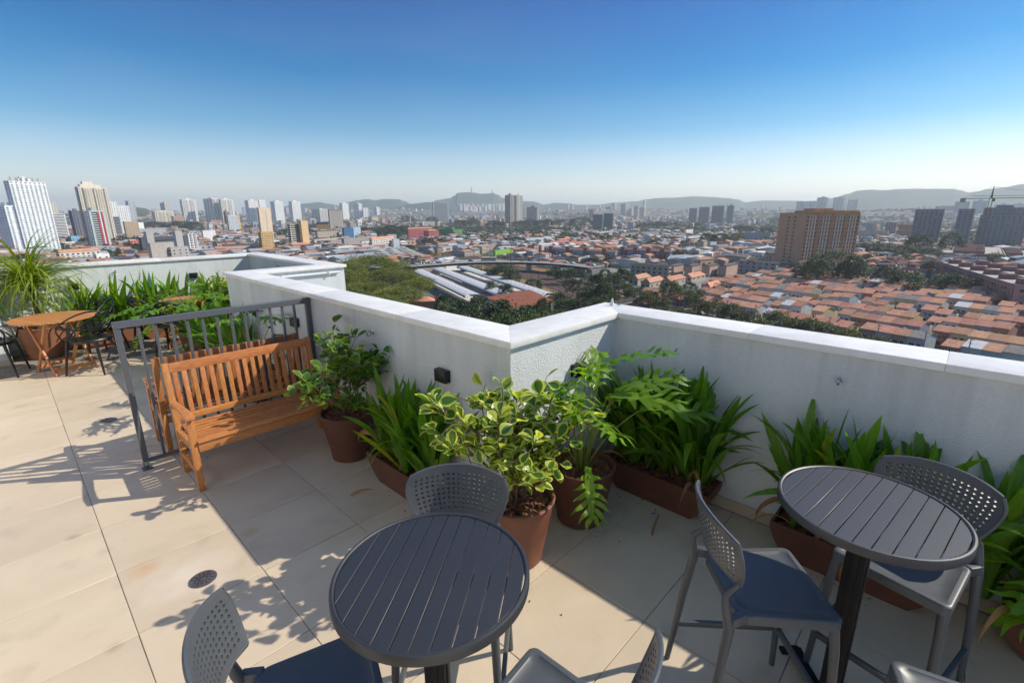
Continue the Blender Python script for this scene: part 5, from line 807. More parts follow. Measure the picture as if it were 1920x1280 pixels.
def make_planter(label, loc, rz, L=.80, W=.27, h=.225, mat=None, group='boat shaped planter boxes'):
    mat = mat or M_pot
    t = thing('planter_box', label, 'planter', loc, rz, group)
    prof = []
    for k in range(9):   # curved end profile in the long direction
        u = k/8; prof.append((L/2-.115*(1-u)**2.0, h*u))
    poly = [(-x, z) for x, z in prof][::-1] + prof   # closed around
    def yw(z): return W/2-.030*(1-z/h)
    n = len(poly); vs = [(x,-yw(z),z) for x,z in poly]+[(x,yw(z),z) for x,z in poly]
    b = MB(); b.add(vs, [tuple(range(n)), tuple(range(2*n-1,n-1,-1))]+[(i,n+i,n+i+1,i+1) for i in range(n-1)])
    # hollow: replace top by rim and inner well
    e = .014; x1, y1 = L/2, W/2
    o4 = [(-x1,-y1),(x1,-y1),(x1,y1),(-x1,y1)]; i4 = [(-x1+e,-y1+e),(x1-e,-y1+e),(x1-e,y1-e),(-x1+e,y1-e)]
    vv = [(*p,h) for p in o4]+[(*p,h+.004) for p in o4]+[(*p,h+.004) for p in i4]+[(*p,h-.04) for p in i4]
    for k in range(3): b.add(vv, [(k*4+j,k*4+(j+1)%4,(k+1)*4+(j+1)%4,(k+1)*4+j) for j in range(4)])
    b.build('box_body', mat, t, smooth='auto')
    b = MB(); b.box(-x1+e,-y1+e,h-.05,x1-e,y1-e,h-.034); b.build('soil', M_soil, t)
    ch = chips_mesh('bark_chips', lambda r: (r.uniform(-x1+.03,x1-.03), r.uniform(-y1+.02,y1-.02)), 420, 0, R.random())
    obj('bark_mulch', ch, t, (0,0,h-.036), kind='stuff')
    return t

# ---- leaf shapes (each a small mesh shared by many leaves)
def strap_mesh(L, W, bend, twist, seed, mat, n=11):
    r = random.Random(seed); b = MB(); vs = []
    ang = 0; p = Vector((0,0,0)); x = z = 0
    for k in range(n+1):
        u = k/n
        w_ = W*(.42+.58*sin(min(1,u*1.6)*pi/2))*(1-max(0,(u-.62)/.38)**2.2)
        w_ = max(w_, .0008)
        tw = twist*u; fold = .22*w_*(1-u*.6)
        s, c = sin(tw), cos(tw)
        for e, f in ((-1,1),(0,0),(1,1)):
            yy = e*w_/2; xx = -f*fold
            # local cross axes: y and the in-plane normal
            nx, nz = cos(ang), -sin(ang)
            Y = yy*c - xx*s; N = yy*s + xx*c
            vs.append((x + N*nx, Y, z + N*nz))
        ang = bend*(u**1.6)
        x += L/n*sin(ang); z += L/n*cos(ang)
    fs = []
    for k in range(n): fs += [(k*3,k*3+1,(k+1)*3+1,(k+1)*3), (k*3+1,k*3+2,(k+1)*3+2,(k+1)*3+1)]
    b.add(vs, fs); return b.mesh('leaf', mat, smooth=True)
STRAP = [strap_mesh(.50,.046,bd,tw,i,M_strap) for i,(bd,tw) in enumerate([(.25,.3),(.5,-.4),(.8,.5),(1.2,-.3),(.15,.9),(.6,.1)])]
STRAPLONG = [strap_mesh(.50,.043,bd,tw,i,M_strap) for i,(bd,tw) in enumerate([(1.9,.4),(2.3,-.5)])]
STRAPY = [strap_mesh(.48,.036,bd,tw,i+9,M_strap2) for i,(bd,tw) in enumerate([(.3,.4),(.8,-.6)])]
DRY = [strap_mesh(.34,.022,bd,tw,i+20,M_dry) for i,(bd,tw) in enumerate([(2.9,1.2),(2.2,-1.8),(3.4,2.2)])]
def strap_plant(label, loc, rz, L, W, nclump, per, h=1.0, group='strap leaf plants in the planter boxes', seed=0, lean=0.0, dry=8):
    """clumps of upright fans spread over a box L by W; leaf bases at the soil"""
    r = random.Random(seed); t = thing('strap_leaf_plant', label, 'plant', loc, rz, group)
    for c in range(nclump):
        cx_ = (-.5+(c+.5)/nclump)*L*.86 + r.uniform(-.02,.02); cy_ = r.uniform(-.25,.25)*W
        fan = r.uniform(0,pi)
        for k in range(per):
            a = fan + (pi if k % 2 else 0) + r.gauss(0,.55); rad = r.uniform(.0,.045)
            tilt = abs(r.gauss(.10,.13)); 
            if k < per*.16: tilt += .40
            me = r.choice(STRAP) if r.random() < .9 else r.choice(STRAPLONG)
            if r.random() < .05: me = r.choice(STRAPY)
            sc = h*1.32*r.uniform(.62,1.18)*(1-.25*min(tilt,.8))
            if me in STRAPLONG: sc *= .95
            M = Matrix.Rotation(a,3,'Z') @ Matrix.Rotation(tilt,3,'Y') @ Matrix.Rotation(r.uniform(-.5,.5),3,'Z')
            obj('leaf', me, t, (cx_+rad*cos(a), cy_+rad*sin(a), -.02), M.to_euler(), (sc*r.uniform(.85,1.2), min(sc,1.25)*r.uniform(.85,1.15), sc))
    for k in range(dry):
        a = r.uniform(0,6.3); M = Matrix.Rotation(a,3,'Z') @ Matrix.Rotation(r.uniform(.5,1.1),3,'Y')
        obj('dry_leaf', r.choice(DRY), t, (r.uniform(-.4,.4)*L, r.uniform(-.1,.45)*W, .03), M.to_euler(), r.uniform(.9,1.5))
    return t

def ficus_leaf(L, W, edge, mats, cup=.25, n=8):
    """obovate leaf: green middle, pale margin; lies along +x, slight cup and midrib crease"""
    b = MB(); rows = []
    for k in range(n+1):
        u = k/n
        w_ = W/2*(sin(pi*min(1,u**1.35))**.75 if 0 < u < 1 else 0)
        zc = -cup*L*u*u*.55
        row = []
        for e in (-1,-edge,0,edge,1):
            row.append((u*L, e*w_, zc + abs(e)*w_*.32))
        rows.append(row)
    vs = [p for r_ in rows for p in r_]; nc = 5
    for k in range(n):
        for j in range(4):
            mi = 1 if j in (0,3) or k == n-1 else 0
            b.add([vs[k*nc+j], vs[(k+1)*nc+j], vs[(k+1)*nc+j+1], vs[k*nc+j+1]], [(0,1,2,3)], mi)
    b.add([(-.018,-.0012,0.001),(-.018,.0012,0.001),(.0,.0015,0),(.0,-.0015,0)], [(0,1,2,3)], 1)
    me = b.mesh('leaf', mats, smooth=True)
    bm = bmesh.new(); bm.from_mesh(me); bmesh.ops.remove_doubles(bm, verts=bm.verts, dist=1e-5); bm.to_mesh(me); bm.free()
    me.polygons.foreach_set('use_smooth', [True]*len(me.polygons)); return me
FVAR = [ficus_leaf(.088,.074,.60,[M_fic,M_ficedge],.2), ficus_leaf(.080,.070,.42,[M_ficg,M_ficedge],.5), ficus_leaf(.090,.070,.70,[M_fic,M_ficedge],-.1), ficus_leaf(.072,.062,.25,[M_ficg,M_ficedge],.3)]
FGRN = [ficus_leaf(.088,.060,.86,[M_fic,M_ficg],.2), ficus_leaf(.080,.058,.82,[M_fic,M_ficedge],.45), ficus_leaf(.094,.062,.88,[M_fic,M_ficg],-.1), ficus_leaf(.070,.050,.5,[M_ficg,M_ficg],.3)]
def shrub(label, loc, leaves, nmain, height, spread, nleaf, seed, bias=(0,0)):
    r = random.Random(seed); t = thing('ficus_bush', label, 'plant', loc, 0, 'round leaved ficus bushes in pots')
    tips = []
    def grow(p, d, ln, rad, lev):
        pts = [p]; q = p.copy(); dd = d.copy()
        n = 5
        for k in range(n):
            dd = (dd + Vector((r.gauss(0,.10), r.gauss(0,.10), r.gauss(.02,.05)))).normalized(); q = q+dd*ln/n; pts.append(q.copy())
        b = MB(); b.tube(pts, [rad*(1-.45*k/n) for k in range(n+1)], 6); b.build('branch', M_stem, t, smooth='auto')
        if lev < 2:
            m = 5 if lev == 0 else 3
            for k in range(m):
                i = r.randint(2, n) if k else n
                ax = Vector((r.gauss(0,1), r.gauss(0,1), r.gauss(0,.5))).normalized()
                nd = (dd*.85+ax*.75).normalized(); nd.z = max(nd.z, -.05)
                grow(pts[i], nd.normalized(), ln*r.uniform(.50,.75), rad*.6, lev+1)
            if lev >= 1: tips.append((pts, dd, lev))
        else: tips.append((pts, dd, lev))
    for k in range(nmain):
        a = 2*pi*k/nmain + r.uniform(-.4,.4); s = r.uniform(.35,1)*spread
        d = Vector((cos(a)*s+bias[0], sin(a)*s+bias[1], 1)).normalized()
        grow(Vector((.035*cos(a), .035*sin(a), -.03)), d, height*.46*r.uniform(.7,1.1), .008, 0)
    cnt = 0; extra = []
    while cnt < nleaf*2.1:
        pts, dd, lev = r.choice(tips)
        u = 1-abs(r.gauss(0,.30)) if lev == 2 else r.uniform(.3,1)
        u = max(.05, u)*(len(pts)-1); i = min(int(u), len(pts)-2); p = pts[i].lerp(pts[i+1], u-i)
        side = Vector((r.gauss(0,1), r.gauss(0,1), r.gauss(.15,.5))).normalized()
        ld = (dd*.55+side).normalized()
        # leaf turned so its face looks upward
        up = Vector((r.gauss(0,.4), r.gauss(0,.4), 1)); yv = up.cross(ld)
        if yv.length < .05: continue
        yv.normalize(); zv = ld.cross(yv)
        M = Matrix((ld, yv, zv)).transposed()
        sc = r.uniform(.70,1.22)
        if cnt < nleaf: obj('leaf', r.choice(leaves), t, p+ld*.018*sc, M.to_euler(), sc)
        else: extra.append(Matrix.Translation(p+ld*.018*sc) @ M.to_4x4() @ Matrix.Diagonal((sc*.9,)*3).to_4x4())
        cnt += 1
    b = MB(); src = [(list(v.co for v in m_.vertices), [tuple(q.vertices) for q in m_.polygons], [q.material_index for q in m_.polygons]) for m_ in leaves[:2]]
    for k, X in enumerate(extra):
        vs_, fs_, ms_ = src[k % 2]; o_ = len(b.v); b.v += [tuple(X @ v) for v in vs_]; b.f += [tuple(o_+i for i in f) for f in fs_]; b.m += ms_
    b.build('inner_foliage', list(leaves[0].materials), t, smooth=True, kind='stuff')
    return t

def lobed_leaf(L, W, nl, mats, seed, droop=.5, cut=.85):
    """deeply cut leaf: midrib along +x with paired finger lobes"""
    r = random.Random(seed); b = MB()
    def mid(u): return Vector((L*u*cos(droop*u*.5), 0, -L*u*sin(droop*u*.55)))
    # blade strip along the midrib
    n = 12; 
    for k in range(n):
        u0, u1 = k/n, (k+1)/n; w0, w1 = (.022+.03*sin(pi*u0))*L/.4*(1-u0*.5), (.022+.03*sin(pi*u1))*L/.4*(1-u1*.5)
        a, c = mid(u0), mid(u1)
        for s in (-1,1): b.quad(a, c, c+Vector((0,s*w1,.006)), a+Vector((0,s*w0,.006)))
        b.quad(a+Vector((0,-.0025,.002)), c+Vector((0,-.0025,.002)), c+Vector((0,.0025,.002)), a+Vector((0,.0025,.002)), 1)
    for k in range(nl):
        u = .02+.90*k/(nl-1); a = mid(u)
        env = W/2*(sin(pi*(.18+.80*(1-u)**.9))**.8)
        for s in (-1,1):
            ll = env*r.uniform(.85,1.12); th = radians(98-68*u)+r.uniform(-.1,.1)   # basal lobes point back
            d = Vector((cos(th), s*sin(th), 0)); pr = Vector((-d.y, d.x, 0)); m = 7
            w0 = L/nl*.56; prev = None
            for i in range(m+1):
                v = i/m; w_ = w0*(.50+.62*sin(pi*min(1,v*1.05)))*(1-v**3.0)*.62 + .0006
                wob = .15*w0*sin(v*9+k)
                c = a+d*ll*v+pr*(wob+ s*(-1)*.10*ll*v*v)*1.0 + Vector((0,0,.12*ll*v-.24*ll*v*v+.012*sin(v*8+k*2)))
                q = (c-pr*w_, c+pr*w_)
                if prev: b.quad(prev[0], q[0], q[1], prev[1])
                prev = q
    u = .92; a = mid(u); prev = None
    for i in range(6):
        v = i/5; w_ = L*.045*(1-v**2)+.0006; c = a+Vector((L*.16*v,0,-L*.10*v)); q = (c+Vector((0,-w_,0)), c+Vector((0,w_,0)))
        if prev: b.quad(prev[0], q[0], q[1], prev[1])
        prev = q
    return b.mesh('leaf', mats, smooth=True)
PH = [lobed_leaf(.41,.40,7,[M_phil,M_pet],i,dr) for i,dr in enumerate((.25,.5,.1,.7))]
PHD = [lobed_leaf(.38,.34,8,[M_phild,M_pet],i+5,dr) for i,dr in enumerate((.6,1.0))]
def philodendron(label, loc, leaves, seed, group='cut leaf plants'):
    """leaves: list of (azimuth deg, petiole length, elevation deg, leaf scale, pitch, dark)"""
    r = random.Random(seed); t = thing('cut_leaf_plant', label, 'plant', loc, 0, group)
    for az, ln, el, sc, pit, dark in leaves:
        a = radians(az); e = radians(el)
        d = Vector((cos(a)*cos(e), sin(a)*cos(e), sin(e)))
        p0 = Vector((.03*cos(a), .03*sin(a), -.02)); p3 = p0+d*ln; mid_ = p0+Vector((d.x*.30, d.y*.30, d.z*.62))*ln
        pts = [p0.lerp(mid_, u)*(1-u)+mid_.lerp(p3, u)*u for u in [k/7 for k in range(8)]]
        b = MB(); b.tube(pts, [.0065-.003*k/7 for k in range(8)], 7); b.build('stalk', M_pet, t, smooth='auto')
        M = Matrix.Rotation(a+r.uniform(-.3,.3),3,'Z') @ Matrix.Rotation(radians(pit),3,'Y') @ Matrix.Rotation(r.uniform(-.35,.35),3,'X')
        obj('leaf', r.choice(PHD if dark else PH), t, pts[-1], M.to_euler(), sc)
    return t

# ---- near group
make_pot('dark brown round pot at the right end of the bench', (1.79,3.64,0), M_pot)
shrub('green ficus bush in the brown pot at the right end of the bench', (1.79,3.64,.40), FGRN, 7, .86, .62, 298, 3, (-.10,-.08))
make_pot('sunlit reddish pot behind the nearest stool, right of the near table', (1.85,1.72,0), M_pot2)
shrub('variegated yellow edged ficus bush in the reddish pot by the near corner', (1.85,1.72,.40), FVAR, 8, .90, .60, 298, 11, (.02,-.04))
make_pot('dark brown round pot against the short wall, between reddish pot and strap leaf box', (2.43,1.665,0), M_pot)
PHL = [(-46,.58,72,1.0,-18,0),(185,.66,82,1.0,-20,0),(165,.46,66,.9,-5,1),(-50,.56,52,1.0,-14,0),(226,.22,34,.72,55,0),(205,.62,78,1.0,-16,0),(-85,.58,76,1.0,-14,0),(-15,.42,62,.85,0,1),(245,.46,72,.85,-12,0),(178,.34,52,.8,-5,1),(-60,.74,84,1.0,-25,0),(215,.74,85,.9,-25,0),(-30,.60,66,.9,-12,1),(10,.55,80,.9,-25,0),(120,.5,82,.9,-25,1)]
philodendron('cut leaf philodendron in the dark pot against the short sunlit wall', (2.43,1.665,.39), PHL, 5)
make_planter('strap leaf box against the long parapet, between the two ficus pots', (1.83,2.80,0), pi/2)
strap_plant('strap leaf clump in the box against the long parapet', (1.83,2.80,.20), pi/2, .80, .27, 6, 32, 1.0, seed=21)
make_planter('strap leaf box in the inner corner right of the cut leaf plant', (3.03,1.385,0), pi/2)
strap_plant('tall strap leaf clump in the box in the inner corner', (3.03,1.385,.20), pi/2, .80, .27, 7, 34, 1.16, seed=22)
make_planter('strap leaf box behind the sunlit bar table', (3.05,.21,0), pi/2)
strap_plant('strap leaf clump in the box behind the sunlit bar table', (3.05,.21,.20), pi/2, .80, .27, 7, 30, 1.12, seed=23)
make_planter('strap leaf box at the right edge behind the far stool', (3.05,-.80,0), pi/2)
strap_plant('strap leaf clump at the right edge of the picture', (3.05,-.66,.20), pi/2, .9, .27, 5, 22, 1.1, seed=24, dry=4)
philodendron('cut leaf plant leaning in from the right edge over the strap leaves', (2.93,-1.12,.22), [(118,.62,50,1.0,8,0),(100,.60,62,1.0,0,0),(138,.55,38,.9,20,1),(90,.70,72,.9,-10,0),(80,.45,40,.8,20,1),(160,.5,55,.9,10,0),(100,.5,30,.8,30,0),(-20,.5,60,1,0,0)], 9)
# ---- beyond the railing
M_potf = pmat('far_terracotta', (.30,.13,.07), (.24,.10,.055), scale=5, rough=.6, bump=.1, bscale=70)
make_pot('large terracotta pot of the drooping palm', (.22,9.74,0), M_potf, .28, .20, .46)
for i,(x,lab) in enumerate(((.98,'first'),(1.78,'second'),(2.60,'third'))):
    make_planter('terracotta box against the far wall, %s from the drooping palm' % lab, (x,9.93,0), 0, .78, .27, .225, M_potf, 'terracotta boxes against the far wall')
    strap_plant('strap leaf clump against the far wall, %s from the drooping palm' % lab, (x,9.93,.2), 0, .80, .27, 5, 20, 1.38-.06*i, seed=30+i, group='strap leaf plants against the far wall', dry=2)
make_planter('strap leaf box behind the long parapet beyond the railing', (1.84,6.5,0), pi/2)
strap_plant('broad strap leaf clump beyond the railing at the long parapet', (1.84,6.5,.2), pi/2, .9, .3, 5, 20, 1.15, seed=40)
make_planter('strap leaf box beyond the railing nearer the notch', (1.84,7.5,0), pi/2)
strap_plant('strap leaf clump beyond the railing nearer the notch', (1.84,7.5,.2), pi/2, .9, .3, 5, 20, 1.05, seed=41)
make_pot('small brown pot seen between the railing bars', (1.78,8.28,0), M_pot, .19, .14, .36)
ph2 = [(a, r_, e, s, p, d) for a, r_, e, s, p, d in [(-150,.6,50,1.1,5,0),(-100,.6,55,1.1,0,0),(-60,.55,60,1.0,0,0),(180,.7,45,1.15,8,0),(140,.55,60,1.0,0,0),(-20,.6,55,1.1,5,0),(30,.55,60,1.0,0,0),(-130,.75,70,1.0,-10,0),(90,.6,65,1.0,0,0),(-170,.5,30,1.0,25,0),(-80,.7,75,1.0,-10,0),(0,.4,30,1.0,20,1),(60,.7,75,.9,-10,0)]]
philodendron('big cut leaf plant spilling over the small wooden table', (1.80,8.28,.33), ph2, 12)
make_pot('brown pot behind the end of the long parapet', (2.55,8.35,0), M_pot, .2, .15, .38)
philodendron('cut leaf plant rising behind the end of the long parapet', (2.55,8.35,.35), ph2, 13)
make_pot('brown pot beyond the railing against the long parapet', (1.75,5.65,0), M_pot, .2, .15, .36)
philodendron('dark cut leaf plant behind the right end of the railing', (1.75,5.65,.33), [(a, r_*.95, e, s*.95, p, 1 if i % 3 == 0 else 0) for i,(a,r_,e,s,p,d) in enumerate(ph2)], 14)
make_pot('brown pot in the far corner of the terrace', (2.95,9.55,0), M_pot, .2, .15, .38)
shrub('yellow green ficus bush in the far corner of the terrace', (2.95,9.55,.36), FVAR, 6, .80, .6, 200, 17)

# ---- litter on the floor: crumbs of bark and a few dry leaf ends
rr = random.Random(19); b = MB()
for cx_, cy_, n_ in ((1.68,2.6,12),(1.80,3.35,8),(1.70,1.55,8),(2.45,1.42,6),(2.84,1.3,12),(2.88,.3,12),(.9,4.6,4),(.9,7.5,6)):
    for _ in range(n_):
        x, y = cx_+rr.gauss(0,.05), cy_+rr.gauss(0,.25); 
        if x > 3.15 or (x > 1.95 and 1.9 < y < 7.1): continue
        l, w_, h_ = rr.uniform(.002,.008), rr.uniform(.002,.004), rr.uniform(.001,.004)
        b.M = Matrix.Translation((x, y, .0015)) @ Matrix.Rotation(rr.uniform(0,6.3),4,'Z'); b.box(-l,-w_,0,l,w_,h_)
b.M = None
o = b.build('floor_litter', M_bark, kind='stuff'); o['label'] = 'crumbs of bark scattered on the floor by the pots'
for x, y, a, sc in ((1.60,2.98,2.6,1.0),(2.78,1.25,3.4,1.1),(2.82,.42,2.2,1.0)):
    M = Matrix.Rotation(a,3,'Z') @ Matrix.Rotation(1.45,3,'Y')
    o = obj('fallen_leaf', DRY[rr.randrange(3)], None, (x,y,.03), M.to_euler(), sc)
    tag(o, {1.60:'dry curled leaf lying on the floor at the left strap leaf box',2.78:'dry curled leaf on the floor in front of the inner corner box',2.82:'dry curled leaf on the floor by the box behind the far table'}[x], 'leaf')
# ---- drooping palm
t = thing('drooping_palm', 'tall drooping narrow leaved palm in the terracotta pot at the left edge', 'palm', (.22,9.74,.42))
b = MB(); b.tube([(0,0,-.03),(.02,0,.15),(.0,.01,.42),(-.02,0,.72)], [.075,.045,.030,.026], 12); b.build('trunk', M_stem, t, smooth='auto')
def blade(L, W, n, g, seed):
    vs = []; x = z = 0; ang = .0
    for k in range(n+1):
        u = k/n; w_ = W*(1-u**1.8)*(.6+.4*min(1,u*5)) + .0006
        for e in (-1,0,1): vs.append((x - (abs(e)-.5)*w_*.25*cos(ang), e*w_/2, z))
        ang = min(2.85, g*u*1.9); x += L/n*sin(ang); z += L/n*cos(ang)
    b = MB(); b.add(vs, [f for k in range(n) for f in ((k*3,k*3+1,k*3+4,k*3+3),(k*3+1,k*3+2,k*3+5,k*3+4))]); return b.mesh('leaf', M_palm, smooth=True)
BL = [blade(1.12,.021,14,g,0) for g in (.7,1.2,1.7,2.1)]
rr = random.Random(5)
for k in range(290):
    a = rr.uniform(0,2*pi); til = abs(rr.gauss(.70,.45)); hgt = rr.uniform(.55,.74)
    M = Matrix.Rotation(a,3,'Z') @ Matrix.Rotation(til,3,'Y') @ Matrix.Rotation(rr.uniform(-.6,.6),3,'Z')
    sc = rr.uniform(.65,1.1); me = BL[min(3, int(til*2.6))] if rr.random() < .7 else rr.choice(BL)
    obj('leaf', me, t, (.02*cos(a),.02*sin(a),hgt), M.to_euler(), (sc, sc*rr.uniform(.9,1.3), sc))
# ================================================================== CITY BELOW
G = -44.0
CIT = random.Random(77)
def cmat(c, rough=.8):
    k = 'painted_wall_%02d_%02d_%02d' % tuple(int(v*99) for v in c)
    return pmat(k, c, tuple(v*.82 for v in c), scale=.25, rough=rough, spec=.2, detail=6)
M_glass = pmat('window_glass', (.035,.045,.055), (.02,.026,.035), scale=.6, rough=.18, spec=.6)
M_glassl = pmat('curtained_window', (.20,.22,.23), (.06,.07,.08), scale=.9, rough=.3)
M_tileroof = pmat('clay_tile_roof', (.62,.30,.185), (.40,.18,.105), scale=.9, rough=.85, objrand=.22, bump=.5, bscale=9)
M_metal = pmat('grey_metal_roof', (.42,.44,.46), (.33,.35,.37), scale=.6, rough=.5)
M_wroof = pmat('white_metal_roof', (.72,.71,.68), (.60,.59,.56), scale=.6, rough=.6)
M_droof = pmat('dark_old_roof', (.13,.11,.10), (.07,.06,.06), scale=.4, rough=.9)
M_fiber = pmat('weathered_fibre_roof', (.30,.27,.24), (.20,.18,.16), scale=.5, rough=.9)
M_conc = pmat('concrete', (.36,.35,.33), (.26,.25,.24), scale=.4, rough=.85)
def roadx(n, L, vec, col, tc): return col
# ground sheet
def ground_extra(n, L, vec, col, tc):
    v = n.nodes.new('ShaderNodeTexVoronoi'); v.inputs['Scale'].default_value = .035; L(vec, v.inputs['Vector'])
    r = n.nodes.new('ShaderNodeValToRGB'); e = r.color_ramp.elements; e[0].position = 0; e[0].color = (.05,.085,.03,1); e[1].position = 1; e[1].color = (.30,.28,.25,1)
    for p, c in ((.25,(.08,.11,.05,1)),(.4,(.26,.24,.22,1)),(.55,(.34,.20,.14,1)),(.7,(.16,.16,.16,1)),(.85,(.42,.41,.39,1))):
        x = e.new(p); x.color = c
    r.color_ramp.interpolation = 'CONSTANT'
    sp = n.nodes.new('ShaderNodeSeparateColor'); L(v.outputs['Color'], sp.inputs[0]); L(sp.outputs[0], r.inputs[0])
    m = n.nodes.new('ShaderNodeMix'); m.data_type = 'RGBA'; m.inputs['Factor'].default_value = .45; L(col, m.inputs['A']); L(r.outputs[0], m.inputs['B'])
    return m.outputs['Result']
M_ground = pmat('city_ground', (.13,.13,.12), (.055,.075,.04), scale=.012, rough=.95, extra=ground_extra, detail=8)
def terrain(x, y):
    d = hypot(x, y); z = 0
    if d > 1500:
        for mx, my, s, h in MOUNDS:
            q = ((x-mx)**2+(y-my)**2)/(2*s*s)
            if q < 12: z = max(z, h*math.exp(-q)) + .25*min(z, h*math.exp(-q))
        z *= .75+.5*noise.noise((x/420, y/420, 3.1))
    return G + max(0, z)
b = MB(); nr, na = 90, 120; rad = [0]+[60*(1.0648**k) for k in range(nr-1)]
vs = []; A0, A1 = radians(-70), radians(160)
for i in range(nr):
    for j in range(na+1):
        a = A0+(A1-A0)*j/na; x, y = rad[i]*cos(a), rad[i]*sin(a); vs.append((x-20, y-20, terrain(x, y) if i else G))
b.add(vs, [(i*(na+1)+j, (i+1)*(na+1)+j, (i+1)*(na+1)+j+1, i*(na+1)+j+1) for i in range(nr-1) for j in range(na)])
go = b.build('ground', M_ground, smooth=True); go['kind'] = 'structure'

# hills
M_hill = pmat('wooded_hills', (.060,.085,.035), (.035,.055,.025), scale=.004, rough=.95, detail=8)
for ri, rg in enumerate(RIDGES):
    b = MB(); P3 = []
    for k in range(len(rg)-1):
        for q in range(14):
            u = q/14; a, c = Vector(rg[k]), Vector(rg[k+1]); su = u*u*(3-2*u)
            p = a.lerp(c, u); p.z = a.z+(c.z-a.z)*su; D_ = hypot(p.x, p.y)
            p.z += noise.noise((p.x/500, p.y/500, ri))*D_*.00055 + noise.noise((p.x/140, p.y/140, ri))*D_*.00025
            P3.append(p)
    lay = []
    for f, s in ((.80,0),(.86,.22),(.91,.50),(.96,.82),(1.0,1.0),(1.05,.6),(1.12,0)):
        row = []
        for p in P3:
            ff = f + (0 if s in (0,1) else .018*noise.noise((p.x/600, p.y/600, ri+f*9)))
            row.append((p.x*ff, p.y*ff, G-2+(p.z-G+2)*s*(1+(0 if s in (0,1) else .25*noise.noise((p.x*ff/700, p.y*ff/700, ri*3))))))
        lay.append(row)
    n = len(P3); vs = [v for row in lay for v in row]
    b.add(vs, [(i*n+j, i*n+j+1, (i+1)*n+j+1, (i+1)*n+j) for i in range(len(lay)-1) for j in range(n-1)])
    o = b.build('hills', M_hill, smooth=True); o['kind'] = 'structure'
for k, p in enumerate(ANT):
    b = MB(); x, y, z = p; b.tube([(x,y,z-160),(x,y,z-60),(x,y,z)], [14,8,3], 5)
    tag(b.build('radio_mast', M_conc), ('taller', 'shorter')[k]+' radio mast on top of the big hill in the centre', 'radio mast', 'radio masts on the hill')

# ---- generic box building with real window geometry
def windows_on(b, P0, ux, n, Lx, h, st, fs, o):
    """windows of one face; P0 base corner, ux along, n outward"""
    def Q(u0, u1, z0, z1, out=.07, mi=0):
        a = P0+ux*u0+n*out; c = P0+ux*u1+n*out
        b.quad((a.x,a.y,a.z+z0),(c.x,c.y,c.z+z0),(c.x,c.y,c.z+z1),(a.x,a.y,a.z+z1), mi)
    nf = max(1, int(h/fs)); m = .06*Lx
    if st in ('blank',): return
    for f in range(nf):
        z = .6+f*fs
        if z+fs*.7 > h: break
        if st == 'band' or st == 'bandw':
            Q(m, Lx-m, z+fs*.28, z+fs*.78)
        elif st == 'tiny':
            Q(Lx*.50, Lx*.58, z+fs*.35, z+fs*.65)
        elif st == 'few':
            if f % 1 == 0:
                k = max(2, int(Lx/6))
                for i in range(k):
                    u = Lx*(i+.5)/k; Q(u-.8, u+.8, z+.9, z+2.1)
        elif st == 'fins':
            k = max(2, int(Lx/5.0))
            for i in range(k):
                u = Lx*(i+.5)/k; Q(u-1.1, u+1.1, z+fs*.25, z+fs*.9)
        elif st == 'holes':
            k = max(3, int(Lx/4.2))
            for i in range(k):
                if CIT.random() < .88: u = Lx*(i+.5)/k; Q(u-.75, u+.75, z+.9, z+2.2)
        elif st == 'redstripe':
            Q(m*2, Lx*.8, z+.9, z+2.5)
        else:
            cs = o.get('cs', 4.0) if st != 'bluegrid' else 4.3
            k = max(2, int(Lx/cs)); ww = .95 if st == 'bluegrid' else 1.0
            for i in range(k):
                u = Lx*(i+.5)/k
                if st == 'balc' and i % 4 == 1: Q(u-1.7, u+1.7, z+.4, z+2.6, .07); continue
                Q(u-ww, u+ww, z+(1.15 if st == 'bluegrid' else .9), z+2.2, .07, 1 if CIT.random() < .3 else 0)
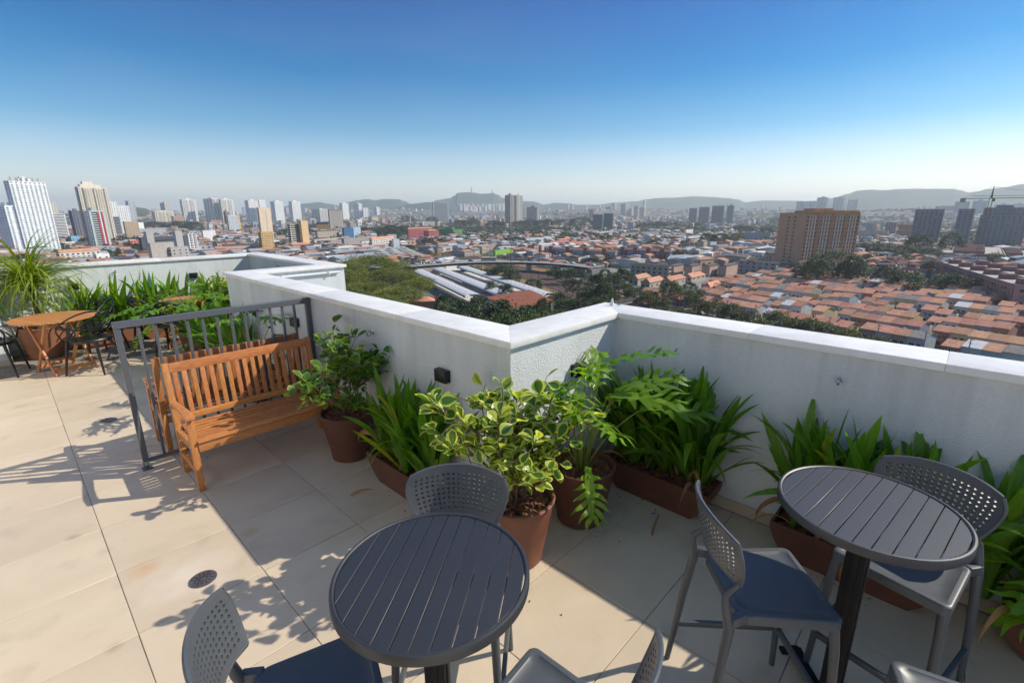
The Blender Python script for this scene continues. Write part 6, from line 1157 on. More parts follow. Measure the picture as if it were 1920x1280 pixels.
def city_box(label, cat, bx, by, lL, lR, yaw, h, col, st, grp, o):
    y = radians(yaw); aR = Vector((cos(y), sin(y), 0)); aL = Vector((-sin(y), cos(y), 0)); B0 = Vector((bx, by, G))
    nm = {'tower':'tower_block','office block':'office_block','flats':'block_of_flats','house':'house'}.get(cat, cat.replace(' ', '_'))
    if nm == 'building': nm = 'town_building'
    t = thing(nm, label, cat, (bx, by, G), 0, grp)
    def L3(a, c, z): v = aR*a+aL*c; return (v.x, v.y, z)
    def ibox(b, a0, c0, z0, a1, c1, z1, mi=0):
        b.add([L3(a0,c0,z0),L3(a1,c0,z0),L3(a1,c1,z0),L3(a0,c1,z0),L3(a0,c0,z1),L3(a1,c0,z1),L3(a1,c1,z1),L3(a0,c1,z1)],
              [(0,3,2,1),(4,5,6,7),(0,1,5,4),(1,2,6,5),(2,3,7,6),(3,0,4,7)], mi)
    fs = 2.85 if h < 130 else 3.2
    b = MB(); ibox(b, 0, 0, -1, lR, lL, h)
    if st == 'bluegrid': pass
    b.build('wall', cmat(col), t)
    # parapet and roof plant
    roof = o.get('roof'); b = MB()
    if roof in ('tile','pink','red','saw','dark','blue','white','tileflat'):
        mt = {'tile':M_tileroof,'pink':cmat((.50,.20,.18)),'red':cmat((.55,.10,.06)),'saw':M_fiber,'dark':M_droof,'blue':cmat((.03,.14,.40)),'white':M_wroof,'tileflat':M_tileroof}[roof]
        if roof == 'tileflat': ibox(b, -.4, -.4, h+.05, lR+.4, lL*.0+.0, h+.9)
        rh = {'tile':2.4,'dark':.9,'tileflat':1.6,'saw':2.2,'blue':.5,'white':1.0}.get(roof, 2.0); e = .5
        if roof == 'saw':
            k = int(max(lR, lL)/7)
            for i in range(k):
                if lR > lL: a0, a1 = lR*i/k, lR*(i+1)/k; b.add([L3(a0,-e,h),L3(a1,-e,h),L3(a0,-e,h+rh),L3(a0,lL+e,h),L3(a1,lL+e,h),L3(a0,lL+e,h+rh)], [(0,1,2),(5,4,3),(2,1,4,5),(0,2,5,3)])
                else: a0, a1 = lL*i/k, lL*(i+1)/k; b.add([L3(-e,a0,h),L3(-e,a1,h),L3(-e,a0,h+rh),L3(lR+e,a0,h),L3(lR+e,a1,h),L3(lR+e,a0,h+rh)], [(0,1,2),(5,4,3),(2,1,4,5),(0,2,5,3)])
        elif lR >= lL:
            b.add([L3(-e,-e,h),L3(lR+e,-e,h),L3(lR+e,lL+e,h),L3(-e,lL+e,h),L3(-e+ (lL*.3 if roof=='tile' else 0),lL/2,h+rh),L3(lR+e-(lL*.3 if roof=='tile' else 0),lL/2,h+rh)], [(0,1,5,4),(1,2,5),(2,3,4,5),(3,0,4)])
        else:
            b.add([L3(-e,-e,h),L3(lR+e,-e,h),L3(lR+e,lL+e,h),L3(-e,lL+e,h),L3(lR/2,-e+(lR*.3 if roof=='tile' else 0),h+rh),L3(lR/2,lL+e-(lR*.3 if roof=='tile' else 0),h+rh)], [(0,1,4),(1,2,5,4),(2,3,5),(3,0,4,5)])
        b.build('roof', mt, t)
    else:
        k = .18
        for a0,c0,a1,c1 in ((0,0,lR,k*2),(0,lL-k*2,lR,lL),(0,k*2,k*2,lL-k*2),(lR-k*2,k*2,lR,lL-k*2)): ibox(b, a0, c0, h+.01, a1, c1, h+.9)
        if min(lR, lL) > 6 and h > 14:
            ibox(b, lR*.3, lL*.3, h+.02, lR*.65, lL*.7, h+4.2); 
            if h > 60: ibox(b, lR*.36, lL*.36, h+4.2, lR*.55, lL*.6, h+6.5)
        b.build('roof', cmat(tuple(v*.9 for v in col)), t)
    # windows
    wb = MB()
    windows_on(wb, Vector((0,0,0)), aR, -aL, lR, h, st if st not in ('pinkgrid','bays','stripes') else 'grid', fs, o)
    windows_on(wb, aL*lL, -aL, -aR, lL, h, st if st not in ('bays','stripes') else 'blank', fs, o)
    if wb.v: wb.build('window', [M_glass, M_glassl], t, kind='stuff')
    near = by*.688+bx*.726 < 1500
    # relief by style
    if st in ('bluegrid','balc','band','bandw','grid','pinkgrid','holes') and near:
        b = MB()
        nf = int(h/fs)
        for f in range(nf):
            z = .6+f*fs
            if z+2.6 > h: break
            if st in ('band','bandw'):
                ibox(b, -.22, -.22, z-.5, lR+.01, -.01, z+.55); ibox(b, -.22, 0, z-.5, -.01, lL+.01, z+.55)
            elif st == 'bluegrid':
                k = max(2, int(lR/4.3))
                for i in range(k):
                    u = lR*(i+.5)/k; ibox(b, u-1.0, -.10, z-.30, u+1.0, -.02, z+.75)
            else:
                ibox(b, -.10, -.10, z-.22, lR+.01, -.01, z+.05); ibox(b, -.10, 0, z-.22, -.01, lL+.01, z+.05)
        if b.v:
            cc = {'bluegrid':(.42,.60,.68),'bandw':(.70,.66,.60),'band':tuple(min(.8, v*1.25+.03) for v in col)}.get(st, tuple(v*.82 for v in col))
            b.build('floor_band', cmat(cc), t, kind='stuff')
    if st == 'balc':
        b = MB(); nf = int(h/fs)
        for f in range(nf):
            z = .6+f*fs
            for fr in ((.18,.40),(.60,.82)):
                ibox(b, lR*fr[0], -1.3, z, lR*fr[1], 0, z+1.0)
        b.build('balcony', cmat(tuple(min(.82, v*1.08) for v in col)), t, kind='stuff')
    if st == 'fins':
        b = MB(); k = max(2, int(lR/6)); 
        for i in range(k+1): u = lR*i/k; ibox(b, u-.5, -.7, 0, u+.5, -.01, h+.4)
        k = max(2, int(lL/6))
        for i in range(k+1): u = lL*i/k; ibox(b, -.7, u-.5, 0, -.01, u+.5, h+.4)
        b.build('pier', cmat(tuple(min(.82, v*1.06) for v in col)), t, kind='stuff')
    if st == 'redstripe':
        for fr in (.46,.74):
            b = MB(); ibox(b, lR*fr, -.5, 2, lR*(fr+.09), -.01, h-.5); b.build('red_stripe', cmat((.50,.05,.06)), t)
        b = MB(); ibox(b, lR*.60, -.5, 2, lR*.68, -.01, h-.5); b.build('white_stripe', cmat((.75,.75,.75)), t)
        b = MB(); ibox(b, -.5, lL*.94, 2, -.01, lL, h); b.build('red_stripe', cmat((.50,.05,.06)), t)
        b = MB(); nf = int(h/fs)
        for f in range(nf):
            z = 1+f*fs; b.add([L3(-1.5,lL*.15,z),L3(-1.5,lL*.62,z+1.0),L3(0,lL*.62,z+1.0),L3(0,lL*.15,z),L3(-1.5,lL*.15,z+1.1),L3(-1.5,lL*.62,z+2.1),L3(0,lL*.62,z+2.1),L3(0,lL*.15,z+1.1)], [(0,1,5,4),(4,5,6,7),(0,4,7,3),(1,2,6,5)])
        b.build('balcony', cmat((.72,.74,.74)), t, kind='stuff')
    if o.get('crown'):
        b = MB(); ibox(b, lR*.10, lL*.1, h, lR*.8, lL*.8, h+5); ibox(b, lR*.2, lL*.2, h+5, lR*.55, lL*.7, h+10); b.build('stepped_crown', cmat(col), t)
    if o.get('edge'):
        b = MB(); ibox(b, lR+.02, -.6, 0, lR+3.2, lL, h+1.5); b.build('yellow_edge', cmat(o['edge']), t)
    if o.get('roofjunk'):
        for i in range(6):
            b = MB(); a, c = lR*(.08+.15*i), lL*.2; b.tube([L3(a,c,h),L3(a+.6,c,h+CIT.uniform(4,9))], [.35,.12], 5); 
            for q in range(3): ibox(b, a-.8, c-.3, h+1.5+q*1.4, a+.9, c+.3, h+2.2+q*1.4)
            b.build('antenna', M_conc, t)
    if o.get('rods'):
        for i in range(7):
            b = MB(); a, c = lR*CIT.random(), lL*CIT.random(); b.tube([L3(a,c,h),L3(a,c,h+CIT.uniform(3,7))], .3, 4); b.build('column_stub', M_conc, t)
    if o.get('tanks'):
        k = int(o['tanks']) if o['tanks'] > 1 else max(2, int(max(lL,lR)/20))
        for i in range(k):
            b = MB(); u = (i+.5)/k
            if lL > lR: ibox(b, lR*.35, lL*u-2.6, h+.05, lR*.85, lL*u+2.6, h+2.9)
            else: ibox(b, lR*u-2.6, lL*.3, h+.05, lR*u+2.6, lL*.8, h+2.9)
            b.build('roof_tank_house', cmat((.26,.13,.12)), t)
        b = MB(); ibox(b, .5, .5, h+.02, lR-.5, lL-.5, h+.3); b.build('roof_slab', cmat((.50,.46,.40)), t)
    if o.get('stairs'):
        k = 4
        for i in range(k):
            b = MB(); u = lL*(i+.5)/k; ibox(b, -2.2, u-2.2, 0, -.01, u+2.2, h+2.6); b.build('stair_tower', cmat((.24,.13,.11)), t)
    if st == 'pinkgrid':
        b = MB(); k = int(lL/3.2)
        for i in range(k):
            u = lL*(i+.5)/k; ibox(b, -.35, u-.28, 0, -.10, u+.28, h)
        ibox(b, -.5, 0, h-1.2, -.1, lL, h+.2)
        b.build('pilaster', cmat((.36,.20,.19)), t, kind='stuff')
    if st == 'stripes':
        for z0, z1, c in ((h*.55,h*.70,(.10,.42,.30)),(h*.80,h*1.0,(.60,.10,.08))):
            b = MB(); ibox(b, -.4, -.4, z0, lR+.01, -.01, z1); ibox(b, -.4, 0, z0, -.01, lL, z1); b.build('stripe', cmat(c), t)
    if st == 'bays':
        # four glazed bays separated by deep brown piers, light window strips
        nf = int((h-4)/2.85); bays = 4; pw = .055
        fr = MB(); wn = MB(); lt = MB(); sp = MB()
        for i in range(bays+1):
            u = lR*(i/bays); ibox(fr, max(0,u-lR*pw/2), -.02 if i in (0,) else -.40, 0, min(lR,u+lR*pw/2), -.01, h)
        for i in range(bays):
            u0 = lR*(i/bays)+lR*pw/2+.3; u1 = lR*((i+1)/bays)-lR*pw/2-.3; k = 7
            for f in range(nf):
                z = 3+f*2.85; ibox(sp, u0, -.14, z-.35, u1, -.02, z+.75)
                for q in range(k):
                    ua = u0+(u1-u0)*q/k
                    (lt if q % 2 else wn).add([L3(ua+.1,-.10,z+.75),L3(ua+(u1-u0)/k-.1,-.10,z+.75),L3(ua+(u1-u0)/k-.1,-.10,z+2.45),L3(ua+.1,-.10,z+2.45)], [(0,1,2,3)])
        fr.build('pier', cmat((.46,.24,.13)), t); sp.build('spandrel', cmat((.60,.36,.21)), t, kind='stuff')
        wn.build('window', M_glass, t, kind='stuff'); lt.build('shutter', cmat((.70,.66,.58)), t, kind='stuff')
        b = MB()
        for i in range(bays): u0, u1 = lR*(i/bays)+lR*.03, lR*((i+1)/bays)-lR*.02; ibox(b, u0, 0, h, u1, lL*.5, h+2.6)
        b.build('attic', cmat((.62,.33,.10)), t)
        b = MB(); nf = int(h/2.85)
        for f in range(nf): ibox(b, -.08, lL*.35, f*2.85+1.2, -.02, lL*.42, f*2.85+2.6); ibox(b, -.08, lL*.58, f*2.85+1.2, -.02, lL*.65, f*2.85+2.6)
        b.build('window', M_glass, t, kind='stuff')
    return t
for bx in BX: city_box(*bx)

_F = ['first','second','third','fourth','fifth','sixth','seventh','eighth','ninth','tenth','eleventh','twelfth','thirteenth','fourteenth','fifteenth','sixteenth','seventeenth','eighteenth','nineteenth']
FORD = _F + [t_+('ieth' if not u_ else 'y-'+u_) for t_ in ('twent','thirt','fort','fift','sixt','sevent') for u_ in ['']+_F[:9]]
FARB = sorted(FARB, key=lambda q: atan2(q[0], q[1]))
# hazy cluster of towers and scattered far towers
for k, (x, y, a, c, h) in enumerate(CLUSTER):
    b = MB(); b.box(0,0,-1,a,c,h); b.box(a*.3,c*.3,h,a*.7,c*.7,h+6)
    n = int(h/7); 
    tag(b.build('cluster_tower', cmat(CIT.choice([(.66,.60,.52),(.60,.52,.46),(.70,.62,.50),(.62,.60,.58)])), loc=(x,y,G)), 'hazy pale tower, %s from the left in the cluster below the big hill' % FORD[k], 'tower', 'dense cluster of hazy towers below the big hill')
    tag_o = COL.objects[-1] if False else None
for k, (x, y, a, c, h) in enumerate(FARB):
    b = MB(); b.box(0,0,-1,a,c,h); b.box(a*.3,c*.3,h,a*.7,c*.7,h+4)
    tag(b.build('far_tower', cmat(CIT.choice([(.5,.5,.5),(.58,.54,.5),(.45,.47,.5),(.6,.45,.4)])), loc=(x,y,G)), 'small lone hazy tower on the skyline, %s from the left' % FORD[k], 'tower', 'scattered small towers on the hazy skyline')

# ---- individually built low houses of the plain
WALLC = [(.60,.57,.50),(.66,.64,.60),(.50,.42,.32),(.42,.40,.37),(.62,.50,.30),(.48,.25,.17),(.45,.52,.55),(.70,.70,.68)]
WN = ['beige','off white','tan','grey','ochre','brick red','pale blue','white']
RFN = ['orange tile','orange tile','orange tile','grey metal','white metal','dark','weathered grey']
RFM = [M_tileroof,M_tileroof,M_tileroof,M_metal,M_wroof,M_droof,M_fiber]
def azim(x, y): return atan2(x, y)
HS = sorted(HOUSES, key=lambda q: azim(q[0], q[1]))
cntr = {}
for hx, hy, a, c, h, wi, ri in HS:
    d = hypot(hx, hy); band = 'near' if d < 520 else ('middle' if d < 750 else 'far')
    key = (wi, min(ri, 3) if ri < 3 else ri, band); cntr[key] = cntr.get(key, 0)+1
_U = ['first','second','third','fourth','fifth','sixth','seventh','eighth','ninth','tenth','eleventh','twelfth','thirteenth','fourteenth','fifteenth','sixteenth','seventeenth','eighteenth','nineteenth','twentieth']
ORD = _U[:19] + [t_+('ieth' if not u_ else 'y-'+u_) for t_ in ('twent','thirt','fort','fift','sixt','sevent','eight','ninet') for u_ in ['']+_U[:9]]
seen = {}
for hx, hy, a, c, h, wi, ri in HS:
    d = hypot(hx, hy); band = 'near' if d < 520 else ('middle' if d < 750 else 'far')
    rk = 0 if ri < 3 else ri; key = (wi, rk, band); i = seen.get(key, 0); seen[key] = i+1
    lab = '%s low house with %s roof, %s such from the left, %s distance' % (WN[wi], RFN[ri], ORD[i], band)
    yaw = CIT.choice([0, 0, .3, -.25, .12]); t = thing('low_house', lab, 'house', (hx, hy, G), yaw, 'low houses spread over the plain')
    b = MB(); b.box(0,0,-.5,a,c,h); b.build('wall', cmat(WALLC[wi]), t)
    b = MB(); e = .5; rh = CIT.uniform(1.2,2.2) if ri < 3 or ri == 6 else .7
    if ri == 5: b.box(-.2,-.2,h+.01,a+.2,c+.2,h+.5); b.box(a*.2,c*.2,h+.5,a*.4,c*.45,h+1.9)
    else: b.add([(-e,-e,h-.05),(a+e,-e,h-.05),(a+e,c+e,h-.05),(-e,c+e,h-.05),(-e,c/2,h+rh),(a+e,c/2,h+rh)], [(0,1,5,4),(1,2,5),(2,3,4,5),(3,0,4)])
    b.build('roof', RFM[ri], t)
    b = MB()
    for f in range(max(1, int(h/3))):
        for i in range(max(1, int(a/3.4))):
            u = 1.2+i*3.3
            if u+1.3 < a: b.quad((u,-.06,f*2.9+1.1),(u+1.2,-.06,f*2.9+1.1),(u+1.2,-.06,f*2.9+2.2),(u,-.06,f*2.9+2.2))
        for i in range(max(1, int(c/3.4))):
            u = 1.2+i*3.3
            if u+1.3 < c: b.quad((-.06,u+1.2,f*2.9+1.1),(-.06,u,f*2.9+1.1),(-.06,u,f*2.9+2.2),(-.06,u+1.2,f*2.9+2.2))
    if b.v: b.build('window', M_glass, t, kind='stuff')

# ---- uncountable low fabric between and beyond (one mass)
FC = [(.62,.58,.50),(.70,.69,.66),(.46,.40,.33),(.36,.35,.34),(.50,.30,.20),(.55,.60,.62),(.62,.44,.30)]
fm = [cmat(c) for c in FC]+[M_tileroof, M_metal, M_wroof, M_droof]
b = MB(); fr = random.Random(12); big = [(q[2]-8, q[3]-8, q[2]+q[5]+8, q[3]+q[4]+8) for q in BX]
def in_reg(x, y, P):
    c = False; n = len(P)
    for i in range(n):
        x1,y1 = P[i]; x2,y2 = P[(i+1)%n]
        if (y1 > y) != (y2 > y) and x < (x2-x1)*(y-y1)/(y2-y1)+x1: c = not c
    return c
HALLP = [(225,385),(280,345),(400,555),(300,535)]
hset = [(q[0],q[1]) for q in HOUSES]
cells = {}
for hx, hy in hset: cells[(int(hx//25), int(hy//25))] = 1
N = 0; tries = 0
while N < 9000 and tries < 60000:
    tries += 1
    ang = radians(fr.uniform(-12, 100)); q = fr.random(); d = 330*((4600/330.)**(q**.8))
    x, y = d*cos(ang), d*sin(ang)
    if in_reg(x, y, HALLP) or in_reg(x, y, REGION) or (160 < x < 330 and y < 320 and y > 60 and d < 380) or d < 420 and x > 60: continue
    if any(x0 < x < x1 and y0 < y < y1 for x0,y0,x1,y1 in big): continue
    # keep the railway and green belts free
    if noise.noise((x/260, y/260, 5.5)) > .18 and d > 900: continue
    if d < 1000 and (int(x//25), int(y//25)) in cells: continue
    rd = min(hypot(x-px, y-py) for px, py in RAIL[:5])
    if rd < 38 or (d > 300 and d < 560 and abs(x-(283+(y-254)*.40)) < 38): continue
    z = terrain(x, y)-.5; s = 1 if d < 1500 else 1.25; a, c = fr.uniform(7,17)*s, fr.uniform(7,13)*s; h = fr.choice([3.5,4,6,6.5,7,9])
    if fr.random() < .09: a *= 3.0; c *= 2.2; ri_big = True
    if fr.random() < .05 and d > 1200: h = fr.uniform(12, 26)
    wi = fr.randrange(7); ri = fr.choice([7,7,7,8,8,9,10,10])
    M = Matrix.Translation((x,y,z)) @ Matrix.Rotation(fr.choice([0,.2,-.3,.4]),4,'Z'); b.M = M
    b.add([(0,0,0),(a,0,0),(a,c,0),(0,c,0),(0,0,h),(a,0,h),(a,c,h),(0,c,h)], [(0,1,5,4),(3,0,4,7),(1,2,6,5)], wi)
    if d < 2000: b.add([(a*.15,-.05,h*.35),(a*.35,-.05,h*.35),(a*.35,-.05,h*.7),(a*.15,-.05,h*.7),(a*.6,-.05,h*.35),(a*.8,-.05,h*.35),(a*.8,-.05,h*.7),(a*.6,-.05,h*.7)], [(0,1,2,3),(4,5,6,7)], 10)
    rh = fr.uniform(.6,1.9); b.add([(-.4,-.4,h),(a+.4,-.4,h),(a+.4,c+.4,h),(-.4,c+.4,h),(-.4,c/2,h+rh),(a+.4,c/2,h+rh)], [(0,1,5,4),(1,2,5),(2,3,4,5),(3,0,4)], ri)
    N += 1
b.M = None
o = b.build('distant_low_city', fm, kind='stuff'); o['label'] = 'mass of small low houses filling the plain and far slopes'

# ---- red roofed rows on the right: each unit of each row is its own house
RWC = [(.60,.58,.52),(.62,.50,.28),(.50,.52,.55),(.38,.20,.15),(.66,.66,.64),(.45,.50,.52),(.58,.45,.22),(.55,.52,.46),(.30,.34,.42),(.52,.32,.24)]
RWN = ['cream','ochre','blue grey','brick red','white','pale blue','mustard','beige','slate blue','salmon']
dR = Vector((-.27,-.963)); nR = Vector((.963,-.27)); base = Vector((204.0, 15.0))
rr = random.Random(31); units = 0; UW = 4.6; UD = 8.6
wmesh = {}
def unit_parts(t, w, d, h, rh, wi, roofm, near, off, gable_l, gable_r):
    """house unit; local x along the row, y away from the viewer; facade at y=0"""
    b = MB(); b.box(0,0,-.5,w,d,h)
    if gable_l: b.add([(0,0,h),(0,d,h),(0,d/2,h+rh*.93)], [(0,2,1)])
    if gable_r: b.add([(w,0,h),(w,d,h),(w,d/2,h+rh*.93)], [(0,1,2)])
    b.build('wall', cmat(RWC[wi]), t)
    e = .45; el = .35 if gable_l else -.01; er = .35 if gable_r else -.01
    b = MB()
    for s in (0,1):
        ya, yb = (-e, d/2) if s == 0 else (d+e, d/2)
        za, zb = h-.08-.12, h+rh
        b.add([(-el,ya,za),(w+er,ya,za),(w+er,yb,zb),(-el,yb,zb),(-el,ya,za+.16),(w+er,ya,za+.16),(w+er,yb,zb+.16),(-el,yb,zb+.16)], [(0,3,2,1),(4,5,6,7),(0,1,5,4),(1,2,6,5),(3,0,4,7)])
    b.build('roof', roofm, t)
    if near:
        r = random.Random(int(off*97))
        for (u, z, ww, hh) in ((w*.18,3.2,1.3,1.1),(w*.62,3.2,1.1,1.1),(w*.15,.6,1.5,1.3)):
            b = MB(); b.box(u-.09,-.10,z-.09,u+ww+.09,-.01,z+hh+.09); f = b.build('window', cmat((.70,.70,.68)), t)
            b = MB(); b.box(u,-.13,z,u+ww*.48,-.105,z+hh); b.box(u+ww*.52,-.13,z,u+ww,-.105,z+hh); b.build('pane', M_glass, f)
        b = MB(); b.box(w*.66,-.10,0,w*.66+.95,-.01,2.1); b.build('door', cmat(r.choice([(.2,.1,.06),(.1,.14,.2),(.3,.3,.3)])), t)
    else:
        b = MB()
        for (u, z, ww, hh) in ((w*.18,3.2,1.2,1.1),(w*.60,3.2,1.1,1.1),(w*.2,.7,1.4,1.3)): b.quad((u,-.07,z),(u+ww,-.07,z),(u+ww,-.07,z+hh),(u,-.07,z+hh))
        b.build('window', M_glass, t, kind='stuff')
ORDW = lambda k: ORD[k]
junkM = [cmat((.03,.10,.30)), cmat((.5,.5,.5)), M_droof]
rows = 0
for k in range(11):
    o0 = base + nR*(k*20.5)
    us = [s for s in range(-260, 260) if in_reg(*(o0-dR*(s*UW/2)), REGION)] if False else []
    cand = []
    for s in range(-30, 44):
        p = o0 - dR*(s*UW)*1.0
        if in_reg(p.x, p.y, REGION): cand.append(s)
    if k == 0: cand = [s for s in range(-8, 26)]
    if not cand: continue
    cand = sorted(cand, reverse=True)      # left to right in the picture
    gap_at = set(rr.sample(range(2, max(3, len(cand))), min(len(cand)//7, max(0, len(cand)-3)))) if len(cand) > 6 else set()
    segs = []; cur = []
    for i, s in enumerate(cand):
        if i in gap_at or (k == 0 and s in (3, 11, 18)): segs.append(cur); cur = []; continue
        cur.append(s)
    segs.append(cur)
    ui = 0
    for sg in segs:
        if not sg: continue
        dz = rr.uniform(-.5,.7); joff = rr.uniform(-1.5,1.5)
        for j, s in enumerate(sg):
            if rr.random() < .10: ui += 1
            p = o0 - dR*(s*UW) + nR*joff
            h = 5.6+dz+rr.choice([0,0,0,.0,.25,-.9,.5]); wi = rr.randrange(10); q = rr.random()
            rm = M_tileroof if q < .84 else (M_wroof if q < .90 else M_fiber); rn = 'orange tile' if q < .84 else ('white metal' if q < .90 else 'weathered grey')
            lab = '%s row house with %s roof, %s from left in %s row back' % (RWN[wi], rn, ORDW(ui), ORD[k])
            t = thing('row_house', lab, 'house', (p.x, p.y, G), atan2(dR.y, dR.x), 'red roofed row houses')
            lab_words = lab.split()
            dd = UD*rr.choice([1,1,1,1.12,.92])
            unit_parts(t, UW, dd, h, 1.35, wi, rm, k == 0, units, j == 0, j == len(sg)-1)
            if rr.random() < .30:
                b = MB(); jx, jy = rr.uniform(.5,3.5), rr.uniform(5.5,8); z = h+.6
                b.lathe([(0,z-.6),(.45,z-.6),(.5,z+.5),(.3,z+.7),(0,z+.7)], 8, c=(jx,jy)); b.build('water_tank', rr.choice(junkM), t)
            if rr.random() < .55 and k > 0:
                b = MB(); b.box(.3,dd+.5,-.5,UW-.4,dd+rr.uniform(3,6),rr.uniform(2.6,4.6)); b.build('back_annex', cmat(RWC[rr.randrange(10)]), t)
            if rr.random() < .30:
                b = MB(); x0 = rr.uniform(.2,1.2); b.add([(x0,-2.6,2.7),(x0+3,-2.6,2.7),(x0+3,-.05,3.2),(x0,-.05,3.2),(x0,-2.6,2.8),(x0+3,-2.6,2.8),(x0+3,-.05,3.3),(x0,-.05,3.3)], [(0,3,2,1),(4,5,6,7),(0,1,5,4),(1,2,6,5),(3,0,4,7)]); b.build('porch_roof', rr.choice([M_tileroof, M_wroof, M_fiber]), t)
            units += 1; ui += 1
# ---- railway corridor
M_ballast = pmat('railway_ballast', (.22,.145,.10), (.13,.09,.07), scale=1.2, rough=.95, bump=.6, bscale=6)
M_earth = pmat('dry_grass_bank', (.34,.20,.085), (.16,.14,.05), scale=.12, rough=.95, detail=8)
M_steel = pmat('rusty_rail_steel', (.20,.10,.07), (.12,.06,.04), scale=2, rough=.6)
M_road = pmat('asphalt', (.10,.10,.10), (.07,.07,.07), scale=.4, rough=.9)
M_redrust = pmat('rust_red_paint', (.22,.05,.035), (.14,.035,.025), scale=.8, rough=.7)
def ribbon(name, P, off0, off1, z, mat, kind='structure', zs=None):
    b = MB(); vs = []
    for i, p in enumerate(P):
        a = Vector(P[max(i-1,0)]); c = Vector(P[min(i+1,len(P)-1)]); d = (c-a).normalized(); n = Vector((d.y,-d.x)); p = Vector(p)
        for o in (off0, off1): q = p+n*o; vs.append((q.x, q.y, z))
    b.add(vs, [(2*i,2*i+1,2*i+3,2*i+2) for i in range(len(P)-1)]); o = b.build(name, mat); o['kind'] = kind; return o
def dense(P, n=6):
    out = []
    for i in range(len(P)-1):
        p0 = Vector(P[max(i-1,0)]); p1 = Vector(P[i]); p2 = Vector(P[i+1]); p3 = Vector(P[min(i+2,len(P)-1)])
        for k in range(n):
            t = k/n; out.append(tuple(.5*((2*p1)+(p2-p0)*t+(2*p0-5*p1+4*p2-p3)*t*t+(3*p1-p0-3*p2+p3)*t**3)))
    out.append(tuple(P[-1])); return out
RD = dense(RAIL)
ribbon('railway_bank', RD, -30, 26, G+.25, M_earth)
ribbon('railway_bed', RD, -14, 14, G+.45, M_ballast)
def along(P, off):
    out = []
    for i, p in enumerate(P):
        a = Vector(P[max(i-1,0)]); c = Vector(P[min(i+1,len(P)-1)]); d = (c-a).normalized(); n = Vector((d.y,-d.x)); q = Vector(p)+n*off; out.append((q.x, q.y))
    return out
for k, o_ in enumerate((-10.5,-6.2,-1.8,2.6,7.0,11.2)):
    t = thing('railway_track', 'rusty railway track, %s from the station side' % ORD[k], 'railway track', (RD[0][0],RD[0][1],G), 0, 'parallel railway tracks')
    for s in (-.75,.75):
        pts = along(RD, o_+s); b = MB()
        for i in range(len(pts)-1): b.bar((pts[i][0]-RD[0][0],pts[i][1]-RD[0][1],.62),(pts[i+1][0]-RD[0][0],pts[i+1][1]-RD[0][1],.62),.16,.16)
        b.build('rail', M_steel, t)
    b = MB(); pts = along(RD, o_)
    for i in range(len(pts)-1):
        a, c = Vector(pts[i]), Vector(pts[i+1]); L_ = (c-a).length; d = (c-a).normalized(); n = Vector((d.y,-d.x)); m = int(L_/1.6)
        for q in range(m):
            p = a+d*(q*1.6)-Vector(RD[0]); e, g = n*1.25, d*.14
            b.quad((p.x-e.x-g.x,p.y-e.y-g.y,.53),(p.x+e.x-g.x,p.y+e.y-g.y,.53),(p.x+e.x+g.x,p.y+e.y+g.y,.53),(p.x-e.x+g.x,p.y-e.y+g.y,.53))
    b.build('sleeper', cmat((.16,.12,.10)), t, kind='stuff')
# station platform between the tracks and the sheds
ribbon('station_platform', along(RD[24:52], -21), -3.5, 3.5, G+1.2, M_conc)
# catenary gantries
def gantry(label, p, d, w_, h, mat, off0):
    t = thing('catenary_gantry', label, 'gantry', (p[0], p[1], G), atan2(d.y, d.x)-pi/2, 'gantries over the railway')
    for x in (off0, off0+w_):
        b = MB(); 
        for q in (-.3,.3): b.bar((x+q,0,0),(x+q,0,h),.14,.14)
        for q in range(int(h/1.2)): b.bar((x-.3,0,q*1.2),(x+.3,0,q*1.2+1.2),.08,.08)
        b.build('post', mat, t)
    b = MB(); 
    for q in (0,.8): b.bar((off0,0,h-q),(off0+w_,0,h-q),.14,.14)
    for q in range(int(w_/1.6)): b.bar((off0+q*1.6,0,h-.8),(off0+q*1.6+.8,0,h),.07,.07); b.bar((off0+q*1.6+.8,0,h),(off0+q*1.6+1.6,0,h-.8),.07,.07)
    b.build('truss', mat, t)
for k, i in enumerate((14,20,26,31,36,40,44,48,52,56)):
    p = Vector(RD[i]); d = (Vector(RD[i+1])-p).normalized()
    gantry('%s lattice gantry, %s along the tracks from the viaduct side' % ('rust red' if k >= 5 else 'grey', ORD[k]), p, d, 30 if k < 5 else 24, 8.5, M_redrust if k >= 5 else M_conc, -15 if k < 5 else -10)
# lamp and power poles
def pole(label, x, y, h, mat, arms=True, group='poles by the railway'):
    t = thing('power_pole', label, 'pole', (x,y,G), .6, group)
    b = MB(); b.tube([(0,0,0),(0,0,h)],[.22,.14],6); b.build('post', mat, t)
    if arms:
        b = MB(); b.bar((-1.3,0,h-.6),(1.3,0,h-.6),.14,.14); b.bar((-1.0,0,h-1.7),(1.0,0,h-1.7),.12,.12); b.build('crossarm', mat, t)
        b = MB()
        for q in (-1.1,0,1.1): b.lathe([(0,0),(.1,0),(.1,.3),(0,.3)],6,c=(q,0)); 
        b.v = [(x_,y_,z_+h-.5) for x_,y_,z_ in b.v]; b.build('insulator', cmat((.5,.5,.5)), t)
POLES = [(236,254,22,'tall rust brown pole left of the viaduct middle'),(250,238,22,'tall rust brown pole at the viaduct middle'),(262,222,20,'tall rust brown pole right of the viaduct middle'),(275,262,16,'brown pole beyond the viaduct'),(290,300,16,'brown pole far along the bank')]
for x, y, h, l in POLES: pole(l, x, y, h, M_redrust, False, 'tall brown poles at the viaduct')
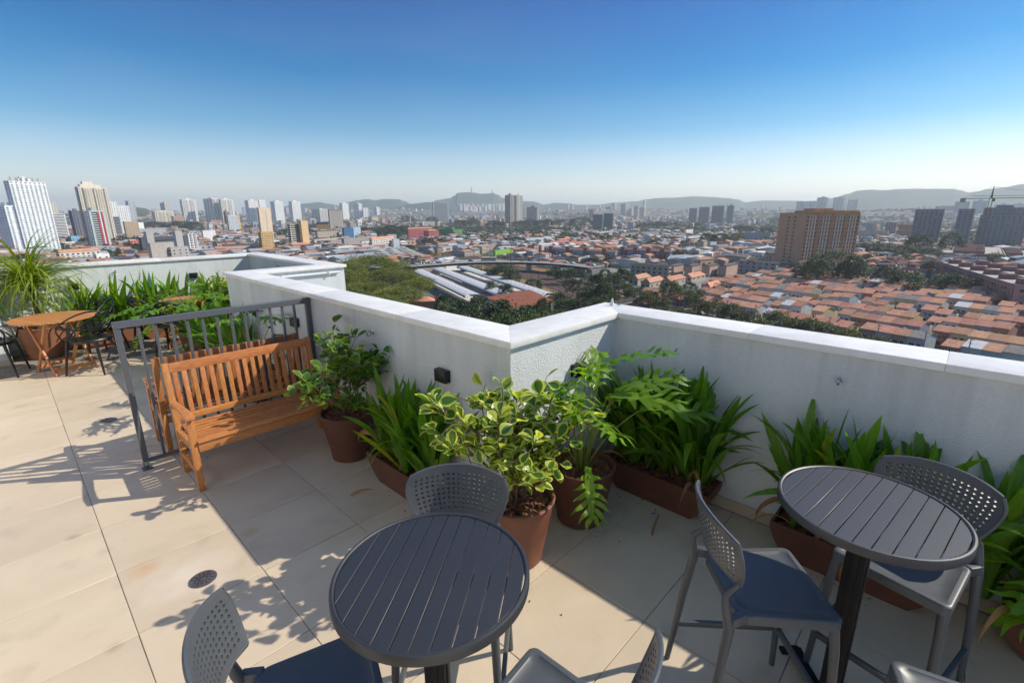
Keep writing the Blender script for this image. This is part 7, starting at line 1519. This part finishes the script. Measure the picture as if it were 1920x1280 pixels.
for k, (x, y) in enumerate([(206,84),(203,70),(200,58),(197,46),(194,32),(192,18),(190,6),(188,-4),(210,100),(216,118),(222,132)]): pole('grey concrete power pole, %s along the hedge from the viewer' % ORD[k], x, y, 11, M_conc)

# ---- footbridge over the tracks
t = thing('footbridge', 'concrete footbridge with a ramp just beyond the corner of the coping', 'footbridge', (0,0,0))
b = MB(); A, B_, C_ = Vector((168,112,G+6.5)), Vector((198,110,G+6.5)), Vector((186,88,G+.5))
b.bar(A, B_, 2.6, .5); b.build('deck', M_conc, t)
b = MB(); b.bar(B_, C_, 2.6, .5); b.build('ramp', M_conc, t)
b = MB(); 
for s in (-1.25,1.25): b.bar(A+Vector((0,s,.9)), B_+Vector((0,s,.9)), .1, 1.4)
b.build('parapet', M_droof, t)
b = MB()
for s in (-1.2,1.2): b.bar(B_+Vector((s,0,.9)), C_+Vector((s,0,.9)), .1, 1.4)
b.build('parapet', M_droof, t)
for u in (.1,.4,.7,.98):
    b = MB(); p = A.lerp(B_, u); b.bar((p.x,p.y,G),(p.x,p.y,G+6.2),.8,.8); b.build('pier', M_conc, t)

# ---- viaduct with traffic
VD = dense(VIA, 5); off = (VD[0][0], VD[0][1], 0)
t = thing('road_viaduct', 'grey concrete road viaduct crossing the railway', 'viaduct', (0,0,0))
def strip3(P, o0, o1, z0, z1):
    b = MB(); a, c = along(P, o0), along(P, o1)
    for i in range(len(P)-1):
        b.add([(*a[i],z0),(*c[i],z0),(*c[i+1],z0),(*a[i+1],z0),(*a[i],z1),(*c[i],z1),(*c[i+1],z1),(*a[i+1],z1)], [(0,3,2,1),(4,5,6,7),(0,1,5,4),(2,3,7,6)])
    b.add([(*a[0],z0),(*c[0],z0),(*c[0],z1),(*a[0],z1),(*a[-1],z0),(*c[-1],z0),(*c[-1],z1),(*a[-1],z1)], [(0,1,2,3),(7,6,5,4)])
    return b
zt = G+8
M_cdeck = pmat('viaduct_concrete', (.40,.375,.33), (.30,.28,.25), scale=.3, rough=.9)
strip3(VD, -7.5, 7.5, zt-1.5, zt-.02).build('deck', M_cdeck, t)
strip3(VD, -6.9, 6.9, zt-.01, zt+.05).build('roadway', pmat('pale_asphalt', (.34,.33,.31), (.27,.26,.25), scale=.4, rough=.9), t)
strip3(VD, -7.5, -7.1, zt, zt+1.0).build('parapet', M_cdeck, t); strip3(VD, 7.1, 7.5, zt, zt+1.0).build('parapet', M_cdeck, t)
strip3(VD, -.2, .2, zt+.05, zt+.7).build('median_barrier', M_cdeck, t)
for i in range(16, len(VD), 4):
    p = VD[i]; a = Vector(VD[min(i+1,len(VD)-1)])-Vector(VD[i-1]); b = MB(); b.M = Matrix.Translation((p[0],p[1],0)) @ Matrix.Rotation(atan2(a.y,a.x),4,'Z')
    b.box(-1,-5.5,G,1,5.5,zt-1.5); b.build('pier', M_conc, t)
if True:
    a0 = along(VD[:18], -7.4); 
    b = MB(); c0 = along(VD[:18], 7.4)
    b.prism(a0+c0[::-1], G-.5, zt-1.52); b.build('embankment_wall', M_cdeck, t)
def car(label, i, lane, col, kind='car'):
    p = Vector(along(VD, lane)[i]); a = Vector(VD[min(i+1,len(VD)-1)])-Vector(VD[max(i-1,0)])
    t = thing('bus' if kind == 'bus' else ('van' if kind == 'van' else 'parked_car' if False else 'car'), label, kind, (p.x,p.y,zt+.05), atan2(a.y,a.x)+(pi if lane > 0 else 0), 'traffic on the viaduct')
    mc = pmat('car_paint_%02d%02d%02d' % tuple(int(v*99) for v in col), col, col, rough=.3, spec=.6)
    if kind == 'bus':
        b = MB(); b.box(-6,-1.25,.35,6,1.25,3.1); b.build('body', mc, t, bevel=.12)
        b = MB(); b.box(-5.8,-1.28,1.5,5.7,1.28,2.6); b.build('window', M_glass, t)
        b = MB(); b.box(-6.03,-1.29,.4,6.03,1.29,1.1); b.build('green_skirt', cmat((.05,.32,.14)), t)
        wx = (-3.6,3.9); r = .5; w2 = 1.2
    else:
        H = 1.9 if kind == 'van' else 1.42; L2 = 2.1
        prof = [(-L2,.3),(L2,.3),(L2,.75),(L2*.55,.92),(L2*.22,H),(-L2*.55,H),(-L2*.9,.95),(-L2,.9)]
        if kind == 'van': prof = [(-L2,.3),(L2,.3),(L2,1.0),(L2*.6,H),(-L2,H)]
        n = len(prof); b = MB(); b.add([(x,-.85,z) for x,z in prof]+[(x,.85,z) for x,z in prof], [tuple(range(n)),tuple(range(2*n-1,n-1,-1))]+[(k,n+k,n+(k+1)%n,(k+1)%n) for k in range(n)])
        b.build('body', mc, t, bevel=.06)
        b = MB(); b.box(-L2*.55,-.87,.98,L2*.30,.87,H-.12); b.build('window', M_glass, t)
        wx = (-1.3,1.3); r = .32; w2 = .86
    for x in wx:
        for s in (-1,1):
            b = MB(); b.M = Matrix.Translation((x, s*w2, r)) @ Matrix.Rotation(pi/2,4,'X'); b.lathe([(0,-.1),(r,-.1),(r,.1),(0,.1)], 12); b.build('wheel', M_dark, t)
car('green and white bus on the viaduct', 23, -3.6, (.62,.68,.66), 'bus')
for l, i, ln, c, k in [('dark car just behind the bus on the viaduct',21,-3.6,(.03,.03,.04),'car'),('white delivery van left of the bus on the viaduct',19,-3.0,(.7,.7,.7),'van'),('dark blue car right of the bus on the viaduct',27,-3.6,(.03,.04,.07),'car'),('black car following the dark blue one',28,-3.6,(.02,.02,.02),'car'),
  ('red car in the middle of the viaduct',31,-3.8,(.50,.02,.03),'car'),('silver car right of the first red car',33,-3.4,(.45,.5,.52),'car'),('white car right of the silver car',34,-3.6,(.65,.66,.66),'car'),('second red car near the right end of the viaduct',37,-3.6,(.48,.03,.03),'car'),('white car at the right end of the viaduct',38,-3.4,(.6,.6,.6),'car'),
  ('dark car near the palm trees on the road',8,-3.4,(.02,.03,.04),'car'),('dark red car next to the palm trees',11,-3.6,(.25,.02,.04),'car'),('silver car right of the palm trees',14,-3.4,(.5,.52,.53),'car'),('white van on the road before the viaduct',16,-3.4,(.62,.65,.7),'van'),('dark grey car beside the white van on the road',17,-3.4,(.05,.05,.06),'car')]:
    car(l, i, ln, c, k)

# ---- station sheds: three long rounded metal roofs on the platforms
M_shed = pmat('shed_metal', (.60,.61,.62), (.50,.51,.52), scale=.5, rough=.75, bump=.2, bscale=4)
P_ = [tuple(p) for p in PFLOOR]
b = MB(); b.prism(P_, G+.1, G+.9); o = b.build('platform_paving', cmat((.74,.70,.62))); o['kind'] = 'structure'
for k, (p0, p1) in enumerate(PLAT):
    a, c = Vector((*p0, 0)), Vector((*p1, 0)); d = (c-a).normalized(); n = Vector((d.y,-d.x,0)); L_ = (c-a).length
    t = thing('platform_shed', 'long rounded metal roof over the old station platforms, %s from the left' % ORD[k], 'shed', (a.x,a.y,G), 0, 'long metal station roofs')
    W_ = 9.0; zt_ = 6.0; seg = 9; nL = int(L_/6)
    for q in range(nL):      # ribbed roof sheets, each a panel
        b = MB(); u0, u1 = L_*q/nL+.05, L_*(q+1)/nL-.05; vs = []
        for s in range(seg+1):
            th = pi*s/seg; x = -cos(th)*W_/2; z = zt_-1.1+1.1*sin(th)**.8
            for u in (u0, u1): w3 = d*u+n*x; vs.append((w3.x, w3.y, z))
        b.add(vs, [(2*i,2*i+1,2*i+3,2*i+2) for i in range(seg)]); b.build('roof_sheet', M_shed, t)
        b = MB(); w3 = d*((u0+u1)/2)+n*(1.5); e, g = d*.9, n*.7; z = zt_+.02
        b.quad((w3.x-e.x-g.x,w3.y-e.y-g.y,z),(w3.x+e.x-g.x,w3.y+e.y-g.y,z),(w3.x+e.x+g.x,w3.y+e.y+g.y,z-.25),(w3.x-e.x+g.x,w3.y-e.y+g.y,z-.25)); b.build('roof_vent', M_glass, t)
    b = MB()
    for s in (-1,1):
        q0 = n*(s*W_/2-s*.3); q1 = q0+d*L_; b.bar((q0.x,q0.y,4.6),(q1.x,q1.y,4.6),.2,.6)
    b.build('side_wall', cmat((.18,.19,.21)), t)
for k, (o_, l0, l1, w_) in enumerate(((11.5,.15,.50,5.0),(12.5,.50,.98,5.0))):
    a, c = Vector((*PLAT[0][0],0)), Vector((*PLAT[0][1],0)); d = (c-a).normalized(); n = Vector((d.y,-d.x,0))*-1
    q = a+n*-1*0 + Vector((d.y,-d.x,0))*(-o_) ; L_ = (c-a).length
    b = MB(); p0, p1 = a+Vector((-d.y,d.x,0))*o_+d*L_*l0, a+Vector((-d.y,d.x,0))*o_+d*L_*l1
    b.bar((p0.x,p0.y,G+3.0),(p1.x,p1.y,G+3.0),w_,.5); tag(b.build('low_platform_roof', cmat((.33,.28,.24))), ('upper','lower')[k]+' flat brown roof lying between the first two metal station roofs', 'shed', 'flat brown roofs between the station roofs')
# brick station building at the end of the roofs
M_brick = pmat('red_brick_wall', (.40,.135,.06), (.30,.10,.045), scale=.7, rough=.9, bump=.3, bscale=8)
q = [Vector((*p,0)) for p in BRICK]
t = thing('brick_station', 'orange brick station building with sloped roofs below the metal roofs', 'building', (0,0,0))
e1 = Vector((139,138,0)); e2 = Vector((173,139,0)); back = Vector((0.1,16,0))
b = MB(); v = [(e1.x,e1.y),(e2.x,e2.y),(e2.x+2,e2.y+15),(e1.x+8,e1.y+16)]; b.prism(v, G, G+6.2); b.build('wall', M_brick, t)
b = MB(); b.add([(e1.x-1,e1.y-1,G+6.3),(e2.x+1,e2.y-1,G+6.3),(e2.x+3,e2.y+16,G+9.6),(e1.x+8,e1.y+17,G+9.6),(e1.x-1,e1.y-1,G+5.9),(e2.x+1,e2.y-1,G+5.9)], [(0,1,2,3),(4,5,1,0)]); b.build('roof', pmat('brick_red_roof', (.27,.085,.04), (.19,.06,.03), scale=.3, rough=.85, bump=.3, bscale=5), t)
for x in (142,150,158,166):
    b = MB(); b.box(x,e1.y-.6,G+1,x+5,e1.y+.9,G+4.5); b.build('opening', M_dark, t)
# small salmon turret building
tx, ty = (TUR[0][0]+TUR[1][0])/2, (TUR[0][1]+TUR[1][1])/2
t = thing('turret_house', 'salmon walled house with a hipped clay roof among the trees below the coping', 'house', (tx,ty,G), radians(-38))
b = MB(); b.box(-6.5,-5.5,0,6.5,5.5,8.2); b.build('wall', cmat((.50,.24,.14)), t)
b = MB(); 
for x0,y0,x1,y1 in ((-6.7,-5.7,6.7,-5.2),(-6.7,5.2,6.7,5.7),(-6.7,-5.2,-6.2,5.2),(6.2,-5.2,6.7,5.2)): b.box(x0,y0,8.21,x1,y1,9.3)
b.build('parapet', cmat((.46,.22,.13)), t)
b = MB(); b.add([(-6.1,-5.1,8.4),(6.1,-5.1,8.4),(6.1,5.1,8.4),(-6.1,5.1,8.4),(-1.6,0,10.6),(1.6,0,10.6)], [(0,1,5,4),(1,2,5),(2,3,4,5),(3,0,4)]); b.build('roof', M_tileroof, t)
for z in (5.2,5.7,6.2):
    b = MB(); b.box(-6.3,-5.75,z,6.3,-5.51,z+.22); b.build('string_course', cmat((.36,.17,.11)), t)
# vaulted bus hall with glazed front
t = thing('vaulted_hall', 'white vaulted market hall with a glazed front behind the palms', 'hall', (0,0,0))
A, B_ = Vector((*HALL[0],0)), Vector((*HALL[1],0)); d = (B_-A); L_ = d.length; d.normalize(); n = Vector((-d.y,d.x,0)); n = n if n.y > 0 else -n; n = (Vector((*HALL[2],0))-A).normalized()
D_ = (Vector((*HALL[2],0))-A).length; nv = 3
for i in range(nv):
    u0, u1 = L_*i/nv, L_*(i+1)/nv; nk = 12
    for q in range(nk):
        b = MB(); vs = []; seg = 8; zz = .9*(q % 2)
        for s in range(seg+1):
            th = pi*s/seg; x = (u0+u1)/2-cos(th)*(u1-u0)/2*.98; z = G+5.2+2.6*sin(th)+zz*sin(th)
            for v_ in (D_*q/nk, D_*(q+1)/nk-.3): w3 = A+d*x+n*v_; vs.append((w3.x,w3.y,z))
        b.add(vs, [(2*k,2*k+1,2*k+3,2*k+2) for k in range(seg)]); b.build('vault_panel', cmat((.58,.56,.50)), t)
b = MB(); w0, w1 = A+d*-1, A+d*(L_+1); b.bar((w0.x,w0.y,G+2.6),(w1.x,w1.y,G+2.6),.3,5.4); b.build('front_glazing', pmat('teal_glazing',(.04,.12,.12),(.10,.16,.17),scale=1.5,rough=.3), t)
for k in range(24):
    b = MB(); w3 = w0.lerp(w1, k/23)-n*.3; b.bar((w3.x,w3.y,G),(w3.x,w3.y,G+5.6),.35,.35); b.build('mullion', cmat((.62,.62,.6)), t)
b = MB(); b.bar((w0.x-n.x*.35,w0.y-n.y*.35,G+5.5),(w1.x-n.x*.35,w1.y-n.y*.35,G+5.5),.4,.7); b.bar((w0.x-n.x*.3,w0.y-n.y*.3,G+3.0),(w1.x-n.x*.3,w1.y-n.y*.3,G+3.0),.3,.3); b.build('fascia', cmat((.62,.62,.6)), t)

# ---- cranes, billboards, water tower
def crane(label, x, y, h, jib, back, ang, col):
    t = thing('tower_crane', label, 'crane', (x,y,G), ang); m = cmat(col)
    b = MB()
    for sx in (-1,1):
        for sy in (-1,1): b.bar((sx,sy,0),(sx,sy,h),.35,.35)
    for q in range(int(h/3)): b.bar((-1,-1,q*3),(1,-1,q*3+3),.22,.22); b.bar((1,1,q*3),(1,-1,q*3+3),.22,.22)
    b.build('mast', m, t)
    b = MB(); b.bar((-back,0,h),(jib,0,h),.9,.5); b.bar((-back*.7,0,h+2),(jib*.9,0,h+1.4),.3,.3); b.build('jib', m, t)
    b = MB(); b.box(-back-1.5,-1,h-3,-back+2,1,h+.4); b.build('counterweight', M_conc, t)
    b = MB(); b.tube([(0,0,h),(0,0,h+9)],[1.0,.3],4); b.bar((0,0,h+9),(jib*.6,0,h+1.2),.15,.15); b.bar((0,0,h+9),(-back,0,h+.6),.15,.15); b.build('apex', m, t)
    b = MB(); b.box(.6,-1.6,h-2.6,2.4,-.2,h-.3); b.build('cab', m, t)
crane('pale crane between the dark glass towers', 1745, 640, 68, 3, 26, atan2(-.9,.45), (.55,.55,.52))
crane('dark yellow crane over the unfinished concrete towers', 560, -3, 56, 62, 17, radians(-88), (.20,.17,.10))
def board(label, x, y, w_, z0, z1, ang, cols):
    t = thing('billboard', label, 'billboard', (x,y,G), ang)
    b = MB(); b.bar((-w_*.3,0,0),(-w_*.3,0,z0),.5,.5); b.bar((w_*.3,0,0),(w_*.3,0,z0),.5,.5); b.build('post', M_conc, t)
    n = len(cols)
    for i, c in enumerate(cols):
        b = MB(); b.box(-w_/2,-.25,z0+(z1-z0)*i/n+.01,w_/2,.25,z0+(z1-z0)*(i+1)/n); b.build('panel', cmat(c), t)
board('blue over yellow billboard among the low roofs at the left', 562, 1175, 27, 9, 25, radians(-25), [(.62,.32,.02),(.62,.32,.02),(.03,.05,.22)])
board('red sign box behind the yellow edged block', 640, 1010, 20, 6, 14, radians(-28), [(.60,.03,.03)])
board('orange sign near the big green trees', 262, 385, 9, 5, 9, radians(-30), [(.75,.16,.02)])
board('yellow sign near the big green trees', 250, 385, 7, 3, 6.5, radians(-30), [(.75,.55,.02)])
t = thing('water_tower', 'white mushroom water tower on the plain left of the banded slab', 'water tower', (1230,1760,G))
b = MB(); b.lathe([(0,0),(2.5,0),(1.6,30),(2.2,34)],12); b.build('shaft', M_wroof, t, smooth='auto')
b = MB(); b.lathe([(2.2,34),(5.5,38),(5.5,47),(0,49)],16); b.build('tank', M_wroof, t, smooth='auto')

# ---- trees
def crown_mesh(name, seed, nclump, per, flat, leaf, mats, rough_=.22):
    r = random.Random(seed); b = MB(); lob = [(r.uniform(-.45,.45), r.uniform(-.45,.45), r.uniform(-.05,.25)) for _ in range(7)]+[(0,0,.1)]
    rad = [r.uniform(.42,.60) for _ in lob]
    for _ in range(nclump):
        k = r.randrange(len(lob)); L_ = lob[k]; a = r.uniform(0,2*pi); z = r.uniform(-.35,1); s = sqrt(max(0,1-z*z))
        q = Vector((L_[0]+rad[k]*s*cos(a), L_[1]+rad[k]*s*sin(a), (L_[2]+rad[k]*z)*1.0))*r.uniform(.86,1.04)
        if any((Vector((l[0],l[1],l[2]))-q).length < rd*.80 for l, rd in zip(lob, rad)): continue
        cr = r.uniform(.055,.11)
        for _ in range(per):
            p = q+Vector((r.gauss(0,1),r.gauss(0,1),r.gauss(0,.7)))*cr; ln = leaf*r.uniform(.6,1.3)
            d = Vector((r.gauss(0,1),r.gauss(0,1),r.gauss(0,.45))).normalized(); up = Vector((r.gauss(0,.6),r.gauss(0,.6),1)); sd = d.cross(up).normalized()*ln*.42
            b.add([tuple(p-d*ln/2),tuple(p+sd),tuple(p+d*ln/2),tuple(p-sd)], [(0,1,2,3)])
    b.v = [(x,y,z*flat) for x,y,z in b.v]
    return b.mesh(name, mats)
M_t0 = leafmat('canopy_leaf_olive', (.26,.27,.022), (.085,.12,.014), .22, .6, scale=.35, rnd=.10)
M_t1 = leafmat('tree_leaf_dark', (.055,.090,.022), (.030,.055,.015), .15, .6, scale=.3, rnd=.22)
M_t4 = leafmat('hedge_leaf_mixed', (.115,.125,.030), (.055,.080,.018), .18, .6, scale=.25, rnd=.25)
M_trunk = pmat('tree_bark', (.12,.09,.065), (.07,.055,.04), scale=1, rough=.9)
CRN = {0:[crown_mesh('crown', s, 620, 26, .60, .050, M_t0) for s in (1,2,3)], 1:[crown_mesh('crown', s, 420, 24, .80, .075, M_t1) for s in (4,5,6,7)], 4:[crown_mesh('crown', s, 380, 24, .80, .08, M_t4) for s in (8,9,10)]}
CRN[2] = [crown_mesh('crown', 15, 230, 24, .8, .085, leafmat('tree_leaf_bright', (.12,.17,.02), (.07,.11,.014), .2, .6, scale=.3, rnd=.1))]; CRN[3] = CRN[1]
tb = MB(); tb.tube([(0,0,0),(.02,.01,.5),(0,0,1)],[.07,.05,.035],7)
for k in range(5):
    a = 2*pi*k/5; tb.tube([(0,0,.8),(.18*cos(a),.18*sin(a),1.1),(.38*cos(a),.38*sin(a),1.32)],[.035,.022,.010],5)
TRK = tb.mesh('trunk', M_trunk)
tr = random.Random(3); tn = {}
TS_ = sorted(TREES, key=lambda q: azim(q[0], q[1]))
TL = {0:'broad olive tree in the grove beyond the notch',1:'dark green town tree',2:'bright green tree below the coping corner',3:'dark tree by the palms',4:'brownish green hedge tree along the railway'}
for x, y, h, r_, tone in TS_:
    d = hypot(x, y); zone = 'near' if d < 300 else ('middle' if d < 700 else 'far')
    key = (tone, zone); i = tn.get(key, 0); tn[key] = i+1
    nm_ = ORD[i]
    t = thing('canopy_tree' if tone == 0 else 'tree', '%s, %s from the left, %s' % (TL[tone], nm_, {'near':'near','middle':'middle distance','far':'far off'}[zone]), 'tree', (x,y,G), tr.uniform(0,6.28), 'trees of the town')
    fl = .55 if tone == 0 else .80
    vs = min(max(h*.88/(1.25*r_*fl), .8), 2.6) if tone != 0 else 1.0
    cz = h - r_*fl*.72*vs
    obj('crown', tr.choice(CRN[tone]), t, (0,0,cz), (0,0,tr.uniform(0,6.28)), (r_, r_, r_*vs))
    th = max(cz-.1*r_, h*.25); obj('trunk', TRK, t, (0,0,-.3), None, (r_*.75, r_*.75, th))
# palms
for k, (x, y, h) in enumerate(PALMS):
    t = thing('palm_tree', 'feathery palm tree by the vaulted hall, %s from the left' % ORD[k] if k < 5 else 'lone dark palm standing in the middle of the plain', 'palm', (x,y,G), 0, 'palms by the vaulted hall')
    b = MB(); b.tube([(0,0,0),(.2,0,h*.5),(0,0,h-2)],[.35,.28,.22],7); b.build('trunk', M_trunk, t)
    for q in range(18):
        a = tr.uniform(0,6.28); el = tr.uniform(-.2,1.2); L_ = tr.uniform(2.6,3.6); b = MB(); pts = []
        for s in range(7):
            u = s/6; pts.append(Vector((cos(a)*L_*u*cos(el*(1-u*.6)), sin(a)*L_*u*cos(el), h-2+L_*(sin(el)*u-.75*u*u))))
        pd = Vector((-sin(a),cos(a),0))
        for s in range(6):
            w0 = .55*sin(pi*(s+.3)/6.6); w1 = .55*sin(pi*(s+1.3)/6.6)
            for sg in (-1,1): b.quad(pts[s], pts[s+1], pts[s+1]+pd*sg*w1-Vector((0,0,.3)), pts[s]+pd*sg*w0-Vector((0,0,.3)))
        b.build('frond', M_t1, t)
# shrubs and rough growth along the railway, and wooded ground far off
def scatter_stuff(name, label, pts, mat, s0, s1, seed):
    r = random.Random(seed); b = MB()
    for x, y, z in pts:
        R0 = r.uniform(s0, s1)
        for _ in range(26):
            a = r.uniform(0,6.28); q = sqrt(r.random()); p = Vector((x+R0*q*cos(a), y+R0*q*sin(a), z+R0*.75*sqrt(max(0,1-q*q))*r.uniform(.5,1.05)))
            ln = R0*r.uniform(.25,.5); d = Vector((r.gauss(0,1),r.gauss(0,1),r.gauss(0,.4))).normalized(); sd = d.cross(Vector((r.gauss(0,.5),r.gauss(0,.5),1))).normalized()*ln*.45
            b.add([tuple(p-d*ln/2),tuple(p+sd),tuple(p+d*ln/2),tuple(p-sd)], [(0,1,2,3)])
    o = b.build(name, mat, kind='stuff'); o['label'] = label
r = random.Random(8); pts = []
for k in range(900):
    i = r.randrange(2, len(RD)-2); o_ = r.choice([r.uniform(-34,-24), r.uniform(17,34)]); q = along([RD[i-1],RD[i],RD[i+1]], o_)[1]; pts.append((q[0]+r.uniform(-4,4), q[1]+r.uniform(-4,4), G))
scatter_stuff('railway_scrub', 'rough shrubs along both sides of the railway', pts, M_t4, 1.2, 3.2, 1)
pts = []
while len(pts) < 6500:
    ang = radians(r.uniform(-16, 104)); d = 700*((5200/700.)**(r.random()**.7)); x, y = d*cos(ang), d*sin(ang); nz = noise.noise((x/260, y/260, 5.5))
    if nz > (.14 if d > 900 else .30) or r.random() < .15: pts.append((x, y, terrain(x, y)))
scatter_stuff('distant_woods', 'dark far off belts of trees between the houses', pts, M_t1, 7, 15, 2)
pts = []
for k in range(700): pts.append((r.uniform(60,150), r.uniform(90,250), G))
scatter_stuff('undergrowth', 'green undergrowth between the near trees', pts, M_t1, 1.5, 4, 3)

# ---- haze over city and hills
hz = bpy.data.materials.new('haze'); hz.use_nodes = True; n_ = hz.node_tree; n_.nodes.clear()
ho = n_.nodes.new('ShaderNodeOutputMaterial'); pv = n_.nodes.new('ShaderNodeVolumePrincipled')
pv.inputs['Color'].default_value = HZC; pv.inputs['Density'].default_value = HZD; pv.inputs['Anisotropy'].default_value = HZA
n_.links.new(pv.outputs[0], ho.inputs['Volume'])
b = MB(); b.box(-16000,-16000,G-60,16000,16000,HZTOP)
o = b.build('haze', hz, kind='stuff'); o['label'] = 'pale daytime haze over the city'
